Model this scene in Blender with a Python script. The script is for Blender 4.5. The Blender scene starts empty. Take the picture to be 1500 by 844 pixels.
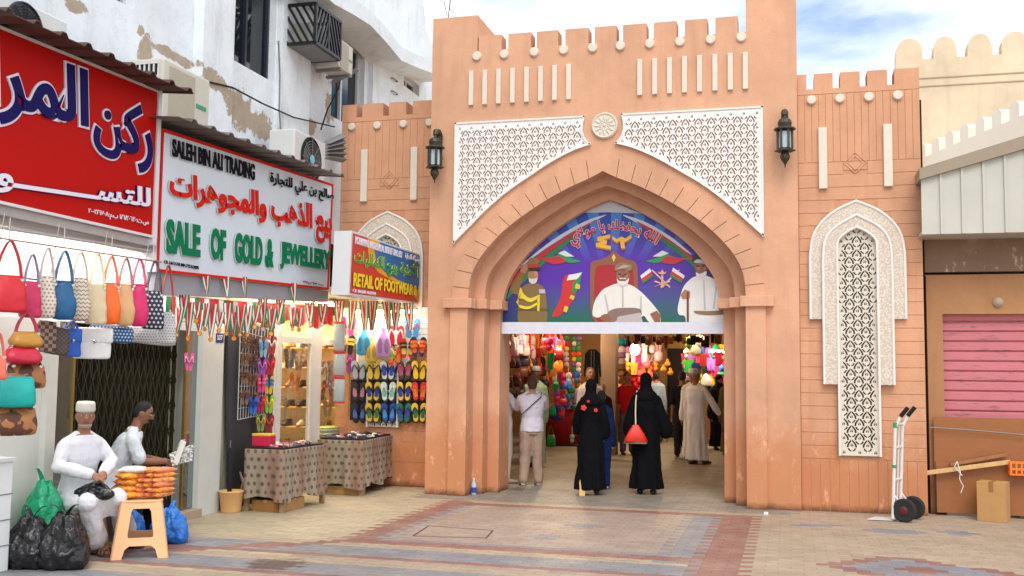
import bpy, bmesh, math, random
from mathutils import Vector, Matrix, geometry
random.seed(11)
S = bpy.context.scene
COL = S.collection
# ------------------------------------------------------------------ camera
FPX, YAW, PITCH, ROLL, CK = 1499.0, .26444, .081175, .011546, 1.08
_f = Vector((-math.sin(YAW)*math.cos(PITCH), math.cos(YAW)*math.cos(PITCH), math.sin(PITCH)))
_r0 = Vector((math.cos(YAW), math.sin(YAW), 0)); _u0 = _r0.cross(_f)
_r = math.cos(ROLL)*_r0 + math.sin(ROLL)*_u0
_u = -math.sin(ROLL)*_r0 + math.cos(ROLL)*_u0
CAM = Vector((0, -11.9026, 1.5))*CK
cd = bpy.data.cameras.new('camera'); cam = bpy.data.objects.new('camera', cd); COL.objects.link(cam)
cam.matrix_world = Matrix(((_r.x,_u.x,-_f.x,CAM.x),(_r.y,_u.y,-_f.y,CAM.y),(_r.z,_u.z,-_f.z,CAM.z),(0,0,0,1)))
cd.sensor_width = 36; cd.lens = FPX/1500*36; cd.clip_end = 2000; cd.clip_start = .05
S.camera = cam
# ------------------------------------------------------------------ light
SUN_EL, SUN_AZ, SUN_STR, SKY_STR, EXPO = 50, 165, 1.3, .14, .50
W = bpy.data.worlds.new('World'); S.world = W; W.use_nodes = True
wn = W.node_tree; wn.nodes.clear()
def _wn(t): return wn.nodes.new(t)
sky = _wn('ShaderNodeTexSky'); sky.sky_type = 'NISHITA'; sky.sun_disc = False
sky.sun_elevation = math.radians(SUN_EL); sky.sun_rotation = math.radians(SUN_AZ)
sky.air_density = 1.0; sky.dust_density = 1.2; sky.ozone_density = 1.2
tc = _wn('ShaderNodeTexCoord'); mp = _wn('ShaderNodeMapping'); mp.inputs['Scale'].default_value = (1.3, 1.3, 4.2)
nz = _wn('ShaderNodeTexNoise'); nz.inputs['Scale'].default_value = 2.1; nz.inputs['Detail'].default_value = 7; nz.inputs['Roughness'].default_value = .56
rp = _wn('ShaderNodeValToRGB'); rp.color_ramp.elements[0].position = .27; rp.color_ramp.elements[1].position = .56
mx = _wn('ShaderNodeMix'); mx.data_type = 'RGBA'; mx.inputs['B'].default_value = (8.8, 9.0, 9.3, 1)
bg = _wn('ShaderNodeBackground'); bg.inputs['Strength'].default_value = SKY_STR
wo = _wn('ShaderNodeOutputWorld')
L = wn.links.new
L(tc.outputs['Generated'], mp.inputs['Vector']); L(mp.outputs['Vector'], nz.inputs['Vector']); L(nz.outputs['Fac'], rp.inputs['Fac'])
L(rp.outputs['Color'], mx.inputs['Factor']); L(sky.outputs['Color'], mx.inputs['A']); L(mx.outputs['Result'], bg.inputs['Color']); L(bg.outputs['Background'], wo.inputs['Surface'])
sd = bpy.data.lights.new('sun', 'SUN'); sd.energy = SUN_STR; sd.angle = math.radians(28); sd.color = (1, .95, .87)
so = bpy.data.objects.new('sun', sd); COL.objects.link(so)
_az = math.radians(SUN_AZ); _el = math.radians(SUN_EL)
sdir = Vector((math.sin(_az)*math.cos(_el), math.cos(_az)*math.cos(_el), math.sin(_el)))   # towards the sun
so.rotation_euler = sdir.to_track_quat('Z', 'Y').to_euler(); so.location = (0, -6, 14)
S.view_settings.view_transform = 'Standard'; S.view_settings.look = 'None'; S.view_settings.exposure = EXPO; S.view_settings.gamma = 1
S.view_settings.use_curve_mapping = False
S.cycles.max_bounces = 8; S.cycles.transparent_max_bounces = 12
# ------------------------------------------------------------------ surveying helpers: photo pixel -> point on a real plane
def ray(x, y): return _f + _r*((x-750)/FPX) - _u*((y-422)/FPX)
def gx(x, y, X): d = ray(x, y); return CAM + d*((X-CAM.x)/d.x)
def gy(x, y, Y=0.): d = ray(x, y); return CAM + d*((Y-CAM.y)/d.y)
def gz(x, y, Z=0.): d = ray(x, y); return CAM + d*((Z-CAM.z)/d.z)
def depth(p): return (Vector(p)-CAM).dot(_f)
def mpp(p): return depth(p)/FPX          # metres per photo pixel at p
# ------------------------------------------------------------------ scene-tree helpers
WL = {}
def link(o, parent, loc=(0,0,0)):
    COL.objects.link(o); loc = Vector(loc)
    if parent is not None:
        o.parent = parent; o.location = loc - WL[parent.name]
    else: o.location = loc
    WL[o.name] = loc.copy(); return o
def tag(o, label=None, cat=None, group=None, kind=None):
    if label: o['label'] = label
    if cat: o['category'] = cat
    if group: o['group'] = group
    if kind: o['kind'] = kind
    return o
def thing(name, label, cat, loc, group=None):
    o = bpy.data.objects.new(name, None); o.empty_display_size = .1
    link(o, None, loc); return tag(o, label, cat, group)
def copy_tree(o, loc, rotz=0, sc=None, label=None, parent=None):
    def rec(a, p):
        c = a.copy(); COL.objects.link(c)
        if p is not None: c.parent = p
        for ch in list(a.children): rec(ch, c)
        return c
    c = rec(o, None); c.location = loc; c.rotation_euler = (0, 0, rotz)
    if sc: c.scale = (sc,)*3 if not hasattr(sc, '__len__') else sc
    if label: c['label'] = label
    WL[c.name] = Vector(loc); return c
class MB:
    def __init__(s): s.v = []; s.f = []; s.m = []; s.cur = 0
    def mat(s, i): s.cur = i; return s
    def add(s, vs, fs):
        n = len(s.v); s.v += [Vector(q) for q in vs]
        for f in fs: s.f.append([n+i for i in f]); s.m.append(s.cur)
        return s
    def quad(s, a, b, c, d): return s.add((a,b,c,d), ((0,1,2,3),))
    def box(s, lo, hi, M=None):
        x0,y0,z0 = lo; x1,y1,z1 = hi
        vs = [Vector(q) for q in ((x0,y0,z0),(x1,y0,z0),(x1,y1,z0),(x0,y1,z0),(x0,y0,z1),(x1,y0,z1),(x1,y1,z1),(x0,y1,z1))]
        if M is not None: vs = [M @ q for q in vs]
        return s.add(vs, ((3,2,1,0),(4,5,6,7),(0,1,5,4),(1,2,6,5),(2,3,7,6),(3,0,4,7)))
    def hexa(s, fr, bk):        # 4 front corners, 4 back corners
        return s.add(list(fr)+list(bk), ((0,1,2,3),(7,6,5,4),(0,4,5,1),(1,5,6,2),(2,6,7,3),(3,7,4,0)))
    def prism(s, pts, d):       # closed loop of points extruded by vector d
        n = len(pts); d = Vector(d); P = [Vector(q) for q in pts]
        return s.add(P+[q+d for q in P], [list(range(n)), list(range(2*n-1, n-1, -1))]+[(i, n+i, n+(i+1) % n, (i+1) % n) for i in range(n)])
    def tube(s, path, r, k=8, cap=True):
        P = [Vector(q) for q in path]; R = r if hasattr(r, '__len__') else [r]*len(P); n0 = len(s.v); N = None
        for i, p in enumerate(P):
            t = (P[min(i+1, len(P)-1)] - P[max(i-1, 0)])
            t = t.normalized() if t.length > 1e-9 else Vector((0,0,1))
            if N is None: N = t.orthogonal().normalized()
            else:
                N = N - t*N.dot(t); N = N.normalized() if N.length > 1e-6 else t.orthogonal().normalized()
            B = t.cross(N)
            for j in range(k):
                a = 2*math.pi*j/k; s.v.append(p + (N*math.cos(a)+B*math.sin(a))*R[i])
        for i in range(len(P)-1):
            for j in range(k):
                s.f.append([n0+i*k+j, n0+i*k+(j+1) % k, n0+(i+1)*k+(j+1) % k, n0+(i+1)*k+j]); s.m.append(s.cur)
        if cap:
            s.f.append([n0+j for j in range(k)][::-1]); s.m.append(s.cur)
            e = n0+(len(P)-1)*k; s.f.append([e+j for j in range(k)]); s.m.append(s.cur)
        return s
    def strip(s, path, width, th=.004):       # flat ribbon; width is a vector or list of vectors
        P = [Vector(q) for q in path]; Wd = width if isinstance(width, list) else [Vector(width)]*len(P)
        n0 = len(s.v)
        for i, p in enumerate(P):
            t = (P[min(i+1, len(P)-1)]-P[max(i-1, 0)]).normalized(); w = Wd[i]; nn = t.cross(w).normalized()*th*.5
            s.v += [p-w*.5-nn, p+w*.5-nn, p+w*.5+nn, p-w*.5+nn]
        for i in range(len(P)-1):
            for j in range(4):
                s.f.append([n0+i*4+j, n0+i*4+(j+1) % 4, n0+i*4+4+(j+1) % 4, n0+i*4+4+j]); s.m.append(s.cur)
        s.f.append([n0+3,n0+2,n0+1,n0]); s.m.append(s.cur)
        e = n0+(len(P)-1)*4; s.f.append([e,e+1,e+2,e+3]); s.m.append(s.cur)
        return s
    def lathe(s, prof, c, k=16, axis=None, sx=1, sy=1):   # prof: (r, z)
        n0 = len(s.v); c = Vector(c); Q = Vector((0,0,1)).rotation_difference(Vector(axis)).to_matrix() if axis is not None else None
        for r, z in prof:
            for j in range(k):
                a = 2*math.pi*j/k; q = Vector((r*math.cos(a)*sx, r*math.sin(a)*sy, z))
                s.v.append(c + (Q @ q if Q else q))
        for i in range(len(prof)-1):
            for j in range(k):
                s.f.append([n0+i*k+j, n0+i*k+(j+1) % k, n0+(i+1)*k+(j+1) % k, n0+(i+1)*k+j]); s.m.append(s.cur)
        s.f.append([n0+j for j in range(k)][::-1]); s.m.append(s.cur)
        e = n0+(len(prof)-1)*k; s.f.append([e+j for j in range(k)]); s.m.append(s.cur)
        return s
    def ball(s, c, r, k=12, M=None):
        rx, ry, rz = r if hasattr(r, '__len__') else (r, r, r); c = Vector(c); n0 = len(s.v); h = max(4, k//2)
        for i in range(h+1):
            th = math.pi*(.02+.96*i/h)
            for j in range(k):
                a = 2*math.pi*j/k; q = Vector((rx*math.sin(th)*math.cos(a), ry*math.sin(th)*math.sin(a), -rz*math.cos(th)))
                s.v.append(c + (M @ q if M is not None else q))
        for i in range(h):
            for j in range(k):
                s.f.append([n0+i*k+j, n0+i*k+(j+1) % k, n0+(i+1)*k+(j+1) % k, n0+(i+1)*k+j]); s.m.append(s.cur)
        s.f.append([n0+j for j in range(k)][::-1]); s.m.append(s.cur)
        e = n0+h*k; s.f.append([e+j for j in range(k)]); s.m.append(s.cur)
        return s
    def rings(s, rings):     # loft closed rings of equal count, capped
        k = len(rings[0]); n0 = len(s.v)
        for r in rings: s.v += [Vector(q) for q in r]
        for i in range(len(rings)-1):
            for j in range(k):
                s.f.append([n0+i*k+j, n0+i*k+(j+1) % k, n0+(i+1)*k+(j+1) % k, n0+(i+1)*k+j]); s.m.append(s.cur)
        s.f.append([n0+j for j in range(k)][::-1]); s.m.append(s.cur)
        e = n0+(len(rings)-1)*k; s.f.append([e+j for j in range(k)]); s.m.append(s.cur)
        return s
    def mesh(s, name, mats, org, smooth=False):
        me = bpy.data.meshes.new(name); o = Vector(org)
        me.from_pydata([tuple(q-o) for q in s.v], [], s.f)
        for m in (mats if isinstance(mats, (list, tuple)) else [mats]): me.materials.append(m)
        me.polygons.foreach_set('material_index', s.m)
        b = bmesh.new(); b.from_mesh(me); bmesh.ops.recalc_face_normals(b, faces=b.faces); b.to_mesh(me); b.free()
        if smooth: me.polygons.foreach_set('use_smooth', [True]*len(me.polygons))
        return me
    def build(s, name, mats, parent=None, smooth=False, org=None, remesh=None, bevel=None, subsurf=0, relax=0, disp=None, **kw):
        if org is None: org = WL[parent.name] if parent is not None else (0,0,0)
        me = s.mesh(name, mats, org, smooth)
        o = bpy.data.objects.new(name, me); link(o, parent, org)
        if remesh or bevel or subsurf or relax or disp:
            if remesh:
                md = o.modifiers.new('r', 'REMESH'); md.mode = 'VOXEL'; md.voxel_size = remesh; md.use_smooth_shade = True
            if relax:
                md = o.modifiers.new('s', 'SMOOTH'); md.iterations = relax; md.factor = .5
            if bevel:
                md = o.modifiers.new('b', 'BEVEL'); md.width = bevel; md.segments = 2; md.limit_method = 'ANGLE'
            if subsurf:
                md = o.modifiers.new('u', 'SUBSURF'); md.levels = md.render_levels = subsurf
            if disp:
                for sz, st in disp:
                    tx = bpy.data.textures.new('folds', 'CLOUDS'); tx.noise_scale = sz; tx.noise_depth = 2; md = o.modifiers.new('d', 'DISPLACE'); md.texture = tx; md.strength = st; md.mid_level = .5; md.texture_coords = 'LOCAL'
            dg = bpy.context.evaluated_depsgraph_get(); dg.update()
            nm = bpy.data.meshes.new_from_object(o.evaluated_get(dg)); o.modifiers.clear(); o.data = nm
            if len(nm.materials) == 0:
                for m in (mats if isinstance(mats, (list, tuple)) else [mats]): nm.materials.append(m)
            if smooth or remesh: nm.polygons.foreach_set('use_smooth', [True]*len(nm.polygons))
        if kw: tag(o, **kw)
        return o
def plate(mb, outer, holes, f, d, back=True):
    """flat plate with real holes: outer / holes are 2-D loops, f maps (u,v,depth) to a point, d is the thickness"""
    vs = []; fs = []
    for lp in [outer]+holes:
        n = len(vs); vs += [Vector((q[0], q[1])) for q in lp]; fs.append(list(range(n, n+len(lp))))
    ov, oe, of, *_ = geometry.delaunay_2d_cdt(vs, [], fs, 2, 1e-6)
    n = len(ov)
    mb.add([f(q.x, q.y, 0) for q in ov], [tuple(t) for t in of])
    cnt = {}
    for t in of:
        for i in range(len(t)):
            e = (t[i], t[(i+1) % len(t)]); cnt[tuple(sorted(e))] = cnt.get(tuple(sorted(e)), []) + [e]
    n0 = len(mb.v); mb.v += [f(q.x, q.y, d) for q in ov]; b0 = n0-n
    if back:
        for t in of: mb.f.append([n0+i for i in t][::-1]); mb.m.append(mb.cur)
    for k, l in cnt.items():
        if len(l) == 1:
            a, b = l[0]; mb.f.append([b0+b, b0+a, n0+a, n0+b]); mb.m.append(mb.cur)
    return mb
# ------------------------------------------------------------------ materials
def lin(c):
    return tuple(((x/255+.055)/1.055)**2.4 if x/255 > .04045 else x/255/12.92 for x in c)
MATS = {}
class NT:
    def __init__(s, name):
        s.m = bpy.data.materials.new(name); s.m.use_nodes = True; s.t = s.m.node_tree; s.b = s.t.nodes['Principled BSDF']; s.tc = None
    def n(s, t, **kw):
        q = s.t.nodes.new(t)
        for k, v in kw.items(): setattr(q, k, v)
        return q
    def set(s, sock, v):
        if hasattr(v, 'is_linked') or isinstance(v, bpy.types.NodeSocket): s.t.links.new(v, sock)
        else:
            if sock.type == 'RGBA' and len(v) == 3: v = (*v, 1)
            sock.default_value = v
    def co(s, out='Object'):
        if s.tc is None: s.tc = s.n('ShaderNodeTexCoord')
        return s.tc.outputs[out]
    def m_(s, op, a, b=None, c=None, clamp=False):
        q = s.n('ShaderNodeMath', operation=op, use_clamp=clamp)
        for i, v in enumerate((a, b, c)):
            if v is not None: s.set(q.inputs[i], v)
        return q.outputs[0]
    def mix(s, fac, a, b):
        q = s.n('ShaderNodeMix', data_type='RGBA'); s.set(q.inputs['Factor'], fac); s.set(q.inputs['A'], a); s.set(q.inputs['B'], b); return q.outputs['Result']
    def noise(s, scale, detail=4, rough=.55, vec=None, stretch=None):
        q = s.n('ShaderNodeTexNoise'); q.inputs['Scale'].default_value = scale; q.inputs['Detail'].default_value = detail; q.inputs['Roughness'].default_value = rough
        v = vec or s.co()
        if stretch:
            mp = s.n('ShaderNodeMapping'); mp.inputs['Scale'].default_value = stretch; s.t.links.new(v, mp.inputs['Vector']); v = mp.outputs['Vector']
        s.t.links.new(v, q.inputs['Vector']); return q.outputs['Fac']
    def ramp(s, fac, lo, hi):
        q = s.n('ShaderNodeMapRange'); s.set(q.inputs['Value'], fac); q.inputs['From Min'].default_value = lo; q.inputs['From Max'].default_value = hi; return q.outputs['Result']
    def xyz(s, v=None):
        q = s.n('ShaderNodeSeparateXYZ'); s.t.links.new(v or s.co(), q.inputs[0]); return q.outputs
    def bump(s, h, strength=.3, dist=.01):
        q = s.n('ShaderNodeBump'); q.inputs['Strength'].default_value = strength; q.inputs['Distance'].default_value = dist
        s.t.links.new(h, q.inputs['Height']); s.t.links.new(q.outputs['Normal'], s.b.inputs['Normal'])
    def out(s, col=None, rough=None, **kw):
        if col is not None: s.set(s.b.inputs['Base Color'], col)
        if rough is not None: s.set(s.b.inputs['Roughness'], rough)
        for k, v in kw.items(): s.set(s.b.inputs[k], v)
        return s.m
def sc(c, k): return tuple(min(1, x*k) for x in c)
def P(name, rgb, rough=.6, var=.12, scale=6, bump=0, bscale=60, metal=0, linear=False, **kw):
    """plain painted / cloth / plastic surface with a little real-world unevenness"""
    if name in MATS: return MATS[name]
    c = rgb if linear else lin(rgb); t = NT(name)
    if var:
        f = t.noise(scale, 5, .6); col = t.mix(f, sc(c, 1-var*1.6), sc(c, 1+var*1.2))
    else: col = c
    if bump: t.bump(t.noise(bscale, 3), bump, .01)
    MATS[name] = t.out(col, rough, Metallic=metal, **kw); return MATS[name]
def glow(name, rgb, strength):
    if name in MATS: return MATS[name]
    t = NT(name); t.b.inputs['Emission Color'].default_value = (*lin(rgb), 1); t.b.inputs['Emission Strength'].default_value = strength
    MATS[name] = t.out(lin(rgb), .5); return MATS[name]
def C(rgb, kind='cloth'):
    r = {'cloth': .85, 'leather': .42, 'rubber': .6, 'plastic': .35, 'paint': .5, 'gold': .3}[kind]
    return P('%s_%02x%02x%02x' % ((kind,)+tuple(rgb)), rgb, r, .10, 14, .15 if kind in ('cloth', 'leather') else 0, 180, 1 if kind == 'gold' else 0, **({'Specular IOR Level': .15} if kind == 'cloth' else {}))
# ------------------------------------------------------------------ lettering
_AR = {0x621:(0xFE80,1),0x622:(0xFE81,2),0x623:(0xFE83,2),0x624:(0xFE85,2),0x625:(0xFE87,2),0x626:(0xFE89,4),0x627:(0xFE8D,2),0x628:(0xFE8F,4),0x629:(0xFE93,2),0x62A:(0xFE95,4),0x62B:(0xFE99,4),0x62C:(0xFE9D,4),0x62D:(0xFEA1,4),0x62E:(0xFEA5,4),0x62F:(0xFEA9,2),0x630:(0xFEAB,2),0x631:(0xFEAD,2),0x632:(0xFEAF,2),0x633:(0xFEB1,4),0x634:(0xFEB5,4),0x635:(0xFEB9,4),0x636:(0xFEBD,4),0x637:(0xFEC1,4),0x638:(0xFEC5,4),0x639:(0xFEC9,4),0x63A:(0xFECD,4),0x641:(0xFED1,4),0x642:(0xFED5,4),0x643:(0xFED9,4),0x644:(0xFEDD,4),0x645:(0xFEE1,4),0x646:(0xFEE5,4),0x647:(0xFEE9,4),0x648:(0xFEED,2),0x649:(0xFEEF,2),0x64A:(0xFEF1,4)}
def arabic(s):
    s = s.replace('\u0644\u0627', '\uE001').replace('\u0644\u0623', '\uE002')
    out = []
    def n(ch): return {0xE001: 2, 0xE002: 2, 0x640: 4}.get(ord(ch), _AR.get(ord(ch), (0, 0))[1])
    for i, ch in enumerate(s):
        k = n(ch)
        if k == 0 or ch == '\u0640': out.append(ch); continue
        pj = i > 0 and n(s[i-1]) == 4; nj = k == 4 and i+1 < len(s) and n(s[i+1]) >= 2
        if ch in '\uE001\uE002': b = 0xFEFB if ch == '\uE001' else 0xFEF7; out.append(chr(b+(1 if pj else 0))); continue
        b = _AR[ord(ch)][0]; out.append(chr(b + (0 if not pj and not nj else 1 if pj and not nj else 2 if nj and not pj else 3)))
    # visual order, digits keep their own
    r = ''.join(reversed(out)); res = ''; num = ''
    for ch in r:
        if ch.isdigit(): num = ch+num
        else: res += num+ch; num = ''
    return res+num
_DUM = [bpy.data.materials.new('letter_pass') for _ in range(6)]
def text_loops(body, bold=0., res=3):
    """mesh of a line of lettering in a unit box: verts (u,v) in 0..1 and faces"""
    cu = bpy.data.curves.new('t', 'FONT'); cu.body = body; cu.offset = bold; cu.resolution_u = res
    for i in range(6): cu.materials.append(_DUM[i])
    for i, bf in enumerate(cu.body_format): bf.material_index = i % 6
    ob = bpy.data.objects.new('t', cu); COL.objects.link(ob)
    dg = bpy.context.evaluated_depsgraph_get(); dg.update()
    me = bpy.data.meshes.new_from_object(ob.evaluated_get(dg))
    ci = [0]*len(me.vertices)
    for p in me.polygons:
        for i in p.vertices: ci[i] = p.material_index
    vs = [(v.co.x, v.co.y, ci[i]*.0007) for i, v in enumerate(me.vertices)]; fs = [tuple(p.vertices) for p in me.polygons]
    bpy.data.objects.remove(ob); bpy.data.curves.remove(cu); bpy.data.meshes.remove(me)
    return vs, fs
def fit(vs):
    x0 = min(v[0] for v in vs); x1 = max(v[0] for v in vs); y0 = min(v[1] for v in vs); y1 = max(v[1] for v in vs)
    return lambda v: ((v[0]-x0)/(x1-x0), (v[1]-y0)/(y1-y0))
def letters(mb, body, quad, th=.01, bold=0., off=.004, ref=None, nrm=None):
    """letters raised from the sheet through the four points tl,tr,br,bl"""
    tl, tr, br, bl = [Vector(q) for q in quad]; n = nrm or (tr-tl).cross(bl-tl).normalized()
    if nrm is None and n.dot(CAM-tl) < 0: n = -n
    vs, fs = text_loops(body, bold); F = fit(ref if ref else vs)
    def at(v, d):
        u, w = F(v); return (tl*(1-u)+tr*u)*w + (bl*(1-u)+br*u)*(1-w) + n*d
    mb.add([at(v, off+th+v[2]) for v in vs], fs)
    cnt = {}
    for t in fs:
        for i in range(len(t)):
            e = (t[i], t[(i+1) % len(t)]); cnt.setdefault(tuple(sorted(e)), []).append(e)
    n0 = len(mb.v); mb.v += [at(v, off) for v in vs]; b0 = n0-len(vs)
    for k, l in cnt.items():
        if len(l) == 1: a, b = l[0]; mb.f.append([b0+b, b0+a, n0+a, n0+b]); mb.m.append(mb.cur)
    return vs
# ================================================================== materials of the setting
def plaster(name, rgb, stain=None, top=.9):
    t = NT(name); c = lin(rgb); v = t.co()
    big = t.noise(1.1, 6, .62); fine = t.noise(9, 5, .65)
    col = t.mix(t.ramp(big, .3, .7), sc(c, .79), sc(c, 1.14)); col = t.mix(t.m_('MULTIPLY', fine, .45), col, sc(c, .8))
    streak = t.noise(5, 4, .6, stretch=(1, 1, .12)); col = t.mix(t.m_('MULTIPLY', t.ramp(streak, .5, .74), .5), col, sc(c, .68))
    if stain:
        z = t.xyz()[2]; e = t.m_('ADD', z, t.m_('MULTIPLY', t.noise(2.6, 5, .6), -1.3))
        col = t.mix(t.m_('MULTIPLY', t.ramp(e, top-.35, top-.95), .8), col, lin(stain))
        w = t.noise(7, 5, .7, stretch=(1, 1, .5)); col = t.mix(t.m_('MULTIPLY', t.m_('MULTIPLY', t.ramp(w, .58, .7), t.ramp(e, top-.1, top-.6)), .85), col, sc(c, 1.2))
        low = t.ramp(t.m_('ADD', z, t.m_('MULTIPLY', fine, -.12)), .03, -.05); col = t.mix(t.m_('MULTIPLY', low, .85), col, sc(lin(stain), .22))
    t.bump(t.noise(38, 5, .6), .28, .012); return t.out(col, .88)
TERRA = plaster('terracotta_plaster', (214,163,131), (190,124,80))
TERRA2 = plaster('terracotta_blocks', (210,156,122), (186,118,74), .8)
JOINT = P('joint', (196,143,110), .9)
IVORY = P('ivory_plaster', (216,206,190), .75, .06, 9, .15, 40)
WHITEP = P('white_carved_plaster', (232,228,224), .7, .05, 5, .12, 60)
def carved():
    t = NT('carved_plaster'); vo = t.n('ShaderNodeTexVoronoi'); vo.inputs['Scale'].default_value = 42; t.t.links.new(t.co(), vo.inputs['Vector'])
    q = t.ramp(vo.outputs['Distance'], .25, .6); t.bump(vo.outputs['Distance'], .45, .006)
    return t.out(t.mix(q, lin((218,208,196)), lin((198,182,166))), .8)
CARVED = carved()
DGLASS = P('dark_glass', (18,24,30), .06, 0)
DARK = P('dark_void', (26,24,24), .9)
GREYM = P('grey_metal', (120,120,122), .5, .1, 5)
WHITEM = P('white_metal', (214,216,218), .4, .05, 5)
# ------------------------------------------------------------------ ground
def paving():
    t = NT('paving'); X, Y, Z = t.xyz(); m = t.m_
    RH, CW = .105, .21
    wob = m('MULTIPLY', m('ABSOLUTE', m('SUBTRACT', m('FRACT', m('DIVIDE', X, CW)), .5)), .05)
    ry = m('DIVIDE', m('ADD', Y, wob), RH); row = m('FLOOR', ry); odd = m('ABSOLUTE', m('MODULO', row, 2)); off = m('MULTIPLY', odd, CW/2)
    cx = m('DIVIDE', m('ADD', X, off), CW); col = m('FLOOR', cx)
    xq = m('SUBTRACT', m('MULTIPLY', m('ADD', col, .5), CW), off); yq = m('MULTIPLY', m('ADD', row, .5), RH)
    fx = m('ABSOLUTE', m('SUBTRACT', m('FRACT', cx), .5)); fy = m('ABSOLUTE', m('SUBTRACT', m('FRACT', ry), .5))
    mort = m('MAXIMUM', m('GREATER_THAN', fx, .474), m('GREATER_THAN', fy, .452))
    cb = t.n('ShaderNodeCombineXYZ'); t.set(cb.inputs[0], col); t.set(cb.inputs[1], row)
    wn_ = t.n('ShaderNodeTexWhiteNoise'); t.t.links.new(cb.outputs[0], wn_.inputs['Vector']); rnd = wn_.outputs['Value']
    def rng(v, a, b): return m('MULTIPLY', m('GREATER_THAN', v, a), m('LESS_THAN', v, b))
    def box(x0, x1, y0, y1): return m('MULTIPLY', rng(xq, x0, x1), rng(yq, y0, y1))
    RED, BLUE, PINK, BEIGE, GREY, SAND = [lin(c) for c in ((146,98,90), (134,136,144), (168,150,138), (176,158,136), (142,136,126), (186,172,144))]
    c = t.mix(m('GREATER_THAN', xq, -3.95), SAND, BEIGE)
    c = t.mix(box(-4.3, 9, -30, -3.62), c, PINK)                     # bands in front of the apron
    s = m('FRACT', m('DIVIDE', m('ADD', yq, .04), .84))
    wide = box(-6, -.5, -30, -3.75)
    c = t.mix(m('MULTIPLY', wide, rng(s, .1, .36)), c, BLUE); c = t.mix(m('MULTIPLY', wide, rng(s, .36, .5)), c, BEIGE)
    c = t.mix(m('MULTIPLY', wide, rng(s, .62, .74)), c, RED); c = t.mix(m('MULTIPLY', wide, rng(s, .74, .99)), c, BLUE)
    c = t.mix(box(-.45, 9, -30, -.2), c, BEIGE)
    c = t.mix(box(-3.95, -.6, -3.6, -.6), c, PINK)
    c = t.mix(box(-1.1, -.72, -3.9, -.8), c, BLUE); c = t.mix(box(-3.95, -3.68, -3.6, -.5), c, BLUE)
    c = t.mix(box(-.78, -.34, -4.9, -.62), c, RED); c = t.mix(box(-4.12, -3.85, -3.75, -.45), c, RED)
    c = t.mix(box(-3.95, -.6, -.8, -.6), c, RED); c = t.mix(box(-4.1, -.7, -3.78, -3.55), c, RED); c = t.mix(box(-3.8, -.9, -3.58, -3.44), c, BLUE)
    d1 = m('ADD', m('ABSOLUTE', m('SUBTRACT', yq, m('SUBTRACT', m('MULTIPLY', xq, .64), 1.2))), m('MULTIPLY', m('GREATER_THAN', xq, -4.1), 9)); c = t.mix(m('LESS_THAN', d1, .12), c, RED)
    for (x, y, a, b, k) in ((.26,-1.15,.28,.16,BLUE), (1.05,-1.32,.32,.18,BLUE), (1.7,-1.2,.3,.2,BLUE), (1.0,-3.5,.9,.62,RED), (1.0,-3.5,.66,.45,BLUE), (1.0,-3.5,.26,.2,RED), (-2.1,-2.0,.22,.2,BLUE), (-2.35,-2.9,.2,.16,BLUE), (-4.7,.05,.3,.22,BLUE), (2.4,-2.2,.3,.2,BLUE)):
        dd = m('ADD', m('DIVIDE', m('ABSOLUTE', m('SUBTRACT', xq, x)), a), m('DIVIDE', m('ABSOLUTE', m('SUBTRACT', yq, y)), b)); c = t.mix(m('LESS_THAN', dd, 1), c, k)
    c = t.mix(box(-30, 9, -.42, 60), c, GREY); c = t.mix(box(-30, -4.64, -.5, .9), c, SAND); c = t.mix(box(.1, 9, -.5, 2), c, BEIGE)
    big = t.noise(.9, 6, .65); mid = t.noise(6, 5, .7)
    hsv = t.n('ShaderNodeHueSaturation'); t.set(hsv.inputs['Color'], c)
    t.set(hsv.inputs['Value'], m('ADD', m('ADD', m('MULTIPLY', rnd, .16), .76), m('MULTIPLY', m('SUBTRACT', big, .5), .55)))
    c = hsv.outputs['Color']
    c = t.mix(m('MULTIPLY', t.ramp(mid, .48, .72), .4), c, lin((122,106,92)))
    wear = t.noise(2.2, 6, .7); c = t.mix(m('MULTIPLY', t.ramp(wear, .45, .7), .35), c, lin((176,160,142)))
    c = t.mix(m('MULTIPLY', mort, .2), c, lin((100,90,82)))
    # a broken, muddy patch and a damp spot by the jamb
    for (x, y, r, k, a) in ((-4.12,-5.0,.42,(84,60,48),.85), (-3.72,.95,.35,(96,74,56),.7)):
        dx = m('SUBTRACT', X, x); dy = m('MULTIPLY', m('SUBTRACT', Y, y), 1.1); d = m('SQRT', m('ADD', m('MULTIPLY', dx, dx), m('MULTIPLY', dy, dy)))
        msk = t.ramp(m('ADD', d, m('MULTIPLY', m('SUBTRACT', t.noise(7, 5, .7), .5), 1.5*r)), r*.7, r*.45); msk = m('MINIMUM', m('MAXIMUM', msk, 0), 1); c = t.mix(m('MULTIPLY', msk, a), c, lin(k))
    t.bump(m('ADD', m('MULTIPLY', mort, -1), m('ADD', m('MULTIPLY', mid, .5), m('MULTIPLY', rnd, .35))), .35, .008)
    r = m('ADD', m('MULTIPLY', t.noise(1.6, 5, .6), .5), .30)
    t.b.inputs['Specular IOR Level'].default_value = .5
    return t.out(c, m('ADD', r, m('MULTIPLY', mort, .2)))
g = MB(); g.quad((-150,-150,0),(150,-150,0),(150,150,0),(-150,150,0)); g.build('ground', paving(), kind='structure')
mh = MB()      # inspection cover let into the paving
_c = [gz(*q, .004) for q in ((628,770),(722,777),(712,788),(605,785))]
for i in range(4):
    a, b = _c[i], _c[(i+1) % 4]; w = (b-a).cross(Vector((0,0,1))).normalized()*.007; mh.quad(a-w, b-w, b+w, a+w)
mh.build('cover_joint', P('cover_joint', (70,62,56), .8), kind='structure')
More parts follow.
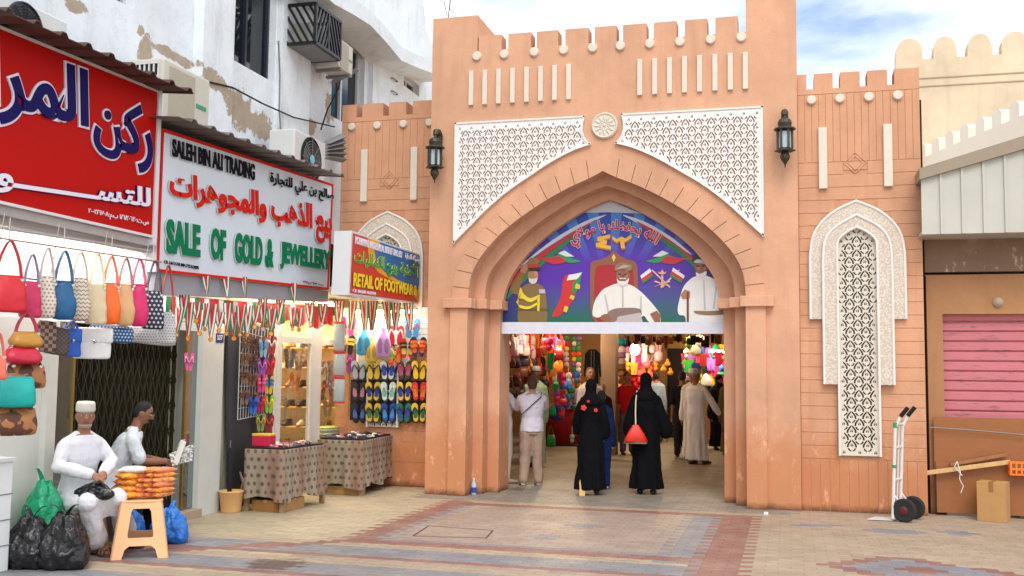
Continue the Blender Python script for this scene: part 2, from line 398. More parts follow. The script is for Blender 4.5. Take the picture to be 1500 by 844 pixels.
# ================================================================== the gate
XC = -2.285; GL, GR = -4.64, .13
def mir(l): return [(2*XC-x, z) for x, z in l]
def px2(l, Y=0.): return [(q.x, q.z) for q in (gy(x, y, Y) for x, y in l)]
A1 = [(XC,4.2)] + px2([(866,261),(836,274),(805,291),(774,311),(743,334),(725,352),(706,374),(695,393),(689,411),(687,433)]) + [(-4.065,2.5)]
A0 = [(XC,4.43)] + px2([(863,233),(840,243),(820,254),(800,264),(780,275),(762,288),(744,304),(726,320),(709,336),(692,356),(677,377),(666,406),(663,433)]) + [(-4.31,2.5)]
A2 = [(XC,4.06)] + px2([(866,280),(836,295),(805,315),(774,337),(752,357),(734,377),(719,396),(712,414),(710,436)], .24) + [(-3.925,2.4)]
A3 = [(XC,3.91)] + px2([(866,303),(836,320),(805,342),(780,363),(762,385),(748,406),(740,426),(738,437)], .48) + [(-3.77,2.4)]
def smooth(l, n=2):
    for _ in range(n):
        o = [l[0]]
        for a, b in zip(l, l[1:]): o += [(a[0]*.75+b[0]*.25, a[1]*.75+b[1]*.25), (a[0]*.25+b[0]*.75, a[1]*.25+b[1]*.75)]
        l = o+[l[-1]]
    return l
A0, A1, A2, A3 = [smooth(a) for a in (A0, A1, A2, A3)]
def arch(A): return [(A[-1][0], 0)] + A[::-1] + mir(A)[1:] + [(2*XC-A[-1][0], 0)]     # left foot, apex, right foot
gate = thing('souq_gate', 'tall terracotta gateway with a pointed arch, battlements and white latticework over the souq entrance', 'gate', (XC, 0, 0))
def XZ(Y): return lambda u, v, d: Vector((u, Y+d, v))
cren = []
mer = [(705,735,50),(744.5,778,47.5),(786,817.5,44.5),(828,862,41),(871,903,37.5),(912.5,947,34.5),(957.6,991,31),(1003,1036,28),(1048,1080.6,25)]
top = [(GL,6.4)] + [(-4.0,6.4),(-4.0,5.9)]
for a, b, y in mer:
    xa, xb = gy(a, 45).x, gy(b, 45).x
    if a == 705: xa = -3.985
    top += [(xa,5.9),(xa,6.11),(xb,6.11),(xb,5.9)]
top += [(-.48,5.9),(-.48,7.6),(GR,7.6)]
fac = MB()
plate(fac, [(GL,0)]+top[:1]+top[1:]+[(GR,0)]+arch(A1)[::-1], [], XZ(0), .24)
plate(fac, [(GL+.003,0),(GL+.003,5.8),(GR-.003,5.8),(GR-.003,0)]+arch(A2)[::-1], [], XZ(.241), .24)
plate(fac, [(GL+.006,0),(GL+.006,5.7),(GR-.006,5.7),(GR-.006,0)]+arch(A3)[::-1], [], XZ(.482), .5)
fac.box((GL,.2395,5.7),(-4.0,1.3,6.4)); fac.box((-.48,.2395,5.7),(GR,1.3,7.6)); fac.box((-4.0,.2395,5.6),(-.48,.42,5.88))
fac.build('wall', TERRA, gate)
def resample(l, n):
    d = [0]
    for a, b in zip(l, l[1:]): d.append(d[-1]+math.dist(a, b))
    o = []
    for i in range(n+1):
        s = d[-1]*i/n; k = max(j for j in range(len(d)) if d[j] <= s+1e-9); k = min(k, len(l)-2)
        f = (s-d[k])/(d[k+1]-d[k]); o.append((l[k][0]*(1-f)+l[k+1][0]*f, l[k][1]*(1-f)+l[k+1][1]*f))
    return o
vb = MB(); NV = 13; SUBN = 6
for side in (0, 1):
    o = resample(A0, NV*SUBN); i_ = resample(A1, NV*SUBN)
    if side: o, i_ = mir(o), mir(i_)
    for k in range(NV):
        a = k*SUBN; b = a+SUBN
        if k == 0: vi, vo = i_[a:b+1], o[a:b+1]
        else: vi, vo = i_[a:b+1], o[a:b+1]
        def gap(l, e):
            l = list(l); 
            if k > 0: l[0] = tuple(l[0][j]+(l[1][j]-l[0][j])*e for j in (0, 1))
            l[-1] = tuple(l[-1][j]+(l[-2][j]-l[-1][j])*e for j in (0, 1)); return l
        lp = gap(vi, .13)+gap(vo, .13)[::-1]
        plate(vb, lp, [], XZ(-.028), .03)
vb.build('voussoirs', TERRA, gate)
for x0, x1 in ((-4.305,-4.066), (2*XC+4.066, 2*XC+4.305)): MB().box((x0,-.06,0),(x1,.0,2.44)).build('pilaster', TERRA, gate)
for s in (1, -1):
    ib = MB()
    def ibx(xa, xb, ya, yb, z0=2.44, z1=2.57):
        xa, xb = (xa, xb) if s > 0 else (2*XC-xb, 2*XC-xa); ib.box((xa,ya,z0),(xb,yb,z1))
    ibx(-4.40,-4.0,-.11,.0); ibx(-4.0,-3.86,.12,.30,2.441,2.569); ibx(-3.995,-3.70,.30,.8,2.442,2.568); ibx(-4.05,-3.99,.0,.301,2.4405,2.5695)
    ib.build('impost', TERRA, gate, bevel=.008)
for px_ in [(699,82),(739,79),(783,76.5),(826,73),(868.5,70.5),(909,68),(952,65.5),(996,62),(1041,59),(1086,56.5)]:
    x = gy(*px_).x; MB().lathe([(.062,0),(.062,.025),(.052,.038),(.0,.04)], (x,0,5.83), 20, (0,-1,0)).build('wall_boss', IVORY, gate)
for x in [691,711,731,751.5,772,792.5,813,833.5]+[937.5,959.5,981,1003,1025,1047.5,1070,1092]:
    q = gy(x, 120).x; MB().box((q-.032,-.04,5.16),(q+.032,0,5.63)).build('wall_strip', IVORY, gate, bevel=.006)
# carved lattice
def motif(cx, cz, w, h):
    L_ = [[(-.48,-.12),(-.44,.11),(-.29,.30),(-.025,.53),(-.025,.36),(-.19,.19),(-.28,.04),(-.31,-.12)],
          [(-.025,.22),(-.15,.02),(-.07,-.08),(-.025,-.02)],
          [(-.40,-.20),(-.30,-.36),(-.06,-.47),(-.05,-.36),(-.18,-.29),(-.27,-.17)]]
    o = []
    for l in L_:
        o.append([(cx+x*w, cz+z*h) for x, z in l]); o.append([(cx-x*w, cz+z*h) for x, z in l][::-1])
    return o
def inside(p, poly):
    c = False; n = len(poly)
    for i in range(n):
        a, b = poly[i], poly[(i+1) % n]
        if (a[1] > p[1]) != (b[1] > p[1]) and p[0] < (b[0]-a[0])*(p[1]-a[1])/(b[1]-a[1])+a[0]: c = not c
    return c
def edist(p, poly):
    best = 9
    for i in range(len(poly)):
        a, b = Vector(poly[i]), Vector(poly[(i+1) % len(poly)]); q = Vector(p); t = max(0, min(1, (q-a).dot(b-a)/max(1e-9, (b-a).length_squared))); best = min(best, (a+(b-a)*t-q).length)
    return best
def lattice(poly, sx, sz, w, h, x0, z0, m=.03):
    hs = []; xs = [p[0] for p in poly]; zs = [p[1] for p in poly]
    for r in range(int((min(zs)-z0)/(sz/2))-1, int((max(zs)-z0)/(sz/2))+2):
        for k in range(int((min(xs)-x0)/sx)-1, int((max(xs)-x0)/sx)+2):
            for l in motif(x0+k*sx+(sx/2 if r % 2 else 0), z0+r*sz/2, w, h):
                if all(inside(p, poly) and edist(p, poly) > m for p in l): hs.append(l)
    return hs
def clean(poly, e=.004):
    o = []
    for p in poly:
        if not o or math.dist(p, o[-1]) > e: o.append(p)
    return o
PL = [(-4.29,4.93),(-2.52,4.93),(-2.545,4.83),(-2.55,4.74),(-2.53,4.66),(-2.49,4.60),(-2.44,4.55)] + smooth(px2([(855,216),(836,223),(805,240),(774,261),(743,282),(712,309),(691,331)]), 1) + [(-4.29,3.3)]
SHADOWED = P('lattice_back', (150,100,72), .9)
for s in (0, 1):
    poly = clean(PL if not s else mir(PL)[::-1])
    hs = lattice(poly, .160, .184, .112, .148, -4.22 if not s else 2*XC+4.22, 4.84, .026)
    lb = MB(); plate(lb, poly, hs, XZ(-.032), .029, back=False)
    for i in range(len(poly)):           # raised rim
        a, b = Vector(poly[i]), Vector(poly[(i+1) % len(poly)]); 
        if (b-a).length < .002: continue
        n = Vector((-(b-a).y, (b-a).x)).normalized()
        if not inside(((a+b)/2+n*.004), poly): n = -n
        lb.hexa([Vector((q.x,-.046,q.y)) for q in (a,b,b+n*.02,a+n*.02)], [Vector((q.x,-.031,q.y)) for q in (a,b,b+n*.02,a+n*.02)])
    lb.build('lattice_panel', WHITEP, gate)
an = MB(); q_ = gy(655,22,.5); an.tube([q_+Vector((0,0,-.2)), q_+Vector((.06,0,.35))], .008, 5); an.tube([q_+Vector((0,0,-.02)), q_+Vector((-.05,0,.2))], .006, 5); an.tube([q_+Vector((.02,0,.1)), q_+Vector((.10,0,.02))], .005, 5); tag(an.build('aerial', P('aerial_grey', (90,90,94), .5, 0), org=tuple(q_)), 'thin wire aerial on top of the left gate pier', 'aerial')
rb = MB(); rb.lathe([(.17,0),(.17,.03),(.155,.045),(.14,.03),(.0,.03)], (-2.265,0,4.79), 40, (0,-1,0))
for i in range(12):
    a = i*math.pi/6; c = Vector((-2.265+.1*math.cos(a),-.03,4.79+.1*math.sin(a)))
    rb.ball(c, (.016,.016,.04), 8, Matrix.Rotation(-a+math.pi/2, 3, 'Y'))
    a += math.pi/12; rb.ball((-2.265+.055*math.cos(a),-.03,4.79+.055*math.sin(a)), (.012,.012,.022), 8, Matrix.Rotation(-a+math.pi/2, 3, 'Y'))
rb.ball((-2.265,-.03,4.79), (.02,.02,.02)); rb.build('roundel', IVORY, gate)
# ------------------------------------------------------------------ the two wings
def wing(label, cx, Y, x0, x1, dz, low=True):
    w = thing('gate_wing', label, 'wall', (cx, Y, 0))
    mb = MB(); Zt, Zg, Zl = 5.32+dz, 5.13+dz, 5.06+dz; hw = x1-x0
    tp = []; n = 5; ed = [0,.11,.20,.42,.505,.735,.82,1.05,1.13,1.41] if cx > 0 else [0,.22,.31,.63,.72,.98,1.08,1.36,1.45,1.78]
    ed = [x0+e*hw/ed[-1] for e in ed]
    for i in range(5): a, b = ed[2*i], ed[2*i+1]; tp += [(a,Zg),(a,Zt),(b,Zt),(b,Zg)]
    plate(mb, [(x0,0)]+tp[1:-1]+[(x1,Zg)][:0]+[(x1,0)], [], XZ(Y), .3)
    mb.box((x0,Y+.3,Zg-1.2),(x1,Y+.5,Zg-.03)); mb.build('wall', JOINT, w)
    f = MB(); J = .0035; yf = Y-.007
    def blk(xa, xb, za, zb):
        if xb-xa > .03 and zb-za > .02: f.box((xa+J,yf,za+J),(xb-J,Y+.002,zb-J))
    plate(f, [(x0,Zl+J)]+tp[1:-1]+[(x1,Zl+J)], [], XZ(yf), .007)
    zb = 4.21+dz; nv = 17
    for i in range(nv): blk(x0+(x1-x0)*i/nv, x0+(x1-x0)*(i+1)/nv, zb, Zl)
    zs = [zb-.156*i for i in range(24)]; zs = [z for z in zs if z > .62]+[.62]
    wd = lambda z: (.60 if z < 3.0+dz else .60*max(0., 1-((z-3.0-dz)/.74)**2.1)**.5 if z < 3.72+dz else 0)
    for za, zc in zip(zs[1:], zs):
        h = wd((za+zc)/2)*.9 if (za > 2.2+dz) else .4 if za > 1.45+dz else .24
        if za > 3.72+dz: 
            if 3.95+dz < za < 4.12+dz: blk(x0, cx-.14, za, zc); blk(cx-.14, cx+.14, za+.05, zc); blk(cx+.14, x1, za, zc)
            else: blk(x0, x1, za, zc)
        else: blk(x0, cx-h, za, zc); blk(cx+h, x1, za, zc)
    if low:
        for i in range(13): blk(x0+(x1-x0)*i/13, x0+(x1-x0)*(i+1)/13, -.02, .62)
    else: blk(x0, x1, -.02, .34); blk(x0, x1, .34, .62)
    f.build('stone_facing', TERRA2, w)
    dm = MB(); c = Vector((cx,yf,4.19+dz))
    for r in (.13, .085):
        l = [c+Vector(q) for q in ((r,0,0),(0,0,r),(-r,0,0),(0,0,-r))]
        for i in range(4): dm.tube([l[i]+Vector((0,-.002,0)), l[(i+1) % 4]+Vector((0,-.002,0))], .007, 6)
    dm.build('diamond_moulding', TERRA2, w)
    for q in (-.49,-.165,.165,.49): MB().lathe([(.056,0),(.056,.03),(.046,.04),(0,.042)], (cx+q*(1.02 if cx>0 else 1.22),yf,4.99+dz), 20, (0,-1,0)).build('wall_boss', IVORY, w)
    for q in (-.375,.375): e = q if cx > 0 else q*1.02; MB().box((cx+e-.05,yf-.045,3.88+dz),(cx+e+.05,yf,4.64+dz)).build('wall_strip', IVORY, w, bevel=.006)
    # niche: two stepped carved frames and a pierced screen before dark glass
    k = lambda l: [(cx+u, v+dz) for u, v in l]
    half_o = smooth([(0,3.73),(.24,3.63),(.41,3.49),(.52,3.32),(.553,3.1),(.553,2.9)], 2)
    half_i = smooth([(0,3.56),(.24,3.43),(.35,3.32),(.40,3.17),(.405,2.9)], 2)
    half_c = smooth([(0,3.41),(.11,3.36),(.2,3.29),(.238,3.23),(.24,3.1)], 2)
    def U(out, inn, zo):
        o = [(u, v) for u, v in out]+[(out[-1][0], zo)]; i = [(inn[-1][0], zo)]+inn[::-1]
        R = o+i; Lf = [(-u, v) for u, v in R]
        return k(o+i[:-1]+[(0, inn[0][1])]+[(-u, v) for u, v in i[:-1]][::-1]+[(-u, v) for u, v in o[1:]][::-1])
    fr = MB(); plate(fr, clean(U(half_o, half_i, 2.29)), [], XZ(yf-.05), .05); fr.build('outer_frame', CARVED, w)
    fr = MB(); plate(fr, clean(U(half_i, half_c, 1.51)), [], XZ(yf-.085), .085); fr.build('inner_frame', CARVED, w)
    rim = MB()
    for hf, zo, yy in ((half_o,2.29,-.052), (half_i,1.51,-.088), (half_c,.67,-.088)):
        for s in (1, -1):
            pt = [Vector((cx+s*(u-.012), yf+yy, v+dz-.012)) for u, v in hf]+[Vector((cx+s*(hf[-1][0]-.012), yf+yy, zo+dz))]; rim.tube(pt, .014, 6)
    rim.build('frame_rim', WHITEP, w)
    sp = clean(k([(u, v) for u, v in half_c]+[(.235,.67)]+[(-.235,.67)]+[(-u, v) for u, v in half_c[1:]][::-1]))
    hs = lattice(sp, .178, .168, .122, .15, cx, 3.22+dz, .012)
    g_ = MB(); plate(g_, sp, hs, XZ(yf-.035), .022, back=False); g_.build('pierced_screen', IVORY, w)
    gl = MB(); plate(gl, sp, [], XZ(yf-.006), .004); gl.build('glass', DGLASS, w)
    return w
wing('terracotta wall with battlements and a tall white arched niche, on the right of the gateway', .80, .06, GR+.003, 1.545, 0)
wing('terracotta wall with battlements and a white arched niche, half hidden by the footwear sign', -5.51, .7, -6.27, -4.46, .15, False)
# ================================================================== the buildings on the right
SHUT = None
def ribbed(name, rgb, n, axis, depth=.6):
    t = NT(name); c = lin(rgb); s = t.xyz()[axis]; w = t.m_('FRACT', t.m_('MULTIPLY', s, n))
    t.bump(w, depth, .02); col = t.mix(t.noise(3, 5, .6), sc(c, .85), sc(c, 1.1))
    rust = t.noise(7, 6, .75, stretch=(.5, 1, 3)); col = t.mix(t.m_('MULTIPLY', t.ramp(rust, .56, .68), .8), col, lin((84,66,62)))
    return t.out(col, .55)
rw = thing('shop_building', 'closed shop with a pale metal canopy above a pink roller shutter', 'building', (1.6, .25, 0))
CONC = plaster('stained_concrete', (176,158,138)); OCHRE = plaster('ochre_plaster', (176,128,88), (120,84,60), .5)
mb = MB(); mb.box((1.585,.22,2.86),(7,.6,3.5)); mb.build('concrete_beam', plaster('beam_concrete', (186,172,148), (112,80,56), 3.45), rw)
mb = MB(); mb.box((1.60,.262,0),(1.775,.6,2.83)); mb.box((1.7751,.263,2.36),(7,.6,2.829)); mb.box((4.2,.26,0),(7,.61,2.361)); mb.build('wall', OCHRE, rw)
mb = MB()
for i in range(16): 
    z0 = .5+i*.118; mb.prism([(1.776,.40,z0),(1.776,.372,z0+.02),(1.776,.372,z0+.1),(1.776,.392,z0+.116)], (2.42,0,0))
mb.build('roller_shutter', ribbed('pink_shutter', (196,114,122), .01, 0, 0), rw)
mb = MB(); mb.lathe([(.04,0),(.06,.02),(.03,.05),(.0,.06)], gy(1462,443,.26), 12, (0,-1,0)); mb.build('wall_fixing', CONC, rw)
can = MB(); q = [gy(x, y, -.3) for x, y in ((1350,262),(1500,218),(1500,341),(1351,345))]
Xa, Xb = 1.50, 6.5; sl = (q[1].z-q[0].z)/(q[1].x-q[0].x); zt = lambda x: q[0].z+sl*(x-q[0].x)*(1 if x < 3 else 1)
zt2 = lambda x: zt(min(x, 3.2)); nrib = 22
for i in range(nrib):
    xa = Xa+(Xb-Xa)*i/nrib; xb = Xa+(Xb-Xa)*(i+1)/nrib; r_ = xb-.028
    can.hexa([(xa,-.3,3.25),(r_,-.3,3.25),(r_,-.3,zt2(r_)),(xa,-.3,zt2(xa))], [(xa,-.29,3.25),(r_,-.29,3.25),(r_,-.29,zt2(r_)),(xa,-.29,zt2(xa))])
    can.hexa([(r_,-.322,3.25),(xb,-.322,3.25),(xb,-.322,zt2(xb)),(r_,-.322,zt2(r_))], [(r_,-.29,3.25),(xb,-.29,3.25),(xb,-.29,zt2(xb)),(r_,-.29,zt2(r_))])
can.box((Xa,-.289,3.25),(Xb,1.0,3.29))
can.build('canopy', P('canopy_sheet', (190,188,178), .5, .16, 1.1), rw)
tr = MB()
for a, b in ((Xa-.02,3.2),(3.2,Xb)): tr.hexa([(a,-.36,zt2(a)-.01),(b,-.36,zt2(b)-.01),(b,-.36,zt2(b)+.15),(a,-.36,zt2(a)+.12)], [(a,1.2,zt2(a)-.01),(b,1.2,zt2(b)-.01),(b,1.2,zt2(b)+.15),(a,1.2,zt2(a)+.12)])
tr.build('canopy_trim', P('trim_brown', (150,134,114), .6), rw)
mb = MB(); mb.box((1.5455,.35,0),(1.60,.6,5.0)); mb.build('dark_gap', DARK, rw)  # near-black filler stands in for the shade between wing and shop
pl = MB(); pl.box((1.655,.16,.035),(3.6,.18,.62)); pl.box((1.64,.185,.5),(3.6,.205,1.14))
def wood(name, rgb, sx=(1,1,6)):
    t = NT(name); c = lin(rgb); n1 = t.noise(3, 6, .65, stretch=sx); t.bump(n1, .1, .01); return t.out(t.mix(n1, sc(c, .7), sc(c, 1.25)), .55)
tag(pl.build('plywood_boards', wood('plywood', (150,92,48)), org=(2.4,.17,0)), 'two overlapping brown plywood sheets propped across the pink roller shutter', 'plywood')
# cream fort-like building and the dome beyond
CREAM = plaster('cream_plaster', (222,202,172))
cb_ = thing('cream_building', 'cream building with big rounded battlements rising behind the metal canopy', 'building', (4, 9, 0))
mb = MB(); prof = [(2.12,0)]; X = 2.12; zb = 8.05
ms = [(gy(a, 60, 9).x, gy(b, 60, 9).x) for a, b in ((1312,1351),(1367,1401),(1417,1453),(1467,1507),(1522,1560),(1576,1614))]
for a, b in ms:
    prof += [(a,zb)]+[((a+b)/2-(b-a)/2*math.cos(t), zb+.12+.33*math.sin(t)**.8) for t in [math.pi*j/10 for j in range(11)]]+[(b,zb)]
prof[0] = (ms[0][0],0); prof += [(9,zb),(9,0)]
plate(mb, clean(prof), [], XZ(9), .35); mb.box((ms[0][0],9.35,0),(9,14,7.7)); mb.build('wall', CREAM, cb_)
mb = MB()
for y in (112, 124): z = gy(1400, y, 9).z; mb.box((ms[0][0]-.01,8.985,z-.012),(9,9.0,z+.012))
mb.build('moulding', P('cream_line', (176,158,132), .8), cb_)
pw = MB(); Zp = 6.3
p0, p1 = gz(1345, 214, Zp), gz(1505, 141, Zp); d = (p1-p0)
nm = 7
for i in range(nm):
    a = p0+d*(i/nm); b = p0+d*((i+.55)/nm); dz = Vector((0,0,-.28)); th = Vector((.25,.12,0)); up = [a+dz, b+dz]
    lp = [a+dz, b+dz, b-Vector((0,0,.06)), a+(b-a)*.8, a+(b-a)*.2, a-Vector((0,0,.06))]
    pw.prism(lp, th)
pw.prism([p0+Vector((0,0,-6.2)), p1+Vector((0,0,-6.2)), p1+Vector((0,0,-.28)), p0+Vector((0,0,-.28))], (.25,.12,0))
tag(pw.build('parapet_wall', P('cream_white', (232,224,210), .8, .05, 3), org=(p1.x,p1.y,0)), 'pale wall topped with small battlements, just above the sloping metal canopy', 'wall')
dm = thing('mosque_dome', 'blue dome just showing above the cream battlements', 'dome', gy(1568, 150, 40)); c = WL[dm.name]; r = 105*mpp(c)
MB().lathe([(r*math.cos(a), r*math.sin(a)*1.1) for a in [math.pi/2*i/12 for i in range(12)]]+[(.02,r*1.13)], c, 40).build('shell', P('blue_tiles', (70,140,176), .35, .25, 3), dm, smooth=True)
MB().lathe([(r*.97,-30),(r*.97,0)], c, 40).build('drum', CREAM, dm)
# ================================================================== the white building over the shops
XU = -6.55
def white_wall():
    t = NT('white_limewash'); v = t.co(); c = lin((224,232,238)); X, Y, Z = t.xyz(); m = t.m_
    n1 = t.noise(1.3, 6, .65); n2 = t.noise(6, 6, .7); st = t.noise(3.2, 5, .65, stretch=(1, 1, .18))
    col = t.mix(t.ramp(n1, .35, .7), sc(c, .9), sc(c, 1.06)); col = t.mix(m('MULTIPLY', t.ramp(st, .56, .72), .35), col, lin((150,142,132)))
    peel = None
    for (y, z, a, b) in WPATCH:
        dy = m('DIVIDE', m('SUBTRACT', Y, y), a); dz = m('DIVIDE', m('SUBTRACT', Z, z), b)
        d = m('SQRT', m('ADD', m('MULTIPLY', dy, dy), m('MULTIPLY', dz, dz)))
        d = m('ADD', d, m('MULTIPLY', m('SUBTRACT', n2, .5), 2.2)); d = m('ADD', d, m('MULTIPLY', m('SUBTRACT', n1, .5), 1.4)); k = t.ramp(d, 1.0, .85)
        peel = k if peel is None else m('MAXIMUM', peel, k)
    peel = m('MINIMUM', m('MAXIMUM', peel, 0), 1)
    col = t.mix(peel, col, t.mix(n2, lin((150,132,112)), lin((186,172,154))))
    ck = t.noise(14, 8, .8); col = t.mix(m('MULTIPLY', t.ramp(m('ABSOLUTE', m('SUBTRACT', t.noise(2.0, 7, .72), .5)), .012, .004), .16), col, lin((130,124,116)))
    t.bump(m('ADD', n2, m('MULTIPLY', peel, -1.5)), .35, .015); return t.out(col, .85)
def yz(x, y, X=XU): q = gx(x, y, X); return q.y, q.z
WPATCH = []
for x, y, rx, ry in ((212,80,14,26), (345,160,34,30), (375,180,26,20), (240,75,22,7), (265,88,18,8), (110,8,18,12), (205,45,6,10), (455,185,10,12), (485,160,10,22), (300,120,20,14)):
    a = gx(x-rx, y, XU); b = gx(x+rx, y, XU); WPATCH.append((a.y*.5+b.y*.5, gx(x, y, XU).z, abs(b.y-a.y)/2, ry*mpp(a)*1.05))
WW = white_wall()
wb = thing('white_building', 'white weathered building with peeling plaster and dark windows above the row of shops', 'building', (-7.5, 0, 0))
Y1 = yz(284, 40)[0]; Y2 = yz(395, 100)[0]; Y3 = yz(457, 120)[0]
def rect(px_, X=XU): a = gx(*px_[0], X); b = gx(*px_[1], X); return [(a.y,b.z),(b.y,b.z),(b.y,a.z),(a.y,a.z)]
ZB = 2.66
ytop = yz(612, 0)[0]
holes = []
def hole(xa, xb, zt_px, zb_px):     # window opening from px columns and the z of two pixels
    ya = gx(xa, 60, XU).y; yb = gx(xb, 60, XU).y; zt = zt_px if zt_px > 100 else 0
    return ya, yb
wins = []
def win(xa, ya_, xb, yb_, zt=None):
    a = gx(xa, ya_, XU); b = gx(xb, yb_, XU); z0 = b.z if zt is None else b.z; z1 = a.z if zt is None else zt
    wins.append((a.y, b.y, min(z0, z1), max(z0, z1))); return [(a.y,z0),(b.y,z0),(b.y,z1),(a.y,z1)]
h1 = win(341, 50, 402, 122, 8.2); h2 = win(154, 5, 196, 14, 6.9)
h3 = win(488, 40, 532, 196, None); h4 = win(592, 108, 614, 142, None)
seg = MB()
def YZ(X): return lambda u, v, d: Vector((X-d, u, v))
plate(seg, [(-12,ZB),(8,ZB),(8,7.0),(ytop+.5,8.0),(ytop,9.3),(ytop-.6,12),(-12,12)], [h1, h2, h3, h4], YZ(XU), .3)
# the piers that step forward
for ya, yb, dx, zt in ((Y1, yz(330, 40)[0], .13, 12), (yz(404,80)[0], yz(446, 80)[0], .10, 9.0)):
    seg.box((XU-.1,ya,ZB+.9),(XU+dx,yb,zt))
for i in range(0): pass
seg.box((XU-.1,yz(540,100)[0],ZB+2),(XU+.08,yz(574,100)[0],6.75))
seg.box((XU-14,-12,ZB),(XU-.29,8,6.2))
seg.build('wall', WW, wb)
lo = MB(); lo.box((XU-.2,-12,0),(XU-.02,-3.2,2.3)); lo.build('lower_wall', WW, wb)
WINM = P('window_frame', (206,208,210), .4, 0); WF2 = P('window_frame_dark', (40,44,60), .4, 0)
for i, (ya, yb, za, zb) in enumerate(wins):
    w = MB(); t = .045; X0 = XU-.16
    if yb < ya: ya, yb = yb, ya
    w.box((X0,ya,za),(X0+.06,ya+t,zb)); w.box((X0,yb-t,za),(X0+.06,yb,zb)); w.box((X0,ya+t,zb-t),(X0+.06,yb-t,zb)); w.box((X0,ya+t,za),(X0+.06,yb-t,za+t))
    ym = ya+(yb-ya)*.45; w.box((X0+.005,ym-t/2,za+t),(X0+.065,ym+t/2,zb-t))
    fo = w.build('window', WF2 if i == 0 else WINM, wb)
    MB().box((X0+.01,ya+t,za+t),(X0+.02,yb-t,zb-t)).build('pane', DGLASS, fo)
# the sloping eaves slab
ev = MB(); ou = [gx(x, y, XU+.55) for x, y in ((455,-30),(491,0),(518,15),(543,31),(566,56),(588,83),(610,93),(633,102),(660,112))]
for a, b in zip(ou, ou[1:]):
    ia, ib = Vector((XU-.01,a.y,a.z-.02)), Vector((XU-.01,b.y,b.z-.02)); h = Vector((0,0,.16))
    ev.hexa([a-h*.4, b-h*.4, b+h, a+h], [ia-h*.4, ib-h*.4, ib+h, ia+h])
ev.build('eaves', WW, wb)
# brackets on the wall
for y in (115, 134):
    a = gx(566, y, XU); p = [a, a+Vector((.12,0,0)), a+Vector((.12,.22,.0)), a+Vector((0,.22,0))]; MB().tube(p, .012, 6).build('bracket', GREYM, wb)
# ------------------------------------------------------------------ air conditioners
ACW = P('ac_casing', (206,208,206), .45, .06, 4); ACB = P('ac_side', (196,192,180), .5, .06, 5); GREENP = P('green_sticker', (40,150,110), .4, 0)
def aircon(label, X, xl, xr, yt, yb, dep, kind, name='air_conditioner'):
    a = gx(xl, yt, X); b = gx(xr, yb, X); y0, y1 = a.y, b.y; z1, z0 = a.z, gx(xl, yb, X).z
    t = thing(name, label, 'air conditioner', (X-dep/2, (y0+y1)/2, z0), 'air conditioners on the white building')
    MB().box((X-dep,y0,z0),(X,y1,z1)).build('casing', ACB if kind == 'split' else ACW, t, bevel=.02)
    h, w = z1-z0, y1-y0
    if kind == 'split':
        g_ = MB()
        for i in range(7): yy = X-dep*.12-dep*.76*i/6; g_.box((yy-.009,y0-.012,z0+h*.30),(yy+.009,y0-.001,z1-h*.08))
        for z in (.30,.5,.70,.92): g_.box((X-dep*.9,y0-.014,z0+h*z-.009),(X-dep*.1,y0-.001,z0+h*z+.009))
        g_.build('side_grille', ACW, t)
        MB().box((X-dep*.9,y0-.0008,z0+h*.30),(X-dep*.1,y0+.004,z0+h*.92)).build('side_vent', DARK, t)
        MB().box((X-.004,y0+w*.12,z0+h*.09),(X+.006,y0+w*.66,z1-h*.09)).build('front_panel', P('ac_panel', (172,164,146), .7, .08, 8, .3, 90), t)
        MB().box((X-.002,y0+w*.70,z0+h*.43),(X+.008,y0+w*.92,z0+h*.50)).build('sticker', GREENP, t, bevel=.003)
        
        for y_ in (y0+.05, y1-.1): MB().box((X-dep-.02,y_,z0-.04),(X+.01,y_+.05,z0-.001)).build('foot_rail', GREYM, t)
    else:
        r = min(h*.46, w*.4); c = Vector((X,y0+w*(.42 if kind == 'fan' else .52),z0+h*.52))
        MB().lathe([(r,-.01),(r,.012),(r*.94,.016),(r*.92,.004),(0,.004)], c, 32, (1,0,0)).build('fan_ring', P('fan_dark', (22,26,44), .35, 0) if kind == 'fan' else DARK, t)
        g_ = MB()
        for k in range(1, 8):
            rr = r*.92*k/8; g_.tube([c+Vector((.02,rr*math.cos(q),rr*math.sin(q))) for q in [2*math.pi*j/28 for j in range(29)]], .0035, 5, False)
        for k in range(8): q = k*math.pi/4; g_.tube([c+Vector((.02,0,0)), c+Vector((.02,r*.95*math.cos(q),r*.95*math.sin(q)))], .004, 5)
        g_.build('fan_guard', DARK if kind == 'fan' else GREYM, t)
        MB().lathe([(r*.2,0),(r*.2,.012),(0,.016)], c+Vector((.016,0,0)), 20, (1,0,0)).build('hub_badge', P('badge_blue', (120,190,210), .3, 0), t)
        if kind == 'fan':
            MB().box((X-.002,y0+w*.74,z0+h*.34),(X+.008,y0+w*.95,z0+h*.42)).build('sticker', GREENP, t, bevel=.003)
            MB().box((X-dep-.02,y0+.05,z0-.04),(X+.01,y0+.1,z0-.001)).build('foot_rail', GREYM, t)
    return t
aircon('pale air conditioner with a barred side vent and beige front, over the red sign', -5.95, 240, 306, 84, 176, .42, 'split')
aircon('pale air conditioner with a large dark fan, above the red sign', -5.95, -12, 98, -22, 64, .40, 'fan')
aircon('grey air conditioner with an arched fan opening, above the right end of the white sign', -5.98, 432, 476, 188, 262, .36, 'arch')
aircon('pale air conditioner hung beside the black balcony cage, next to a tall window', -6.1, 497, 517, 55, 98, .36, 'split')
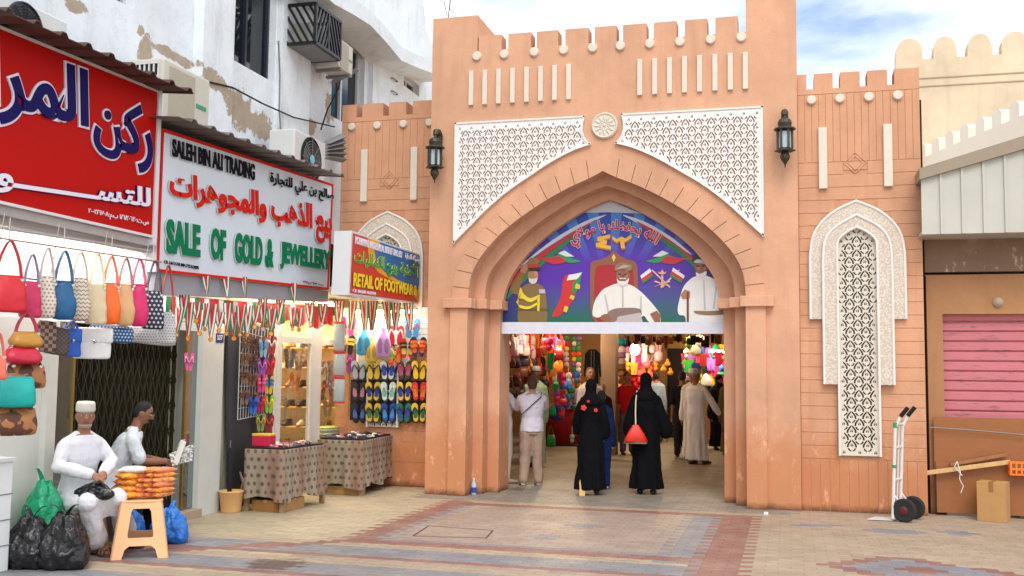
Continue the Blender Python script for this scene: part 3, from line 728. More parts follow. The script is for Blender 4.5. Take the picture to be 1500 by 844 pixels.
# cage
ck_ = P('black_iron', (20,22,28), .45, .05)
Yc = gx(413, 5, XU).y; co_ = gy(463, 5, Yc); Xc = co_.x; Ye = gx(499, 28, Xc).y; zt = co_.z; zb = gy(462, 62, Yc).z
cage = thing('balcony_cage', 'black iron cage of slanting bars on the white wall, shielding an air conditioner', 'balcony', (Xc, Yc, zb))
fb = MB()
E8 = [(XU,Yc),(Xc,Yc),(Xc,Ye),(XU,Ye)]
for i in range(3):
    for z in (zb, zt): fb.tube([(*E8[i],z),(*E8[i+1],z)], .028, 4)
for e in E8: fb.tube([(*e,zb),(*e,zt)], .028, 4)
fb.build('frame', ck_, cage)
sb = MB(); H = zt-zb
def slats(a, b, n, flip):
    a, b = Vector((*a,0)), Vector((*b,0)); Ln = (b-a).length
    for i in range(-3, n):
        s0 = i/n*1.0; pts = []
        u0, u1 = s0*1.2, s0*1.2+.62
        z0, z1 = (1, 0) if not flip else (0, 1)
        def at(u): k = (u-u0)/(u1-u0); return u, z0+(z1-z0)*k
        ua, ub = max(0, u0), min(1, u1)
        if ub-ua < .08: continue
        p = at(ua); q = at(ub); sb.tube([a+(b-a)*p[0]+Vector((0,0,zb+H*p[1])), a+(b-a)*q[0]+Vector((0,0,zb+H*q[1]))], .02, 4)
slats(E8[0], E8[1], 6, False); Ym = (Yc+Ye)/2
slats((Xc,Yc), (Xc,Ym), 5, True); slats((Xc,Ym), (Xc,Ye), 5, False); sb.tube([(Xc,Ym,zb),(Xc,Ym,zt)], .025, 4)
sb.build('bars', ck_, cage)
MB().box((XU,Yc+.03,zb-.02),(Xc-.03,Ye-.03,zb+.01)).build('floor', GREYM, cage)
MB().box((XU+.04,Yc+.12,zb+.02),(Xc-.12,Ye-.15,zt-.2)).build('enclosed_unit', P('old_ac', (190,186,176), .6, .2, 4), cage, bevel=.02)
# cables along the wall
for lb_, pts_ in (('black cable drooping along the white wall above the white sign', ((306,120),(340,128),(385,152),(430,172),(490,186))), ('thin grey pipe running down the white wall beside the tall window', ((408,60),(410,110),(409,160),(412,200))), ('black cable from the air conditioner by the cage down the wall', ((500,100),(496,130),(480,160),(470,190)))):
    m = MB(); m.tube([gx(x, y, XU+.14) for x, y in pts_], .011, 6); tag(m.build('cable', DARK if 'black' in lb_ else GREYM, org=tuple(gx(*pts_[0], XU))), lb_, 'cable')
# awning stay
st_ = MB(); a = gx(486, 118, XU+.02); b = gx(524, 98, XU+.5); st_.hexa([a+Vector((0,0,-.05)), b+Vector((0,0,-.05)), b, a], [q+Vector((0,.05,0)) for q in (a+Vector((0,0,-.05)), b+Vector((0,0,-.05)), b, a)])
tag(st_.build('metal_stay', GREYM, org=tuple(a)), 'pale metal strut slanting from the white wall below the air conditioner by the cage', 'bracket')
# ------------------------------------------------------------------ corrugated awnings over the signs
def corrug(label, Xe, Xi, p0, p1, mat, n, h=.035, rise=.1):
    """sheet with its front edge through two pixels at plane Xe; trapezoid ribs"""
    a = gx(*p0, Xe); b = gx(*p1, Xe); mb = MB(); prof = []
    for i in range(n):
        for u, z in ((0,0),(.62,0),(.72,1),(.86,1),(.96,0)): prof.append(((i+u)/n, z*h))
    prof.append((1, 0)); T = .008
    fr = [a+(b-a)*u+Vector((0,0,z)) for u, z in prof]; bk_ = [Vector((Xi, q.y, q.z+rise)) for q in fr]; n_ = len(fr); d = Vector((0,0,T))
    mb.add(fr+bk_+[q+d for q in fr]+[q+d for q in bk_], [(i,i+1,n_+i+1,n_+i) for i in range(n_-1)]+[(2*n_+i+1,2*n_+i,3*n_+i,3*n_+i+1) for i in range(n_-1)]+[(i+1,i,2*n_+i,2*n_+i+1) for i in range(n_-1)]+[(0,n_,3*n_,2*n_),(n_-1,2*n_-1+0,4*n_-1,3*n_-1)])
    return tag(mb.build('corrugated_awning', mat, org=tuple(a)), label, 'awning', 'corrugated awnings over the shop signs')
def rusty(name, rgb):
    t = NT(name); c = lin(rgb); f = t.noise(3, 6, .7); return t.out(t.mix(t.ramp(f, .35, .7), sc(c, .6), sc(c, 1.2)), .6)
corrug('brown corrugated metal awning above the big red sign', -5.28, -6.5, (-20,5), (284,138), rusty('brown_sheet', (82,54,46)), 9)
corrug('grey corrugated metal awning above the white jewellery sign', -5.30, -6.5, (262,172), (505,260), rusty('grey_sheet', (118,110,104)), 11, .03)
sh = MB(); q = [gx(x, y, -6.05) for x, y in ((478,232),(503,238),(503,196),(478,208))]
for i in range(5):
    f0, f1 = i/5, (i+1)/5; l0 = q[0]+(q[3]-q[0])*f0; r0 = q[1]+(q[2]-q[1])*f0; l1 = q[0]+(q[3]-q[0])*f1; r1 = q[1]+(q[2]-q[1])*f1; b = Vector((-.05,0,0)); mL = (l0+l1)/2+Vector((.06,0,0)); mR = (r0+r1)/2+Vector((.06,0,0))
    sh.hexa([l0, r0, mR, mL], [l0+b, r0+b, mR+b, mL+b]); sh.hexa([mL, mR, r1, l1], [mL+b, mR+b, r1+b, l1+b])
tag(sh.build('corrugated_sheet', GREYM, org=tuple(q[0])), 'short grey corrugated sheet leaning behind the end of the white sign', 'metal sheet')
bd = MB(); bd.box((-6.5,gx(484,300,-6.3).y,2.4),(-6.28,gx(505,300,-6.28).y,3.4))  # near-black block put in for the shade past the sign's end
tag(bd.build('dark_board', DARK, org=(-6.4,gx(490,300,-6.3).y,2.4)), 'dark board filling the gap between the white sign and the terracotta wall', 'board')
# ================================================================== signs
SX = -5.6
def px4(l, X=SX): return [gx(x, y, X) for x, y in l]
def sign_board(name, label, cor, X, th, face, side, cat='sign', border=None, bw=.03):
    q = px4(cor, X); t = thing(name, label, cat, q[3])
    d = Vector((-th,0,0)); MB().hexa([q[3],q[2],q[1],q[0]], [p+d for p in (q[3],q[2],q[1],q[0])]).build('box', side, t)
    e = Vector((.004,0,0)); fc = [p+e for p in q]
    MB().hexa([fc[3],fc[2],fc[1],fc[0]], [p-Vector((.003,0,0)) for p in (fc[3],fc[2],fc[1],fc[0])]).build('face', face, t)
    if border:
        b = MB()
        for i in range(4):
            a, c = fc[i], fc[(i+1) % 4]; cen = sum(fc, Vector())/4
            def inn(p): v = cen-p; return p+Vector((0, math.copysign(bw, v.y), math.copysign(bw, v.z)))
            b.hexa([a, c, inn(c), inn(a)], [p+Vector((.012,0,0)) for p in (a, c, inn(c), inn(a))])
        b.build('border', border, t)
    return t, q
def bil(q, u, v): return (q[0]*(1-u)+q[1]*u)*(1-v)+(q[3]*(1-u)+q[2]*u)*v
REDS = P('sign_red', (182,14,8), .6, .06, 1.5, **{'Specular IOR Level': .12}); NAVY = P('navy_letter', (20,14,84), .6, 0, **{'Specular IOR Level': .12}); LILAC = P('lilac_letter', (222,220,232), .4, 0)
WHS = P('sign_white', (206,218,228), .35, .03, 2); REDL = P('red_letter', (206,30,18), .6, 0, **{'Specular IOR Level': .12}); GRNL = P('green_letter', (0,116,76), .6, 0, **{'Specular IOR Level': .12}); BLKL = P('black_letter', (14,12,30), .6, 0, **{'Specular IOR Level': .12}); SHADE = P('letter_side', (206,206,204), .5, 0)
def words(par, name, mat, body, px_, X=SX, th=.012, bold=0, off=.008, edge=None, eb=.02, eoff=None):
    q = px4(px_, X); ref = None
    if edge:
        ref, _ = text_loops(body, bold); b2 = MB(); vs, fs = text_loops(body, bold+eb)
        letters(b2, body, q, th*.6, bold+eb, off-.003 if eoff is None else eoff, ref, Vector((1,0,0))); b2.build(name+'_outline', edge, par)
    mb = MB(); letters(mb, body, q, th, bold, off, None, Vector((1,0,0))); return mb.build(name, mat, par)
rs, rq = sign_board('shop_sign', 'large red shop sign with dark blue Arabic lettering outlined in white', [(-40,22),(232,133),(228,350),(-40,290)], SX, .14, REDS, WHITEM, border=WHITEM, bw=.022)
words(rs, 'headline', NAVY, arabic('ركن'), [(134,138),(221,158),(220,262),(134,222)], th=.02, bold=.026, edge=LILAC, eb=.03)
words(rs, 'headline', NAVY, arabic('المرا'), [(-20,52),(126,104),(126,212),(-20,178)], th=.02, bold=.026, edge=LILAC, eb=.03)
words(rs, 'second_line', LILAC, arabic('للتســــــــو'), [(-10,234),(218,276),(217,312),(-10,282)], th=.016, bold=.028, edge=NAVY, eb=.022)
words(rs, 'licence_line', LILAC, arabic('س.ت:٢٠٦٢٠/٦/١ ب.م:٦٧٠٨/٢٠٠٢'), [(128,305),(216,322),(216,333),(128,315)], th=.004, bold=.01)
ws, wq = sign_board('shop_sign', 'white shop sign with green SALE OF GOLD & JEWELLERY and red Arabic lettering', [(236,188),(487,270),(480,425),(228,398)], SX, .14, WHS, WHITEM, border=REDL, bw=.028)
def ln(name, mat, body, a, b, bold, th=.016, edge=True): return words(ws, name, mat, body, [a[0], b[0], b[1], a[1]], bold=bold, th=th, off=.014, edge=SHADE if edge else None, eb=.012)
ln('owner_name', BLKL, 'SALEH BIN ALI TRADING', ((249,203),(249,229)), ((370,241),(370,265)), .035)
ln('owner_name_arabic', BLKL, arabic('صالح بن علي للتجارة'), ((393,251),(393,275)), ((486,280),(486,300)), .02)
ln('arabic_line', REDL, arabic('بيع الذهب والمجوهرات'), ((245,248),(245,302)), ((483,306),(483,360)), .036, .02)
tl, tr, br, bl = (240,320), (481,368), (480,404), (240,371)
for wd_, u0, u1 in (('SALE',0,.205), ('OF',.272,.362), ('GOLD',.418,.585), ('&',.612,.655), ('JEWELLERY',.697,1)):
    f = lambda u, a, b: (a[0]+(b[0]-a[0])*u, a[1]+(b[1]-a[1])*u)
    ln('english_line', GRNL, wd_, (f(u0,tl,tr),f(u0,bl,br)), (f(u1,tl,tr),f(u1,bl,br)), .045, .02)
ln('licence_line', BLKL, 'CR.1611518 MM.7751/2005', ((238,381),(238,386)), ((289,390),(289,395)), .02, .003, False)
ln('licence_line', BLKL, arabic('س ت ١٦١١٥١٨ م م ٧٧٥١'), ((442,411),(442,415)), ((472,416),(472,420)), .0, .003, False)
FAS = P('fascia_grey', (150,152,160), .6, .06, 3)
for nm, lb, cr in (('fascia', 'grey metal fascia strip under the white jewellery sign', [(229,399),(481,426),(480,443),(224,430)]),):
    q = px4(cr, SX-.03); tag(MB().hexa([q[3],q[2],q[1],q[0]], [p+Vector((-.1,0,0)) for p in (q[3],q[2],q[1],q[0])]).build(nm, FAS, org=tuple(q[3])), lb, 'fascia')
pc = MB(); a = gx(232, 134, SX+.01); b = gx(229, 352, SX+.01); pc.box((SX-.1,a.y-.004,b.z-.05),(SX+.02,a.y+.05,a.z+.02)); tag(pc.build('sign_post', WHITEM, org=(SX,a.y,b.z)), 'slim white metal post between the red sign and the white sign', 'post')
# grey beams under the red sign
bm = MB()
for y0, y1, X in ((291,352,SX-.02),(306,362,SX-.10)):
    a = gx(-40, y0, X); b = gx(229, y1, X); bm.hexa([a, b, b+Vector((0,0,-.07)), a+Vector((0,0,-.07))], [p+Vector((-.06,0,0)) for p in (a, b, b+Vector((0,0,-.07)), a+Vector((0,0,-.07))) ])
bm.tube([gx(-40,327,SX-.05), gx(228,369,SX-.05)], .014, 6); tag(bm.build('awning_beam', P('beam_grey', (176,172,170), .55, .15, 4), org=tuple(gx(228,352,SX))), 'grey metal beams running under the red sign above the handbags', 'beam')
# footwear sign
RX0 = -4.95
n_t, n_b = gx(515,338,RX0), gx(510.5,432,RX0); f_t, f_b = gx(634,379.5,-5.03), gx(634,448,-5.03)
fs_ = thing('shop_sign', 'boxed red and blue sign with yellow RETAIL OF FOOTWEAR lettering beside the gate', 'sign', n_b)
back = [gy(x, y, n_t.y) for x, y in ((490,335),(487,431))]; dv = Vector((back[0].x-n_t.x,0,0))
MB().hexa([n_b, f_b, f_t, n_t], [p+dv for p in (n_b, f_b, f_t, n_t)]).build('box', WHITEM, fs_)
def fq(u, v, d=.004):
    p = (n_t*(1-u)+f_t*u)*(1-v)+(n_b*(1-u)+f_b*u)*v; return p+Vector((d,0,0))
def uvpoly(mb, l, d, k=1): mb.add([fq(u, v, d) for u, v in l], [list(range(len(l)))])
fa = MB(); uvpoly(fa, [(.012,.03),(1,.03),(1,.97),(.012,.97)], .004)
bluep = [(.3,.03),(.24,.2),(.26,.38),(.36,.52),(.5,.6),(.68,.66),(.82,.75),(.93,.97),(1,.97),(1,.03)]
fa.mat(1); uvpoly(fa, [(.16,.03)]+[(u-.07,v+.03) for u, v in bluep[1:6]]+[(.8,.97),(.99,.97),(.9,.6),(.5,.03)], .006)
fa.mat(2); uvpoly(fa, bluep, .008); fa.build('face', [P('fs_red', (206,52,34), .4, .06), P('fs_yellow', (232,170,40), .4, .06), P('fs_blue', (24,110,176), .4, .06)], fs_)
YEL = P('yellow_letter', (240,216,40), .4, 0); GL2 = P('lime_letter', (20,150,84), .4, 0)
def fw(name, mat, body, u0, u1, v0, v1, bold, edge=None, eb=.015):
    quad = [fq(u0,v0,0), fq(u1,v0,0), fq(u1,v1,0), fq(u0,v1,0)]
    if edge:
        ref, _ = text_loops(body, bold); b = MB(); letters(b, body, quad, .004, bold+eb, .010, ref, Vector((1,0,0))); b.build(name+'_outline', edge, fs_)
    b = MB(); letters(b, body, quad, .006, bold, .012, None, Vector((1,0,0))); b.build(name, mat, fs_)
fw('owner_line', LILAC, 'MOHAMMAD ABDULLAH AL HATHEF TRAD. EST', .03, .56, .07, .19, .02)
fw('owner_line_arabic', LILAC, arabic('محمد عبدالله وشركاه للتجارة'), .60, .97, .06, .2, .015)
fw('arabic_line', GL2, arabic('تجارة الأحذية وبيع الكماليات'), .03, .98, .23, .58, .03, YEL, .016)
fw('english_line', YEL, 'RETAIL OF FOOTWEAR & LUXURIES', .03, 1.06, .64, .86, .035, P('fs_dark', (90,24,20), .4, 0), .012)
fw('licence_line', LILAC, 'C.R. 1063286  MUTRAH', .03, .26, .90, .95, .0)
# ================================================================== shop fronts
XS = -6.3
def Yx(x, X=XS, y=600): return gx(x, y, X).y
CREAMP = P('cream_panel', (214,214,206), .5, .06, 3); TILEW = P('white_board', (226,230,230), .5, .04, 4)
sf = thing('bag_shop', 'handbag shop with a white header, pale pillar and mirror strips under the red sign', 'shop', (XS, -4, 0))
ya, yb, yc, yd = -9.5, Yx(62), Yx(105), Yx(270)
ye, yf = Yx(287), Yx(327)
MB().box((XS-.05,ya,2.02),(XS,ye,3.2)).build('header', TILEW, sf)
MB().box((XS-.05,ya,0),(XS,yb-.02,2.019)).build('side_panel', CREAMP, sf)
MB().box((XS-.06,yb-.02,0),(XS+.06,Yx(74),2.018)).build('post', CREAMP, sf)
MB().box((XS-.012,Yx(74),.1),(XS-.004,yc,2.019)).build('mirror_glass', P('mirror_glass', (150,160,160), .03, 0, metal=.85), sf)
MB().box((XS-.012,yd,.1),(XS-.004,ye,2.019)).build('mirror_glass', MATS['mirror_glass'], sf)
for y_ in (yd, yc): MB().box((XS-.02,y_-.012,.0),(XS+.01,y_+.012,2.0)).build('brass_trim', P('brass', (168,140,70), .4, .1, metal=.7), sf)
MB().box((XS-.25,ye,0),(XS+.06,Yx(325,XS+.06),2.9)).build('pillar', P('pillar_cream', (208,210,204), .55, .08, 3), sf)
MB().box((XS-.3,Yx(325,XS+.06)+.001,0),(XS+.0,yf+.06,2.9)).build('door_jamb', P('jamb_cream', (188,182,158), .55, .08, 3), sf)
MB().box((XS-.3,ya,0),(XS+.12,ye-.001,.09)).build('step', CONC, sf)
np_ = MB(); q = gx(310, 492, XS+.06); np_.box((XS+.061,gx(316,497,XS+.06).y,gx(316,502,XS+.06).z),(XS+.067,gx(327,497,XS+.06).y,gx(316,488,XS+.06).z)); npo = np_.build('number_plate', P('plate_blue', (40,60,120), .4, 0), sf)
b = MB(); letters(b, '327', [gx(x, y, XS+.067) for x, y in ((318,491),(326,491),(326,498),(318,498))], .001, .02, .001, None, Vector((1,0,0))); b.build('digits', LILAC, npo)
# folding grille
gr = thing('folding_grille', 'dark green folding metal grille closed behind the two seated men', 'grille', (XS-.14, (yc+yd)/2, 0))
gm = P('grille_green', (52,50,32), .5, .25, 5)
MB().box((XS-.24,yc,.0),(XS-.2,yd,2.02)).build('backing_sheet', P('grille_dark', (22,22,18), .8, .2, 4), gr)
n = 17; v_ = MB(); 
for i in range(n+1):
    y = yc+(yd-yc)*i/n; v_.box((XS-.165,y-.016,.08),(XS-.135,y+.016,2.0)); v_.box((XS-.135,y-.005,.08),(XS-.125,y+.005,2.0))
v_.build('uprights', gm, gr)
d_ = MB()
for i in range(n):
    y0 = yc+(yd-yc)*i/n; y1 = yc+(yd-yc)*(i+1)/n
    for k in range(7):
        z0 = .12+k*.27; d_.tube([(XS-.12,y0,z0),(XS-.12,y1,z0+.27)], .006, 4); d_.tube([(XS-.115,y0,z0+.27),(XS-.115,y1,z0)], .006, 4)
d_.build('lattice_bars', gm, gr)
# ------------------------------------------------------------------ footwear shop behind the glass
fo = thing('footwear_shop', 'footwear shop with a white framed glass door and bright shelves of shoes', 'shop', (XS, -.5, 0))
y0, y1 = yf+.06, .69
PW = P('frame_white', (228,228,224), .45, .04, 3)
yl, yr = Yx(403), Yx(500)
fr = MB()
for xa, xb in ((402,409),(452,467),(497,503)): fr.box((XS-.04,Yx(xa),.0),(XS+.02,Yx(xb),2.5))
for za, zb in ((1.96,2.04),(2.42,2.5)): fr.box((XS-.039,yl,za),(XS+.019,yr,zb))
fr.box((XS-.038,Yx(467),.0),(XS+.018,yr,.62)); fr.build('door_frame', PW, fo)
GL_ = NT('shop_glass'); _tr = GL_.n('ShaderNodeBsdfTransparent'); _tr.inputs[0].default_value = (.93,.95,.95,1); _gs = GL_.n('ShaderNodeBsdfGlossy'); _gs.inputs['Roughness'].default_value = .02; _lw = GL_.n('ShaderNodeLayerWeight'); _lw.inputs[0].default_value = .5; _fr = GL_.n('ShaderNodeMath', operation='MULTIPLY_ADD'); GL_.t.links.new(GL_.m_('POWER', _lw.outputs['Facing'], 3.0), _fr.inputs[0]); _fr.inputs[1].default_value = .5; _fr.inputs[2].default_value = .03; _ms = GL_.n('ShaderNodeMixShader'); GL_.t.links.new(_fr.outputs[0], _ms.inputs[0]); GL_.t.links.new(_tr.outputs[0], _ms.inputs[1]); GL_.t.links.new(_gs.outputs[0], _ms.inputs[2]); GL_.t.links.new(_ms.outputs[0], GL_.t.nodes['Material Output'].inputs['Surface']); GLASS = GL_.m
MB().box((XS-.012,Yx(409),.05),(XS-.006,Yx(452),1.96)).build('door_glass', GLASS, fo); MB().box((XS-.012,Yx(467),.62),(XS-.006,Yx(497),1.96)).build('window_glass', GLASS, fo)
hd = MB(); hy = Yx(410); hd.tube([(XS+.02,hy+.03,.95),(XS+.06,hy+.03,.97),(XS+.06,hy+.03,1.25),(XS+.02,hy+.03,1.27)], .012, 6); hd.build('door_handle', GREYM, fo)
INW = P('interior_wall', (236,226,206), .7, .05, 3)
iw = MB(); iw.box((-9.2,1.75,0),(-6.31,1.8,2.6)); iw.box((-9.25,y0,0),(-9.2,1.8,2.6)); iw.box((-9.2,y0-.05,0),(XS-.3,y0,2.6)); iw.box((-9.2,y0,2.6),(-6.31,1.8,2.64)); iw.box((XS-.03,y0,2.5),(XS+.02,y1,3.2)); iw.box((XS-.05,y0,0),(XS,yl,2.5)); iw.build('interior_wall', INW, fo)
shv = MB(); SHZ = [.45,.75,1.05,1.35,1.65,1.95]
for z in SHZ: shv.box((-8.6,1.42,z-.02),(-6.4,1.75,z))
shv.build('shelves', P('shelf_wood', (200,150,84), .5, .1), fo)
ca = MB(); ca.box((XS-.32,Yx(467),0),(XS+.16,yr+.2,.62)); ca.build('counter', P('counter_white', (222,214,200), .5, .05), fo)
def tube_lamp(label, a, b, e=18, area=None, col=(255,246,226), r=.02):
    a, b = Vector(a), Vector(b); t = thing('tube_lamp', label, 'lamp', a)
    MB().tube([a, b], r, 8).build('tube', glow('tube_glow_%d' % e, col, e), t)
    c_ = MB(); n = Vector((0,0,r+.012)); w = (b-a).cross(Vector((0,0,1))).normalized()*.035; c_.hexa([a-w+n, b-w+n, b+w+n, a+w+n], [p+Vector((0,0,.03)) for p in (a-w+n, b-w+n, b+w+n, a+w+n)]); c_.build('holder', PW, t)
    if area:
        l = bpy.data.lights.new('lamp_light', 'AREA'); l.shape = 'RECTANGLE'; l.size = (b-a).length; l.size_y = .08; l.energy = area; l.color = lin(col)
        o = bpy.data.objects.new('lamp_light', l); COL.objects.link(o); o.parent = t; m_ = (a+b)/2-Vector((0,0,.035))
        d = (b-a).normalized(); o.location = m_-WL[t.name]; o.rotation_euler = (0,0,math.atan2(d.y,d.x))
    return t
tube_lamp('fluorescent tube inside the footwear shop, deep behind the glass door', (-8.4,.6,2.52), (-6.8,.6,2.52), 9, 90, (255,226,170))
tube_lamp('fluorescent tube over the footwear shop door', (XS+.12,-1.9,2.52), (XS+.12,.5,2.52), 9, 9)
tube_lamp('fluorescent tube shining on the white header over the handbags', (XS+.28,-6.2,2.86), (XS+.28,-3.4,2.86), 9, 20, (246,250,255))
tube_lamp('fluorescent tube under the footwear sign', (-5.9,.42,2.42), (-4.95,.42,2.42), 9, 6)
tube_lamp('fluorescent tube behind the hanging medals', (-5.95,-2.7,2.48), (-5.95,-1.2,2.48), 9, 7)
hw = MB(); hw.box((-6.25,.64,1.98),(-4.6,.66,2.5)); tag(hw.build('white_backboard', TILEW, org=(-5.4,.65,1.98)), 'white board on the terracotta wall behind the top row of slippers', 'board')  # added white panel standing in for glare and white goods under the sign
sfp = MB(); sfp.box((-6.5,-9.5,3.2),(-5.75,-1.0,3.24)); sfp.box((-6.27,-1.0,2.62),(-5.05,.69,2.66)); tag(sfp.build('soffit', P('soffit_white', (214,212,206), .7, .1, 3), org=(-6,-3,3.2)), 'pale ceiling boards behind the shop signs', 'ceiling')
# ================================================================== the covered lane behind the gate
LANE = plaster('lane_plaster', (196,170,138))
sl_ = thing('souq_arcade', 'covered lane of market stalls seen through the gateway', 'arcade', (-3, 10, 0))
m1 = MB(); m1.box((-9.5,1.2,3.3),(2,22,3.45)); m1.build('roof', LANE, sl_)
m1 = MB(); m1.box((-9.5,21.8,0),(2,22,3.3)); m1.box((.35,1.0,0),(.5,22,3.3)); m1.box((-9.6,1.85,0),(-9.4,22,3.3)); m1.box((-9.4,1.85,0),(-4.9,2.0,3.3)); m1.build('walls', LANE, sl_)
for x, y, w in ((-3.45,7.2,.3), (-3.35,16.5,.9)):
    m1 = MB(); m1.box((x-w/2,y,0),(x+w/2,y+.35,3.3)); m1.build('column', P('column_brown', (150,124,104), .7, .1, 3), sl_)
# ================================================================== lanterns, banner
def FB(p, turn=0):
    v = CAM-Vector(p); v.z = 0; v.normalize(); v = Matrix.Rotation(turn, 3, 'Z') @ v
    return Vector((0,0,1)).cross(v).normalized(), Vector((0,0,1)), v       # right, up, out (to the viewer)
BRZ = P('bronze_patina', (74,70,60), .5, .25, 16, .2, 80, .6); LGL = P('lantern_glass', (176,190,200), .15, .1, 9)
def lantern(label, x, z0, z1):
    L_ = thing('wall_lantern', label, 'lantern', (x, -.22, z0)); s = (z1-z0)
    c = lambda k: (x, -.22, z0+s*k)
    MB().lathe([(.002,.0),(.012,.05),(.03,.08),(.055,.12),(.06,.15),(.045,.19),(.03,.2)], c(0), 14).build('finial', BRZ, L_)
    MB().lathe([(.03,0),(.125,.012),(.125,.022),(.1,.03),(.075,.05)], c(.27), 6).build('tray', BRZ, L_)
    MB().lathe([(.078,0),(.078,.2)], c(.335), 6).build('pane', LGL, L_)
    for i in range(6):
        a = i*math.pi/3; q = Vector((x+.085*math.cos(a), -.22+.085*math.sin(a), 0)); MB().box((q.x-.014,q.y-.014,z0+s*.33),(q.x+.014,q.y+.014,z0+s*.635)).build('corner_post', BRZ, L_)
    MB().lathe([(.085,0),(.13,.008),(.13,.02),(.075,.05),(.085,.09),(.07,.13),(.02,.16),(.012,.2)], c(.63), 12).build('dome_cap', BRZ, L_)
    r = MB(); q = Vector(c(.90)); r.tube([q+Vector((.028*math.cos(t),0,.028*math.sin(t))) for t in [2*math.pi*i/14 for i in range(15)]], .006, 5); r.build('ring', BRZ, L_)
    b = MB(); top = z1-.02; b.tube([(x,-.005,z0+s*.5),(x,-.03,z0+s*.62),(x,-.05,top-.04)], [.035,.03,.045], 8); b.tube([(x,-.02,top-.05),(x,-.1,top),(x,-.2,top-.02),(x,-.23,top-.07)], [.04,.045,.04,.02], 8); b.tube([(x,-.22,top-.05),(x,-.22,z0+s*.9)], .008, 5)
    b.build('bracket', BRZ, L_)
lantern('dark bronze wall lantern left of the white latticework', -4.50, 4.08, 4.82); lantern('dark bronze wall lantern right of the white latticework', -.02, 4.10, 4.84)
# ---- printed banner hung in the arch (flat sheets a few millimetres apart)
YB = .60
bn = thing('hanging_banner', 'big printed banner in the arch with Arabic greeting, three bearded men in portraits and flags', 'banner', (XC, YB, 1.95))
def bp(l, k=0): return [gy(x, y, YB-.003*k) for x, y in l]
def flat(mb, l, k): mb.prism(bp(l, k), (0,.0015,0)); return mb
def prt(name, rgb, l, k, par=bn, rough=.5):
    m = MB()
    for s in (l if isinstance(l[0], list) else [l]):
        if len(s) >= 6:
            for _ in range(2): s = [q for a, b in zip(s, s[1:]+s[:1]) for q in ((a[0]*.8+b[0]*.2, a[1]*.8+b[1]*.2), (a[0]*.2+b[0]*.8, a[1]*.2+b[1]*.8))]
        flat(m, s, k)
    return m.build(name, P('print_%02x%02x%02x' % rgb, rgb, rough, .08, 9), par)
def bprint():
    t = NT('banner_print'); X, Y, Z = t.xyz(); m = t.m_     # object space, origin at the banner's foot
    r = m('SQRT', m('ADD', m('MULTIPLY', X, X), m('MULTIPLY', m('SUBTRACT', Z, 1.5), m('SUBTRACT', Z, 1.5))))
    a = m('ARCTAN2', X, m('SUBTRACT', Z, .5)); rays = m('GREATER_THAN', m('SINE', m('MULTIPLY', a, 26)), .1)
    up = t.ramp(Z, 1.15, 1.65); base = t.mix(t.ramp(m('ADD', Z, m('MULTIPLY', t.noise(2, 4), .3)), .5, 1.05), lin((20,100,74)), lin((84,34,166)))
    base = t.mix(t.ramp(m('ABSOLUTE', X), .9, 1.5), base, lin((34,34,110)))
    b2 = t.mix(rays, lin((32,66,166)), lin((62,128,206))); k = m('MINIMUM', m('MAXIMUM', up, 0), 1); return t.out(t.mix(k, base, b2), .45)
inner = [(x, z) for x, z in arch(A3)]
yb = lambda l: [Vector((x, YB, z)) for x, z in l]
zb_, zt_ = gy(900, 488, YB).z, 3.0
body = [(q[0]*1.0+(q[0]-XC)*.02, q[1]+.02) for q in arch(A3) if q[1] > 2.3]
MB().prism(yb([(body[0][0], zb_+.004)]+body+[(body[-1][0], zb_+.004)]), (0,.004,0)).build('sheet', bprint(), bn)
prt('hem', (214,216,228), [[(728,472),(1066,472),(1066,489),(728,489)]], 13)
prt('peak', (196,198,208), [[(846,312),(893,294),(940,313),(893,311)]], 1)
prt('swoosh_white', (206,212,224), [[(896,312),(860,322),(815,347),(770,382),(748,404),(790,370),(845,335)],[(905,312),(945,324),(985,348),(1020,378),(985,356),(940,330)]], 1)
prt('swoosh_red', (196,40,44), [[(880,318),(845,336),(790,371),(752,402),(744,425),(790,380),(845,340)],[(925,320),(965,340),(1010,372),(1040,400),(1010,380),(960,346)]], 2)
prt('swoosh_green', (40,124,66), [[(870,325),(845,341),(790,381),(748,420),(741,442),(756,424),(795,388)],[(945,334),(990,360),(1035,402),(1050,425),(1010,385)]], 3)
# lettering round the arch
def on_arc(body, x0, x1, yc, sag, hgt, mat, edge, bold, k=5):
    for name, mt, bo, kk in (('greeting_outline', edge, bold+.03, k), ('greeting', mat, bold, k+1)):
        ref, _ = text_loops(body, bold); vs, fs = text_loops(body, bo); F = fit(ref); mb = MB(); pts = []
        for v in vs:
            u, w = F(v); xx = x0+(x1-x0)*u; yy = yc+sag*(2*u-1)**2; sl = 4*sag*(2*u-1)/(x1-x0)
            pts.append(gy(xx+sl*hgt*(w-.5)*.9, yy-hgt*(w-.5), YB-.003*kk))
        mb.add(pts, fs); mb.build(name, mt, bn)
BW, BR = P('banner_white', (226,226,232), .5, 0), P('banner_red', (206,30,44), .5, 0)
on_arc(arabic('الله يحفظك يا مولاي'), 836, 963, 333, 22, 23, BR, BW, .03)
def stroke(l, w): return [(x, y-w/2) for x, y in l]+[(x, y+w/2) for x, y in l[::-1]]
G4 = [(894,346),(875,350),(889,355),(873,359),(895,363)]; G3 = [(897,348),(903,353),(910,349),(916,352),(925,346)]; G3b = [(906,350),(911,364)]
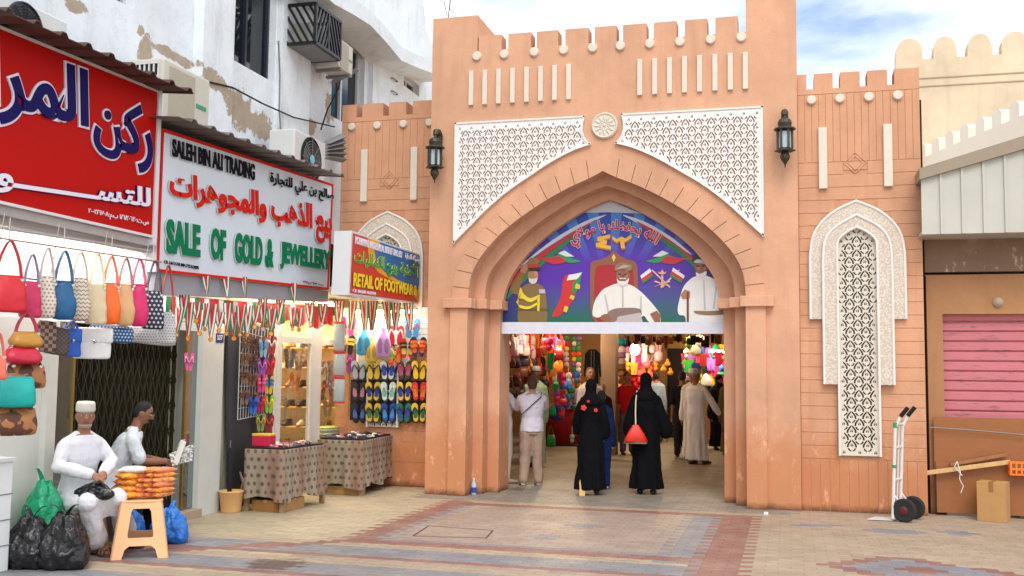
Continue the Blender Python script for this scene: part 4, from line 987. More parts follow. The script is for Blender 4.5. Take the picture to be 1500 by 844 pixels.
for nm_, rgb_, dy_, k_ in (('gold_number_edge', (170,96,20), 2.5, 4), ('gold_number', (236,176,50), 0, 5)):
    m = MB()
    for l in (G4, G3):
        for a, b in zip(l, l[1:]): k_ += .2; flat(m, [(a[0],a[1]-2.6+dy_),(b[0],b[1]-2.6+dy_),(b[0],b[1]+2.6+dy_),(a[0],a[1]+2.6+dy_)], k_)
    flat(m, [(908,352+dy_),(914,352+dy_),(916,364+dy_),(910,364+dy_)], k_); m.build(nm_, P('print_%02x%02x%02x' % rgb_, rgb_, .4, .1), bn)
for s in (1, -1):          # ribbons
    X_ = lambda x: x if s > 0 else 2*898.5-x
    prt('ribbon_green', (40,150,86), [[(X_(x), y) for x, y in ((943,383),(960,379),(975,370),(985,376),(1006,380),(990,384),(976,380),(962,386))]], 3)
    prt('ribbon_red', (196,44,60), [[(X_(x), y) for x, y in ((965,384),(978,374),(992,378),(1008,378),(996,384),(986,388))]], 4)
    prt('ribbon_white', (220,226,226), [[(X_(x), y) for x, y in ((956,376),(970,367),(980,371),(968,376))]], 5)
prt('map_red', (200,40,40), [[(806,466),(822,437),(825,404),(838,401),(848,414),(842,437),(822,462)]], 2)
prt('map_white', (224,224,228), [[(830,411),(833,403),(853,399),(846,409)]], 3); prt('map_green', (30,140,70), [[(838,416),(852,402),(850,414),(846,426),(838,432)]], 4)
prt('map_gold', (220,186,60), [[(844,415),(850,418),(849,424),(842,422)],[(836,432),(842,434),(840,440),(834,437)],[(827,448),(833,450),(830,458),(825,456)]], 5)
SKIN1, SKIN2 = (176,120,88), (140,92,66)
# saluting officer
prt('officer_uniform', (128,104,54), [[(746,424),(750,416),(762,398),(769,402),(760,425),(768,418),(777,414),(790,416),(800,424),(803,481),(757,481),(760,432),(750,430)]], 4)
prt('officer_face', SKIN1, [[(773,398),(788,397),(789,406),(785,413),(778,412),(773,406)],[(762,398),(764,389),(772,386),(774,392),(769,402)]], 6)
prt('officer_beard', (214,206,198), [[(774,407),(781,409),(788,406),(786,414),(780,417),(775,413)]], 7); prt('officer_cheek', (196,142,108), [[(782,398),(787,398),(788,403),(783,404)]], 7)
prt('officer_cap', (140,110,62), [[(772,385),(776,378),(786,377),(791,381),(789,387),(773,389)]], 7); prt('cap_band', (186,44,44), [[(773,388),(789,386),(790,392),(773,393)]], 8); prt('cap_peak', (40,34,32), [[(774,393),(790,391.5),(791,395),(776,396)]], 9)
prt('aiguillette', (232,204,60), [[(762,418),(766,430),(776,438),(790,432),(789,437),(776,444),(763,436),(756,442),(758,446),(774,450),(790,441),(788,446),(774,454),(757,450)],[(787,432),(791,432),(790,456),(787,456)]], 7)
prt('medal_bars', (190,180,200), [[(789,424),(798,424),(799,430),(790,430)]], 7); prt('belt_line', (100,80,40), [[(757,452),(803,452),(803,455),(757,455)]], 6)
# throne and the seated man in white
prt('throne_frame', (142,88,58), [[(865,481),(864,388),(868,382),(882,380),(894,373),(899,366),(906,373),(918,380),(928,382),(934,388),(935,430),(933,481)]], 3)
prt('throne_back', (168,26,40), [[(871,481),(870,391),(885,388),(915,388),(929,391),(928,481)]], 4); prt('throne_star', (224,196,90), [[(899,372),(902,377),(899,384),(896,377)]], 5)
prt('seated_robe', (226,224,216), [[(867,462),(870,442),(882,424),(900,416),(912,414),(926,418),(940,428),(955,444),(969,462),(966,481),(950,472),(942,460),(930,481),(893,481),(888,462),(874,466)]], 6)
prt('seated_sash', (136,108,104), [[(888,458),(902,451),(938,451),(941,462),(926,466),(905,468),(889,481)]], 7); prt('sash_folds', (186,176,176), [[(905,464),(938,458),(944,481),(900,481)]], 8)
prt('seated_hand', SKIN2, [[(880,462),(890,459),(896,468),(892,481),(884,472),(880,468)],[(952,460),(962,455),(968,462),(966,481),(958,470)]], 8)
prt('seated_face', SKIN2, [[(903,396),(921,396),(923,406),(919,414),(912,417),(905,414),(902,406)]], 8); prt('seated_beard', (224,220,214), [[(903,407),(907,412),(912,412),(917,412),(922,406),(920,416),(912,420),(905,416)],[(907,407.5),(912,406.5),(918,407.5),(917,409),(912,408.4),(908,409)]], 9); prt('seated_cheek', (168,114,84), [[(904,402),(908,402.5),(908.5,406.5),(905,406)],[(916.5,402.5),(920.5,402),(920,406),(916,406.5)]], 9)
prt('seated_turban', (138,112,92), [[(900,398),(901,389),(908,384),(918,385),(926,389),(926,394),(922,398),(912,394)]], 9); prt('turban_fold', (186,160,140), [[(902,394),(914,388),(925,390),(914,393)]], 10)
for x in (907.5, 916.5): prt('seated_eye', (40,28,24), [[(x-2,401.2),(x+2,401),(x+2,402.6),(x-2,402.8)]], 10)
prt('seated_nose', (116,72,52), [[(911,402),(913.5,402),(914.5,407),(910,407)]], 10)
prt('robe_line', (186,184,180), [[(911,420),(913,420),(914,450),(911,450)],[(885,432),(887,431),(893,458),(890,458)],[(938,434),(940,434),(940,456),(937,456)]], 7)
# emblem: crossed flags, crossed swords and a crown
prt('flag_pole', (220,180,150), [[(954,396),(956,395),(982,420),(981,422)],[(994,395),(996,396),(969,423),(967,421)]], 3)
prt('flag_white', (224,224,228), [[(938,404),(952,393),(954,398),(940,410)],[(986,392),(1003,404),(1001,409),(984,397)]], 4); prt('flag_red', (206,40,40), [[(939,409),(954,398),(956,402),(941,413)],[(984,397),(1001,408),(999,412),(982,401)]], 5); prt('flag_green', (30,130,66), [[(941,413),(956,402),(957,405),(942,416)],[(982,401),(999,412),(998,415),(981,405)]], 6)
prt('emblem', (224,170,140), [[(966,402),(963,397),(967,400),(970,394),(973,400),(977,397),(974,402)],[(968,403),(972,403),(971,418),(974,421),(966,421),(969,418)],[(958,420),(960,419),(980,411),(982,413)],[(981,420),(979,419),(960,411),(958,413)]], 7)
# standing man in white with a cane
prt('standing_robe', (228,226,222), [[(992,452),(1000,420),(1014,406),(1030,402),(1050,410),(1064,425),(1064,481),(1005,481),(1004,462),(994,462)]], 4)
prt('standing_face', SKIN2, [[(1017,384),(1036,384),(1037,395),(1032,404),(1024,405),(1018,397)]], 6); prt('standing_beard', (226,222,216), [[(1019,398),(1025,402),(1036,396),(1034,405),(1026,409),(1020,405)]], 7); prt('standing_cheek', (172,118,88), [[(1020,391),(1025,391.5),(1025.5,396),(1021,396)],[(1031,390.5),(1035,390.5),(1034.5,395),(1031,395.5)]], 7)
prt('standing_turban', (54,54,64), [[(1013,384),(1015,375),(1023,371),(1034,374),(1040,385),(1039,393),(1034,385),(1020,386)]], 7); prt('turban_stripe', (196,196,206), [[(1014,385),(1022,379),(1036,383),(1040,396),(1036,392),(1032,386)]], 8)
for x in (1022, 1030.5): prt('standing_eye', (40,28,24), [[(x-2,389.2),(x+2,389),(x+2,390.6),(x-2,390.8)]], 8)
prt('standing_hand', SKIN1, [[(997,432),(1003,424),(1011,427),(1010,437),(1000,438)]], 7); prt('cane', (110,56,36), [[(1006,428),(1009,428),(1009,481),(1006,481)]], 8); prt('standing_belt', (136,112,84), [[(1014,455),(1040,456),(1064,454),(1064,461),(1036,462),(1020,460)]], 6); prt('robe_fold', (188,188,192), [[(1030,410),(1032,410),(1034,454),(1031,454)],[(1048,420),(1050,420),(1047,452),(1044,452)]], 5)
# ================================================================== handbags
def dots(name, a, b, scale, kind='dots'):
    if name in MATS: return MATS[name]
    t = NT(name); X, Y, Z = t.xyz(); m = t.m_; u = m('MULTIPLY', m('ADD', X, Y), scale*.71); v = m('MULTIPLY', Z, scale)
    if kind == 'check': k = m('ABSOLUTE', m('SUBTRACT', m('MODULO', m('ABSOLUTE', m('FLOOR', u)), 2), m('MODULO', m('ABSOLUTE', m('FLOOR', v)), 2)))
    elif kind == 'patch':
        vo = t.n('ShaderNodeTexVoronoi'); vo.distance = 'MANHATTAN'; vo.inputs['Scale'].default_value = scale; t.t.links.new(t.co(), vo.inputs['Vector']); k = t.ramp(t.xyz(vo.outputs['Color'])[0], .35, .65)
    elif kind == 'wave': k = m('GREATER_THAN', m('SINE', m('ADD', m('MULTIPLY', v, 6.28), m('MULTIPLY', m('SINE', m('MULTIPLY', u, 6.28)), 1.2))), .55)
    else:
        r = m('FLOOR', v); u2 = m('ADD', u, m('MULTIPLY', m('MODULO', m('ABSOLUTE', r), 2), .5)); fu = m('SUBTRACT', m('FRACT', u2), .5); fv = m('SUBTRACT', m('FRACT', v), .5)
        k = m('LESS_THAN', m('ADD', m('MULTIPLY', fu, fu), m('MULTIPLY', fv, fv)), .07)
    MATS[name] = t.out(t.mix(k, lin(a), lin(b)), .55); return MATS[name]
STEEL = P('buckle_steel', (190,186,176), .25, 0, metal=1)
def sq(n, a, b, e=.6):
    o = []
    for i in range(n):
        t = 2*math.pi*i/n; c, s = math.cos(t), math.sin(t); o.append((math.copysign(abs(c)**e, c)*a, math.copysign(abs(s)**e, s)*b))
    return o
def bag(label, x0, y0, x1, y1, X=None, Y=None, mat=None, strap=None, apex=None, turn=.25, top=.75, fat=.28, kind='tote', cat='handbag', group='handbags hanging at the shop front', tilt=0, sx=None, name='handbag'):
    pc = gx((x0+x1)/2, (y0+y1)/2, X) if X is not None else gy((x0+x1)/2, (y0+y1)/2, Y)
    k = mpp(pc); w = (x1-x0)*k*1.22; h = (y1-y0)*k; R, U, O = FB(pc, turn); c0 = pc-U*h/2
    t = thing(name, label, cat, c0, group); d = w*fat/2+.02
    R2 = (R*math.cos(tilt)+U*math.sin(tilt)); U2 = (U*math.cos(tilt)-R*math.sin(tilt))
    pr = {'tote': [(0,.92,.9),(.04,1,1),(.3,1,1),(.65,.95,.85),(.92,.9,.5),(1,.88,.3)], 'hobo': [(0,.6,.7),(.06,.82,1),(.25,1,1.1),(.5,1,1),(.78,.8,.7),(1,top*.7,.35)], 'box': [(0,.94,1),(.03,1,1),(.5,1,1),(.96,1,.9),(1,.96,.8)], 'flat': [(0,.9,.5),(.05,1,.8),(.5,.97,.9),(.95,.92,.4),(1,.9,.2)], 'sack': [(0,.5,.6),(.1,.9,1),(.35,1,1.1),(.65,.85,.9),(.85,.45,.5),(.92,.3,.35),(1,.5,.45)]}[kind]
    b = MB(); b.rings([[c0+U2*(z*h)+R2*(p[0]*a)+O*(p[1]*bb) for p in sq(20, w/2*1.0, d, .55)] for z, a, bb in pr])
    b.build('body', mat, t, smooth=True, subsurf=2, disp=[(.16,.035),(.05,.008)])
    if apex is not None:
        sm = strap or mat; za = (y0-apex)*k; tw = w*.34
        for o_ in (d*.35, -d*.35):
            s = MB(); pts = []
            for i in range(13):
                q = math.pi*i/12; pts.append(c0+U2*(h*.93)+R2*(-math.cos(q)*tw*(1-.55*math.sin(q)))+O*(o_)+U*(math.sin(q)**.7*(za+h*.07)))
            s.strip(pts, O*.018+R*.004, .006); s.build('strap', sm, t, smooth=False)
        for q in (-1, 1): MB().lathe([(.012,-.004),(.016,0),(.012,.004)], c0+U2*h*.9+R2*(q*tw)+O*(d*.42), 10, O).build('ring', STEEL, t)
    if kind in ('tote', 'hobo', 'box', 'flat') and w > .12:
        f = MB(); zt = .99 if kind != 'box' else 1.0
        if kind == 'box':
            f.rings([[c0+U2*(z*h)+R2*(p[0]*a)+O*(p[1]+dd) for p in sq(12, w/2*1.02, d*.25, .4)] for z, a, dd in ((.52,.96,d*.85),(.56,1,d*.9),(.97,1,d*.85),(1.02,.97,d*.5))]); f.build('flap', mat, t, smooth=True); MB().ball(c0+U2*h*.56+O*(d*1.2), (.016,.012,.016)).build('clasp', STEEL, t)
        else:
            f.tube([c0+U2*(h*zt)+R2*(-w*.38)+O*d*.05, c0+U2*(h*(zt+.008))+O*d*.05, c0+U2*(h*zt)+R2*(w*.38)+O*d*.05], .008, 6); f.build('zip_edge', mat, t)
    return t
lt = lambda *c: C(c, 'leather')
PERF = dots('perforated_cream', (206,196,180), (140,122,110), 34); PERF2 = dots('wavy_cream', (204,192,172), (128,108,96), 30, 'wave'); NAVYD = dots('navy_dotted', (26,28,50), (190,190,196), 26); GREYD = dots('grey_monogram', (186,182,180), (112,120,134), 40); BLUED = dots('blue_spotted', (28,72,120), (170,196,214), 36); CHK = dots('brown_check', (74,54,50), (150,120,100), 34, 'check'); CHK2 = dots('dark_check', (60,46,44), (92,74,66), 60, 'check'); PAT = dots('brown_patchwork', (86,48,30), (164,106,60), 16, 'patch')
XB = -5.5
bag('red leather handbag at the left end of the top row', -10, 404, 33, 457, XB, mat=lt(196,22,36), apex=352, kind='tote')
bag('plain crimson pink handbag beside the red one', 33, 413, 57, 465, XB, mat=lt(190,28,84), apex=372, kind='tote', strap=lt(150,140,160))
bag('cream handbag with a perforated lower half, left of the teal blue bag', 56, 405, 79, 466, XB, mat=PERF, strap=lt(206,190,190), apex=362, kind='hobo')
bag('teal blue drawstring handbag in the top row', 77, 412, 107, 468, XB, mat=lt(12,84,132), apex=367, kind='hobo', fat=.4)
bag('cream handbag with wavy perforations, right of the teal blue bag', 103, 408, 129, 470, XB, mat=PERF2, strap=lt(206,190,170), apex=369, kind='hobo')
bag('beige pleated handbag left of the orange one', 129, 417, 153, 475, XB, mat=lt(206,186,152), strap=lt(222,204,160), apex=371, kind='tote')
bag('bright orange handbag in the top row', 149, 415, 173, 475, XB, mat=lt(232,100,20), apex=375, kind='hobo', fat=.4)
bag('tan beige handbag between the orange and the hot pink ones', 171, 417, 194, 477, XB, mat=lt(206,162,112), strap=lt(150,100,90), apex=378, kind='hobo', fat=.4)
bag('hot pink handbag next to the navy patterned tote', 191, 417, 214, 478, XB, mat=lt(204,24,96), apex=379, kind='hobo', fat=.4)
bag('navy tote with small pale patterns at the right end of the top row', 212, 427, 237, 482, XB, mat=NAVYD, strap=lt(24,26,44), apex=382, kind='tote')
bag('grey monogram tote with red straps hanging below the navy tote', 232, 458, 255, 503, XB, mat=GREYD, strap=lt(176,60,48), apex=388, kind='tote', fat=.16)
bag('wide grey monogram tote with tan base in the lower row', 190, 482, 252, 504, XB-.12, mat=GREYD, kind='flat', tilt=-.1)
bag('blue spotted clutch in the lower row', 135, 478, 190, 501, XB-.1, mat=BLUED, kind='flat', tilt=-.05)
bag('white quilted shoulder bag with a flap in the lower row', 114, 481, 157, 525, XB-.1, mat=lt(222,222,220), kind='box', fat=.2)
bag('royal blue flap bag in the lower row', 94, 482, 115, 522, XB-.1, mat=lt(14,84,184), kind='box', fat=.3, strap=lt(14,84,184), apex=470)
bag('dark brown woven handbag in the lower row', 68, 480, 95, 519, XB-.1, mat=CHK2, kind='tote', tilt=-.15)
bag('brown and cream checked handbag in the lower row', 52, 471, 77, 515, XB-.12, mat=CHK, kind='tote', tilt=-.1)
XC2 = -5.45
bag('small gold studded handbag with crimson strap', 20, 487, 56, 509, XC2, mat=C((176,124,44), 'leather'), strap=lt(190,26,70), apex=458, kind='hobo', fat=.5, top=1.2)
bag('small crimson studded handbag under the gold one', 12, 509, 54, 533, XC2, mat=lt(186,18,52), strap=lt(206,160,160), apex=492, kind='hobo', fat=.5, top=1.2)
bag('brown patchwork handbag above the turquoise one', 16, 533, 61, 568, XC2, mat=PAT, kind='flat', strap=lt(90,56,36), apex=515)
bag('turquoise leather handbag in the left column', 2, 553, 46, 596, XC2+.05, mat=lt(0,164,156), kind='flat', fat=.4)
bag('large brown patchwork handbag at the bottom of the left column', -8, 596, 47, 637, XC2, mat=PAT, kind='flat', fat=.4)
bag('coral bag with a long strap at the left edge', -14, 520, 6, 556, XC2+.1, mat=lt(232,110,90), kind='flat', apex=488)
rk = MB(); a, b = gx(-60, 340, XB), gx(236, 384, XB)
rk.tube([a, b], .008, 6); rk.tube([a+Vector((-.12,0,-.25)), b+Vector((-.12,0,-.28))], .008, 6)
for u in (.2, .45, .7, .95): q = a+(b-a)*u; rk.tube([q, q+Vector((0,0,.16))], .005, 5); rk.tube([q+Vector((-.12,0,-.27)), q+Vector((-.05,0,.2))], .004, 5)
tag(rk.build('hanging_rail', STEEL, org=tuple(a)), 'thin steel rail carrying the handbags under the red sign', 'rail')
# ================================================================== medals on ribbons
RIB = [P('ribbon_red', (196,24,36), .6, .1, 20), P('ribbon_white', (228,226,222), .6, .08, 20), P('ribbon_green', (20,120,64), .6, .1, 20)]
GOLD = P('medal_gold', (214,170,70), .3, .15, 30, metal=.85); SILV = P('medal_silver', (206,206,204), .3, .1, 30, metal=.7)
def medal(x, yt, yb, X=None, Y=None, silver=False, wide=7, disc=True, label=None, group='medals on ribbons under the white sign', lean=0):
    p = gx(x, yt, X) if X is not None else gy(x, yt, Y); k = mpp(p); H = (yb-yt)*k; R, U, O = FB(p, random.uniform(-.5, .5)); rw = wide*k/2*1.25
    t = thing('medal_ribbon', label or 'red, white and green ribbon with a round medal, hung below the white jewellery sign', 'medal', p, group)
    rr = .020+.008*random.random() if disc else 0; m = MB(); by = p-U*(H-rr*2.0)+R*(lean*k)
    for s in (-1, 1):
        tp = p+R*(s*rw)+O*(s*.012)
        for i in range(3):
            w = rw*.55; off = R*((i-1)*w*s*.9); m.mat([0,1,2][i]); mid = (tp+by)/2+R*(s*rw*.15)+O*.01*random.uniform(-1, 1); m.strip([tp+off, mid+off*.9, by+off*.6], R*w, .002)
    m.build('ribbon', RIB, t)
    if disc:
        c = by-U*rr; MB().lathe([(rr*.98,-.003),(rr,.0),(rr*.98,.003)], c, 18, O).build('rim', RIB[0], t); MB().lathe([(rr*.8,.0),(rr*.8,.006),(rr*.6,.005),(rr*.55,.009),(0,.009)], c, 16, O).build('medallion', SILV if silver else GOLD, t)
    return t
z2p = lambda x, y: (220+x*.2844, 400+y*.2844)
XM = -5.62
for zx, zt, zb, sv in ((175,105,255,1),(205,150,350,0),(150,180,330,0),(255,190,325,0),(290,155,300,0),(322,160,355,0),(360,200,310,0),(400,155,325,0),(432,200,350,0),(470,170,330,0),(505,165,330,0),(545,165,290,0),(580,130,300,1),(630,185,325,0),(672,135,270,1),(735,175,300,0),(765,180,305,0),(822,150,275,1),(890,155,275,1),(240,150,260,0),(120,190,300,0),(610,170,280,0)):
    x, yt = z2p(zx, zt); _, yb_ = z2p(zx, zb); medal(x, yt, yb_, XM-.12*random.random(), None, sv, lean=random.uniform(-2, 2))
for zx, zt, zb in ((285,15,105),(390,20,120),(482,20,125),(735,50,155)):
    x, yt = z2p(zx, zt); _, yb_ = z2p(zx, zb); medal(x, yt, yb_, SX+.03, None, False, 5, False, 'red, white and green ribbon pinned on the lower edge of the white sign', 'ribbons on the sign edge', lean=3)
for x in (497,517,533,546,566,580,598): medal(x, 441, 484, None, .35, False, 7, False, 'red, white and green ribbon hanging in the row below the footwear sign', 'ribbons below the footwear sign', lean=random.uniform(-3, 6))
st = MB(); st.tube([gx(x, y, XM-.06) for x, y in ((236,432),(330,440),(420,446),(480,446))], .004, 5); tag(st.build('cord', RIB[0], org=tuple(gx(236,432,XM))), 'red cord the medals hang from', 'cord')
# small flags strung behind the medals
for i, (x, y, hgt) in enumerate([(240+14*j, 434+j*.9, 26+(j*7) % 13) for j in range(18)]):
    p = gx(x, y, -5.95); k = mpp(p); R, U, O = FB(p); w = 20*k; h = hgt*k; m = MB()
    for j in range(3): m.mat((0,1,2)[j] if i % 3 == 0 else (0,0,1)[j] if i % 3 == 1 else (2,0,0)[j]); m.prism([p+R*(-w/2+w*j/3)-U*(0), p+R*(-w/2+w*(j+1)/3), p+R*(-w/2+w*(j+1)/3*1.0)-U*h*(.9+.1*((i+j) % 2))+O*.02, p+R*(-w/2+w*j/3)-U*h*.95-O*.01], O*.003)
    tag(m.build('hanging_flag', RIB, org=tuple(p)), 'small red, white and green flag strung behind the medals', 'flag', 'flags strung behind the medals')
# ================================================================== flip flops
SOLE = [(.0,.5),(.12,.49),(.24,.42),(.30,.28),(.27,.10),(.21,-.08),(.22,-.28),(.20,-.42),(.08,-.5),(-.06,-.5),(-.17,-.42),(-.20,-.25),(-.18,-.05),(-.22,.12),(-.25,.28),(-.20,.42),(-.10,.49)]
def slippers(label, x, y, X=None, Y=None, sole=(230,200,40), strap=(30,30,40), pad=None, w=21, h=27, turn=0, tilt=0, name='flip_flops', cat='flip flops', group='flip flops on the slipper rack', th=.018, kind='thong', spread=1.0):
    p = gx(x, y, X) if X is not None else gy(x, y, Y); k = mpp(p); R, U, O = FB(p, turn); W_, H = w*k, h*k
    t = thing(name, label, cat, p-U*H/2, group); sm, tm = C(sole, 'rubber'), C(strap, 'rubber'); pm = C(pad, 'rubber') if pad else None
    for s in (-1, 1):
        c = p+R*(s*W_*.26*spread); a = tilt+s*-.10; Rr = R*math.cos(a)+U*math.sin(a); Uu = U*math.cos(a)-R*math.sin(a)
        f = lambda u, v, d=0: c+Rr*(u*s*W_*.85)+Uu*(v*H)+O*d
        so_ = MB().prism([f(u, v, -th) for u, v in SOLE], O*th).build('sole', sm, t)
        if pm: MB().prism([f(u*.82, -.06+v*.52 if True else v, .001) for u, v in SOLE], O*.002).build('print', pm, so_)
        m = MB()
        if kind == 'thong':
            for e in (-1, 1): m.tube([f(.03,.28,.004), f(.03+e*.1,.2,.025), f(e*.22,.0,.022), f(e*.21,-.1,-.004)], [.006,.008,.008,.005], 6)
        else:
            for v in ((.22, .02) if kind == 'sandal' else (.12,)):
                m.strip([f(-.26,v,-.004), f(-.18,v+.02,.03), f(.03,v+.03,.042), f(.2,v+.02,.03), f(.27,v,-.004)], Uu*(H*(.14 if kind == 'sandal' else .3)), .005)
        m.build('strap', tm, t)
    return t
YR = .56
rkx = [525.5,547,568.5,592,613.5]; OR = ['first', 'second', 'third', 'fourth', 'last']
R1 = [((176,190,200),(60,60,70),None,'pale grey'),((232,196,40),(40,36,40),None,'yellow'),((222,226,232),(30,60,160),(40,80,190),'white and blue'),((70,50,60),(200,60,110),(170,90,110),'dark pink'),((236,196,30),(40,36,36),None,'bright yellow')]
R2 = [((54,44,50),(30,26,30),(206,140,160),'black and rose'),((236,196,40),(40,40,40),(20,60,160),'yellow and blue'),((210,230,226),(236,240,240),(120,190,170),'white and mint'),((236,196,40),(26,40,110),(24,60,160),'blue and yellow'),((206,40,28),(230,90,30),(226,120,40),'red and orange')]
R3 = [((24,30,60),(20,20,26),(80,120,190),'navy patterned'),((232,190,40),(30,60,40),(60,120,60),'yellow and green'),((20,70,160),(16,30,70),(60,140,210),'blue'),((20,110,90),(20,50,130),(40,70,150),'green and blue'),((226,190,50),(24,70,50),(30,110,70),'green and yellow')]
for row, y, nm in ((R1,542,'upper'), (R2,573,'middle'), (R3,604,'lowest')):
    for i, (s, st_, pd, cn) in enumerate(row):
        slippers('%s flip flops, %s from left in the %s rack row' % (cn, OR[i], nm), rkx[i]+random.uniform(-.8, .8), y, None, YR, s, st_, pd)
        # the pair behind on the same hook, its sole colour darkened for shade
        slippers('dark flip flops hanging behind another pair on the slipper rack', rkx[i]+1.6, y+1.5, None, YR+.035, sc(s, .35)[:3] and tuple(int(c*.3) for c in s), (20,20,22), None, 23, 29, group='pairs behind on the slipper rack')
for lb, x, y, s, st_, pd, kd in (('magenta sandals at the top of the left slipper column', 509, 478, (190,50,130), (150,20,90), None, 'thong'), ('black and yellow sandals below the magenta ones', 508, 505, (30,28,32), (220,180,40), (40,36,40), 'sandal'), ('purple sandals with pink straps at the bottom of the left slipper column', 506, 532, (150,60,140), (210,90,150), None, 'thong'), ('red and white flip flops under the ribbons', 580, 491, (190,30,50), (230,220,220), None, 'thong'), ('orange red flip flops below the red and white pair', 578, 522, (214,60,24), (200,40,20), (236,120,40), 'thong'), ('light blue flip flops at the top right of the rack', 604, 481, (50,140,206), (200,60,50), None, 'thong'), ('black, yellow and red sandals near the top right of the rack', 597, 510, (190,30,40), (30,30,30), (220,200,50), 'sandal'), ('navy and orange sandals at the right end of the rack', 613, 508, (24,34,80), (230,110,30), (220,90,30), 'sandal')):
    slippers(lb, x, y, None, YR-.05, s, st_, pd, 22, 29, kind=kd)
grd = MB(); a, b = gy(514, 466, YR+.08), gy(624, 612, YR+.08)
for i in range(19): z = b.z+(a.z-b.z)*i/18; grd.tube([(a.x,YR+.08,z),(b.x,YR+.08,z)], .003, 4)
for i in range(15): x = a.x+(b.x-a.x)*i/14; grd.tube([(x,YR+.085,b.z),(x,YR+.085,a.z)], .003, 4)
tag(grd.build('wire_rack', P('wire_dark', (60,56,56), .5, 0), org=(a.x,YR+.08,b.z)), 'wire rack of flip flops on the terracotta wall beside the gate', 'rack')
bx = MB(); a, b = gy(514, 556, YR+.1), gy(624, 616, YR+.1); bx.box((a.x,YR+.095,b.z-.02),(b.x,YR+.1,a.z)); tag(bx.build('rack_backing', P('rack_black', (34,32,34), .8, .1), org=(a.x,YR+.1,b.z)), 'black sheet behind the lower rows of the slipper rack', 'sheet')
# slippers in clear bags
def bagged(label, x, y, w, h, rgb, Y):
    p = gy(x, y, Y); k = mpp(p); R, U, O = FB(p); t = thing('bagged_slippers', label, 'slippers', p-U*h*k/2, 'bagged slippers on the rack'); W_, H = w*k, h*k
    b = MB()
    b.rings([[p-U*H/2+U*(z*H)+R*(q[0]*a)+O*(q[1]*d) for q in sq(14, W_/2, .05, .8)] for z, a, d in ((0,.7,.5),(.08,.95,1),(.4,1,1.1),(.62,.8,.8),(.78,.35,.4),(.86,.16,.2),(1,.4,.3))])
    b.build('clear_bag', C(rgb, 'plastic'), t, smooth=True, subsurf=1)
    for s in (-1, 1): MB().ball(p-U*H*.1+R*(s*W_*.2)+O*.05, (W_*.16,.012,H*.26), 10, Matrix((R, O, U)).transposed()).build('slipper', C(tuple(min(255, int(c*.8)) for c in rgb), 'rubber'), t)
bagged('light blue slippers in a clear bag', 533, 500, 24, 42, (70,170,214), YR-.12); bagged('yellow slippers in a clear bag', 544, 512, 20, 38, (222,190,80), YR-.08); bagged('lilac slippers in a clear bag', 562, 502, 24, 46, (190,140,206), YR-.13); bagged('lime green slippers in a clear bag', 566, 515, 28, 24, (176,214,90), YR-.08)
for i, (y, h) in enumerate(((494,42),(534,34),(572,36))):
    p = gx(497, y, -5.95); k = mpp(p); R, U, O = FB(p); t = thing('packaged_slippers', 'clear packet of grey slippers with red ends, %s in its column' % ('topmost', 'middle', 'lowest')[i], 'slippers', p-U*h*k/2)
    b = MB(); b.rings([[p+U*(z*h*k)+R*(q[0]*a)+O*(q[1]*d) for q in sq(12, 8*k, .04, .6)] for z, a, d in ((-.5,.8,.5),(-.4,1,1),(.4,1,1),(.5,.8,.5))]); b.build('packet', C((170,186,190), 'plastic'), t, smooth=True)
    for s in (-1, 1): MB().rings([[p+U*(s*h*k*.5+z)+R*(q[0])+O*(q[1]) for q in sq(12, 8.6*k, .03, .6)] for z in (-.012,.012)]).build('red_end', C((206,40,40), 'plastic'), t)
# wire panel of brown sandals and the two columns beside the door
XG = -6.14
gpan = MB(); q4 = [gx(x, y, XG-.03) for x, y in ((353,452),(398,470),(386,607),(348,615))]
for i in range(11): u = i/10; gpan.tube([q4[0]*(1-u)+q4[3]*u, q4[1]*(1-u)+q4[2]*u], .005 if i in (0,10) else .003, 4); gpan.tube([q4[0]*(1-u)+q4[1]*u, q4[3]*(1-u)+q4[2]*u], .005 if i in (0,10) else .003, 4)
tag(gpan.build('sandal_rack', WHITEM, org=tuple(q4[3])), 'white wire panel of brown sandals beside the pale pillar', 'rack')
bbd = MB(); p = [gx(x, y, XG-.08) for x, y in ((334,470),(402,478),(398,690),(336,742))]; p[2].z = p[3].z = .02; bbd.hexa(p, [v+Vector((-.04,0,0)) for v in p]); tag(bbd.build('dark_board', P('board_charcoal', (58,58,64), .7, .15, 5), org=tuple(p[3])), 'charcoal board standing behind the wire panel of sandals', 'board')
SNG = 'brown sandals on the white wire panel'
for (x, y) in ((360,500),(372,503),(382,503),(359,526),(371,528),(381,527),(358,552),(370,556),(380,556),(358,582),(369,585)):
    slippers('brown leather sandals clipped on the white wire panel', x, y, XG, None, random.choice(((112,70,50),(90,56,42),(134,92,66))), random.choice(((70,44,34),(96,62,44),(120,84,60))), None, 13, 22, kind='sandal', name='leather_sandals', cat='sandals', group=SNG, tilt=random.uniform(-.1, .1))
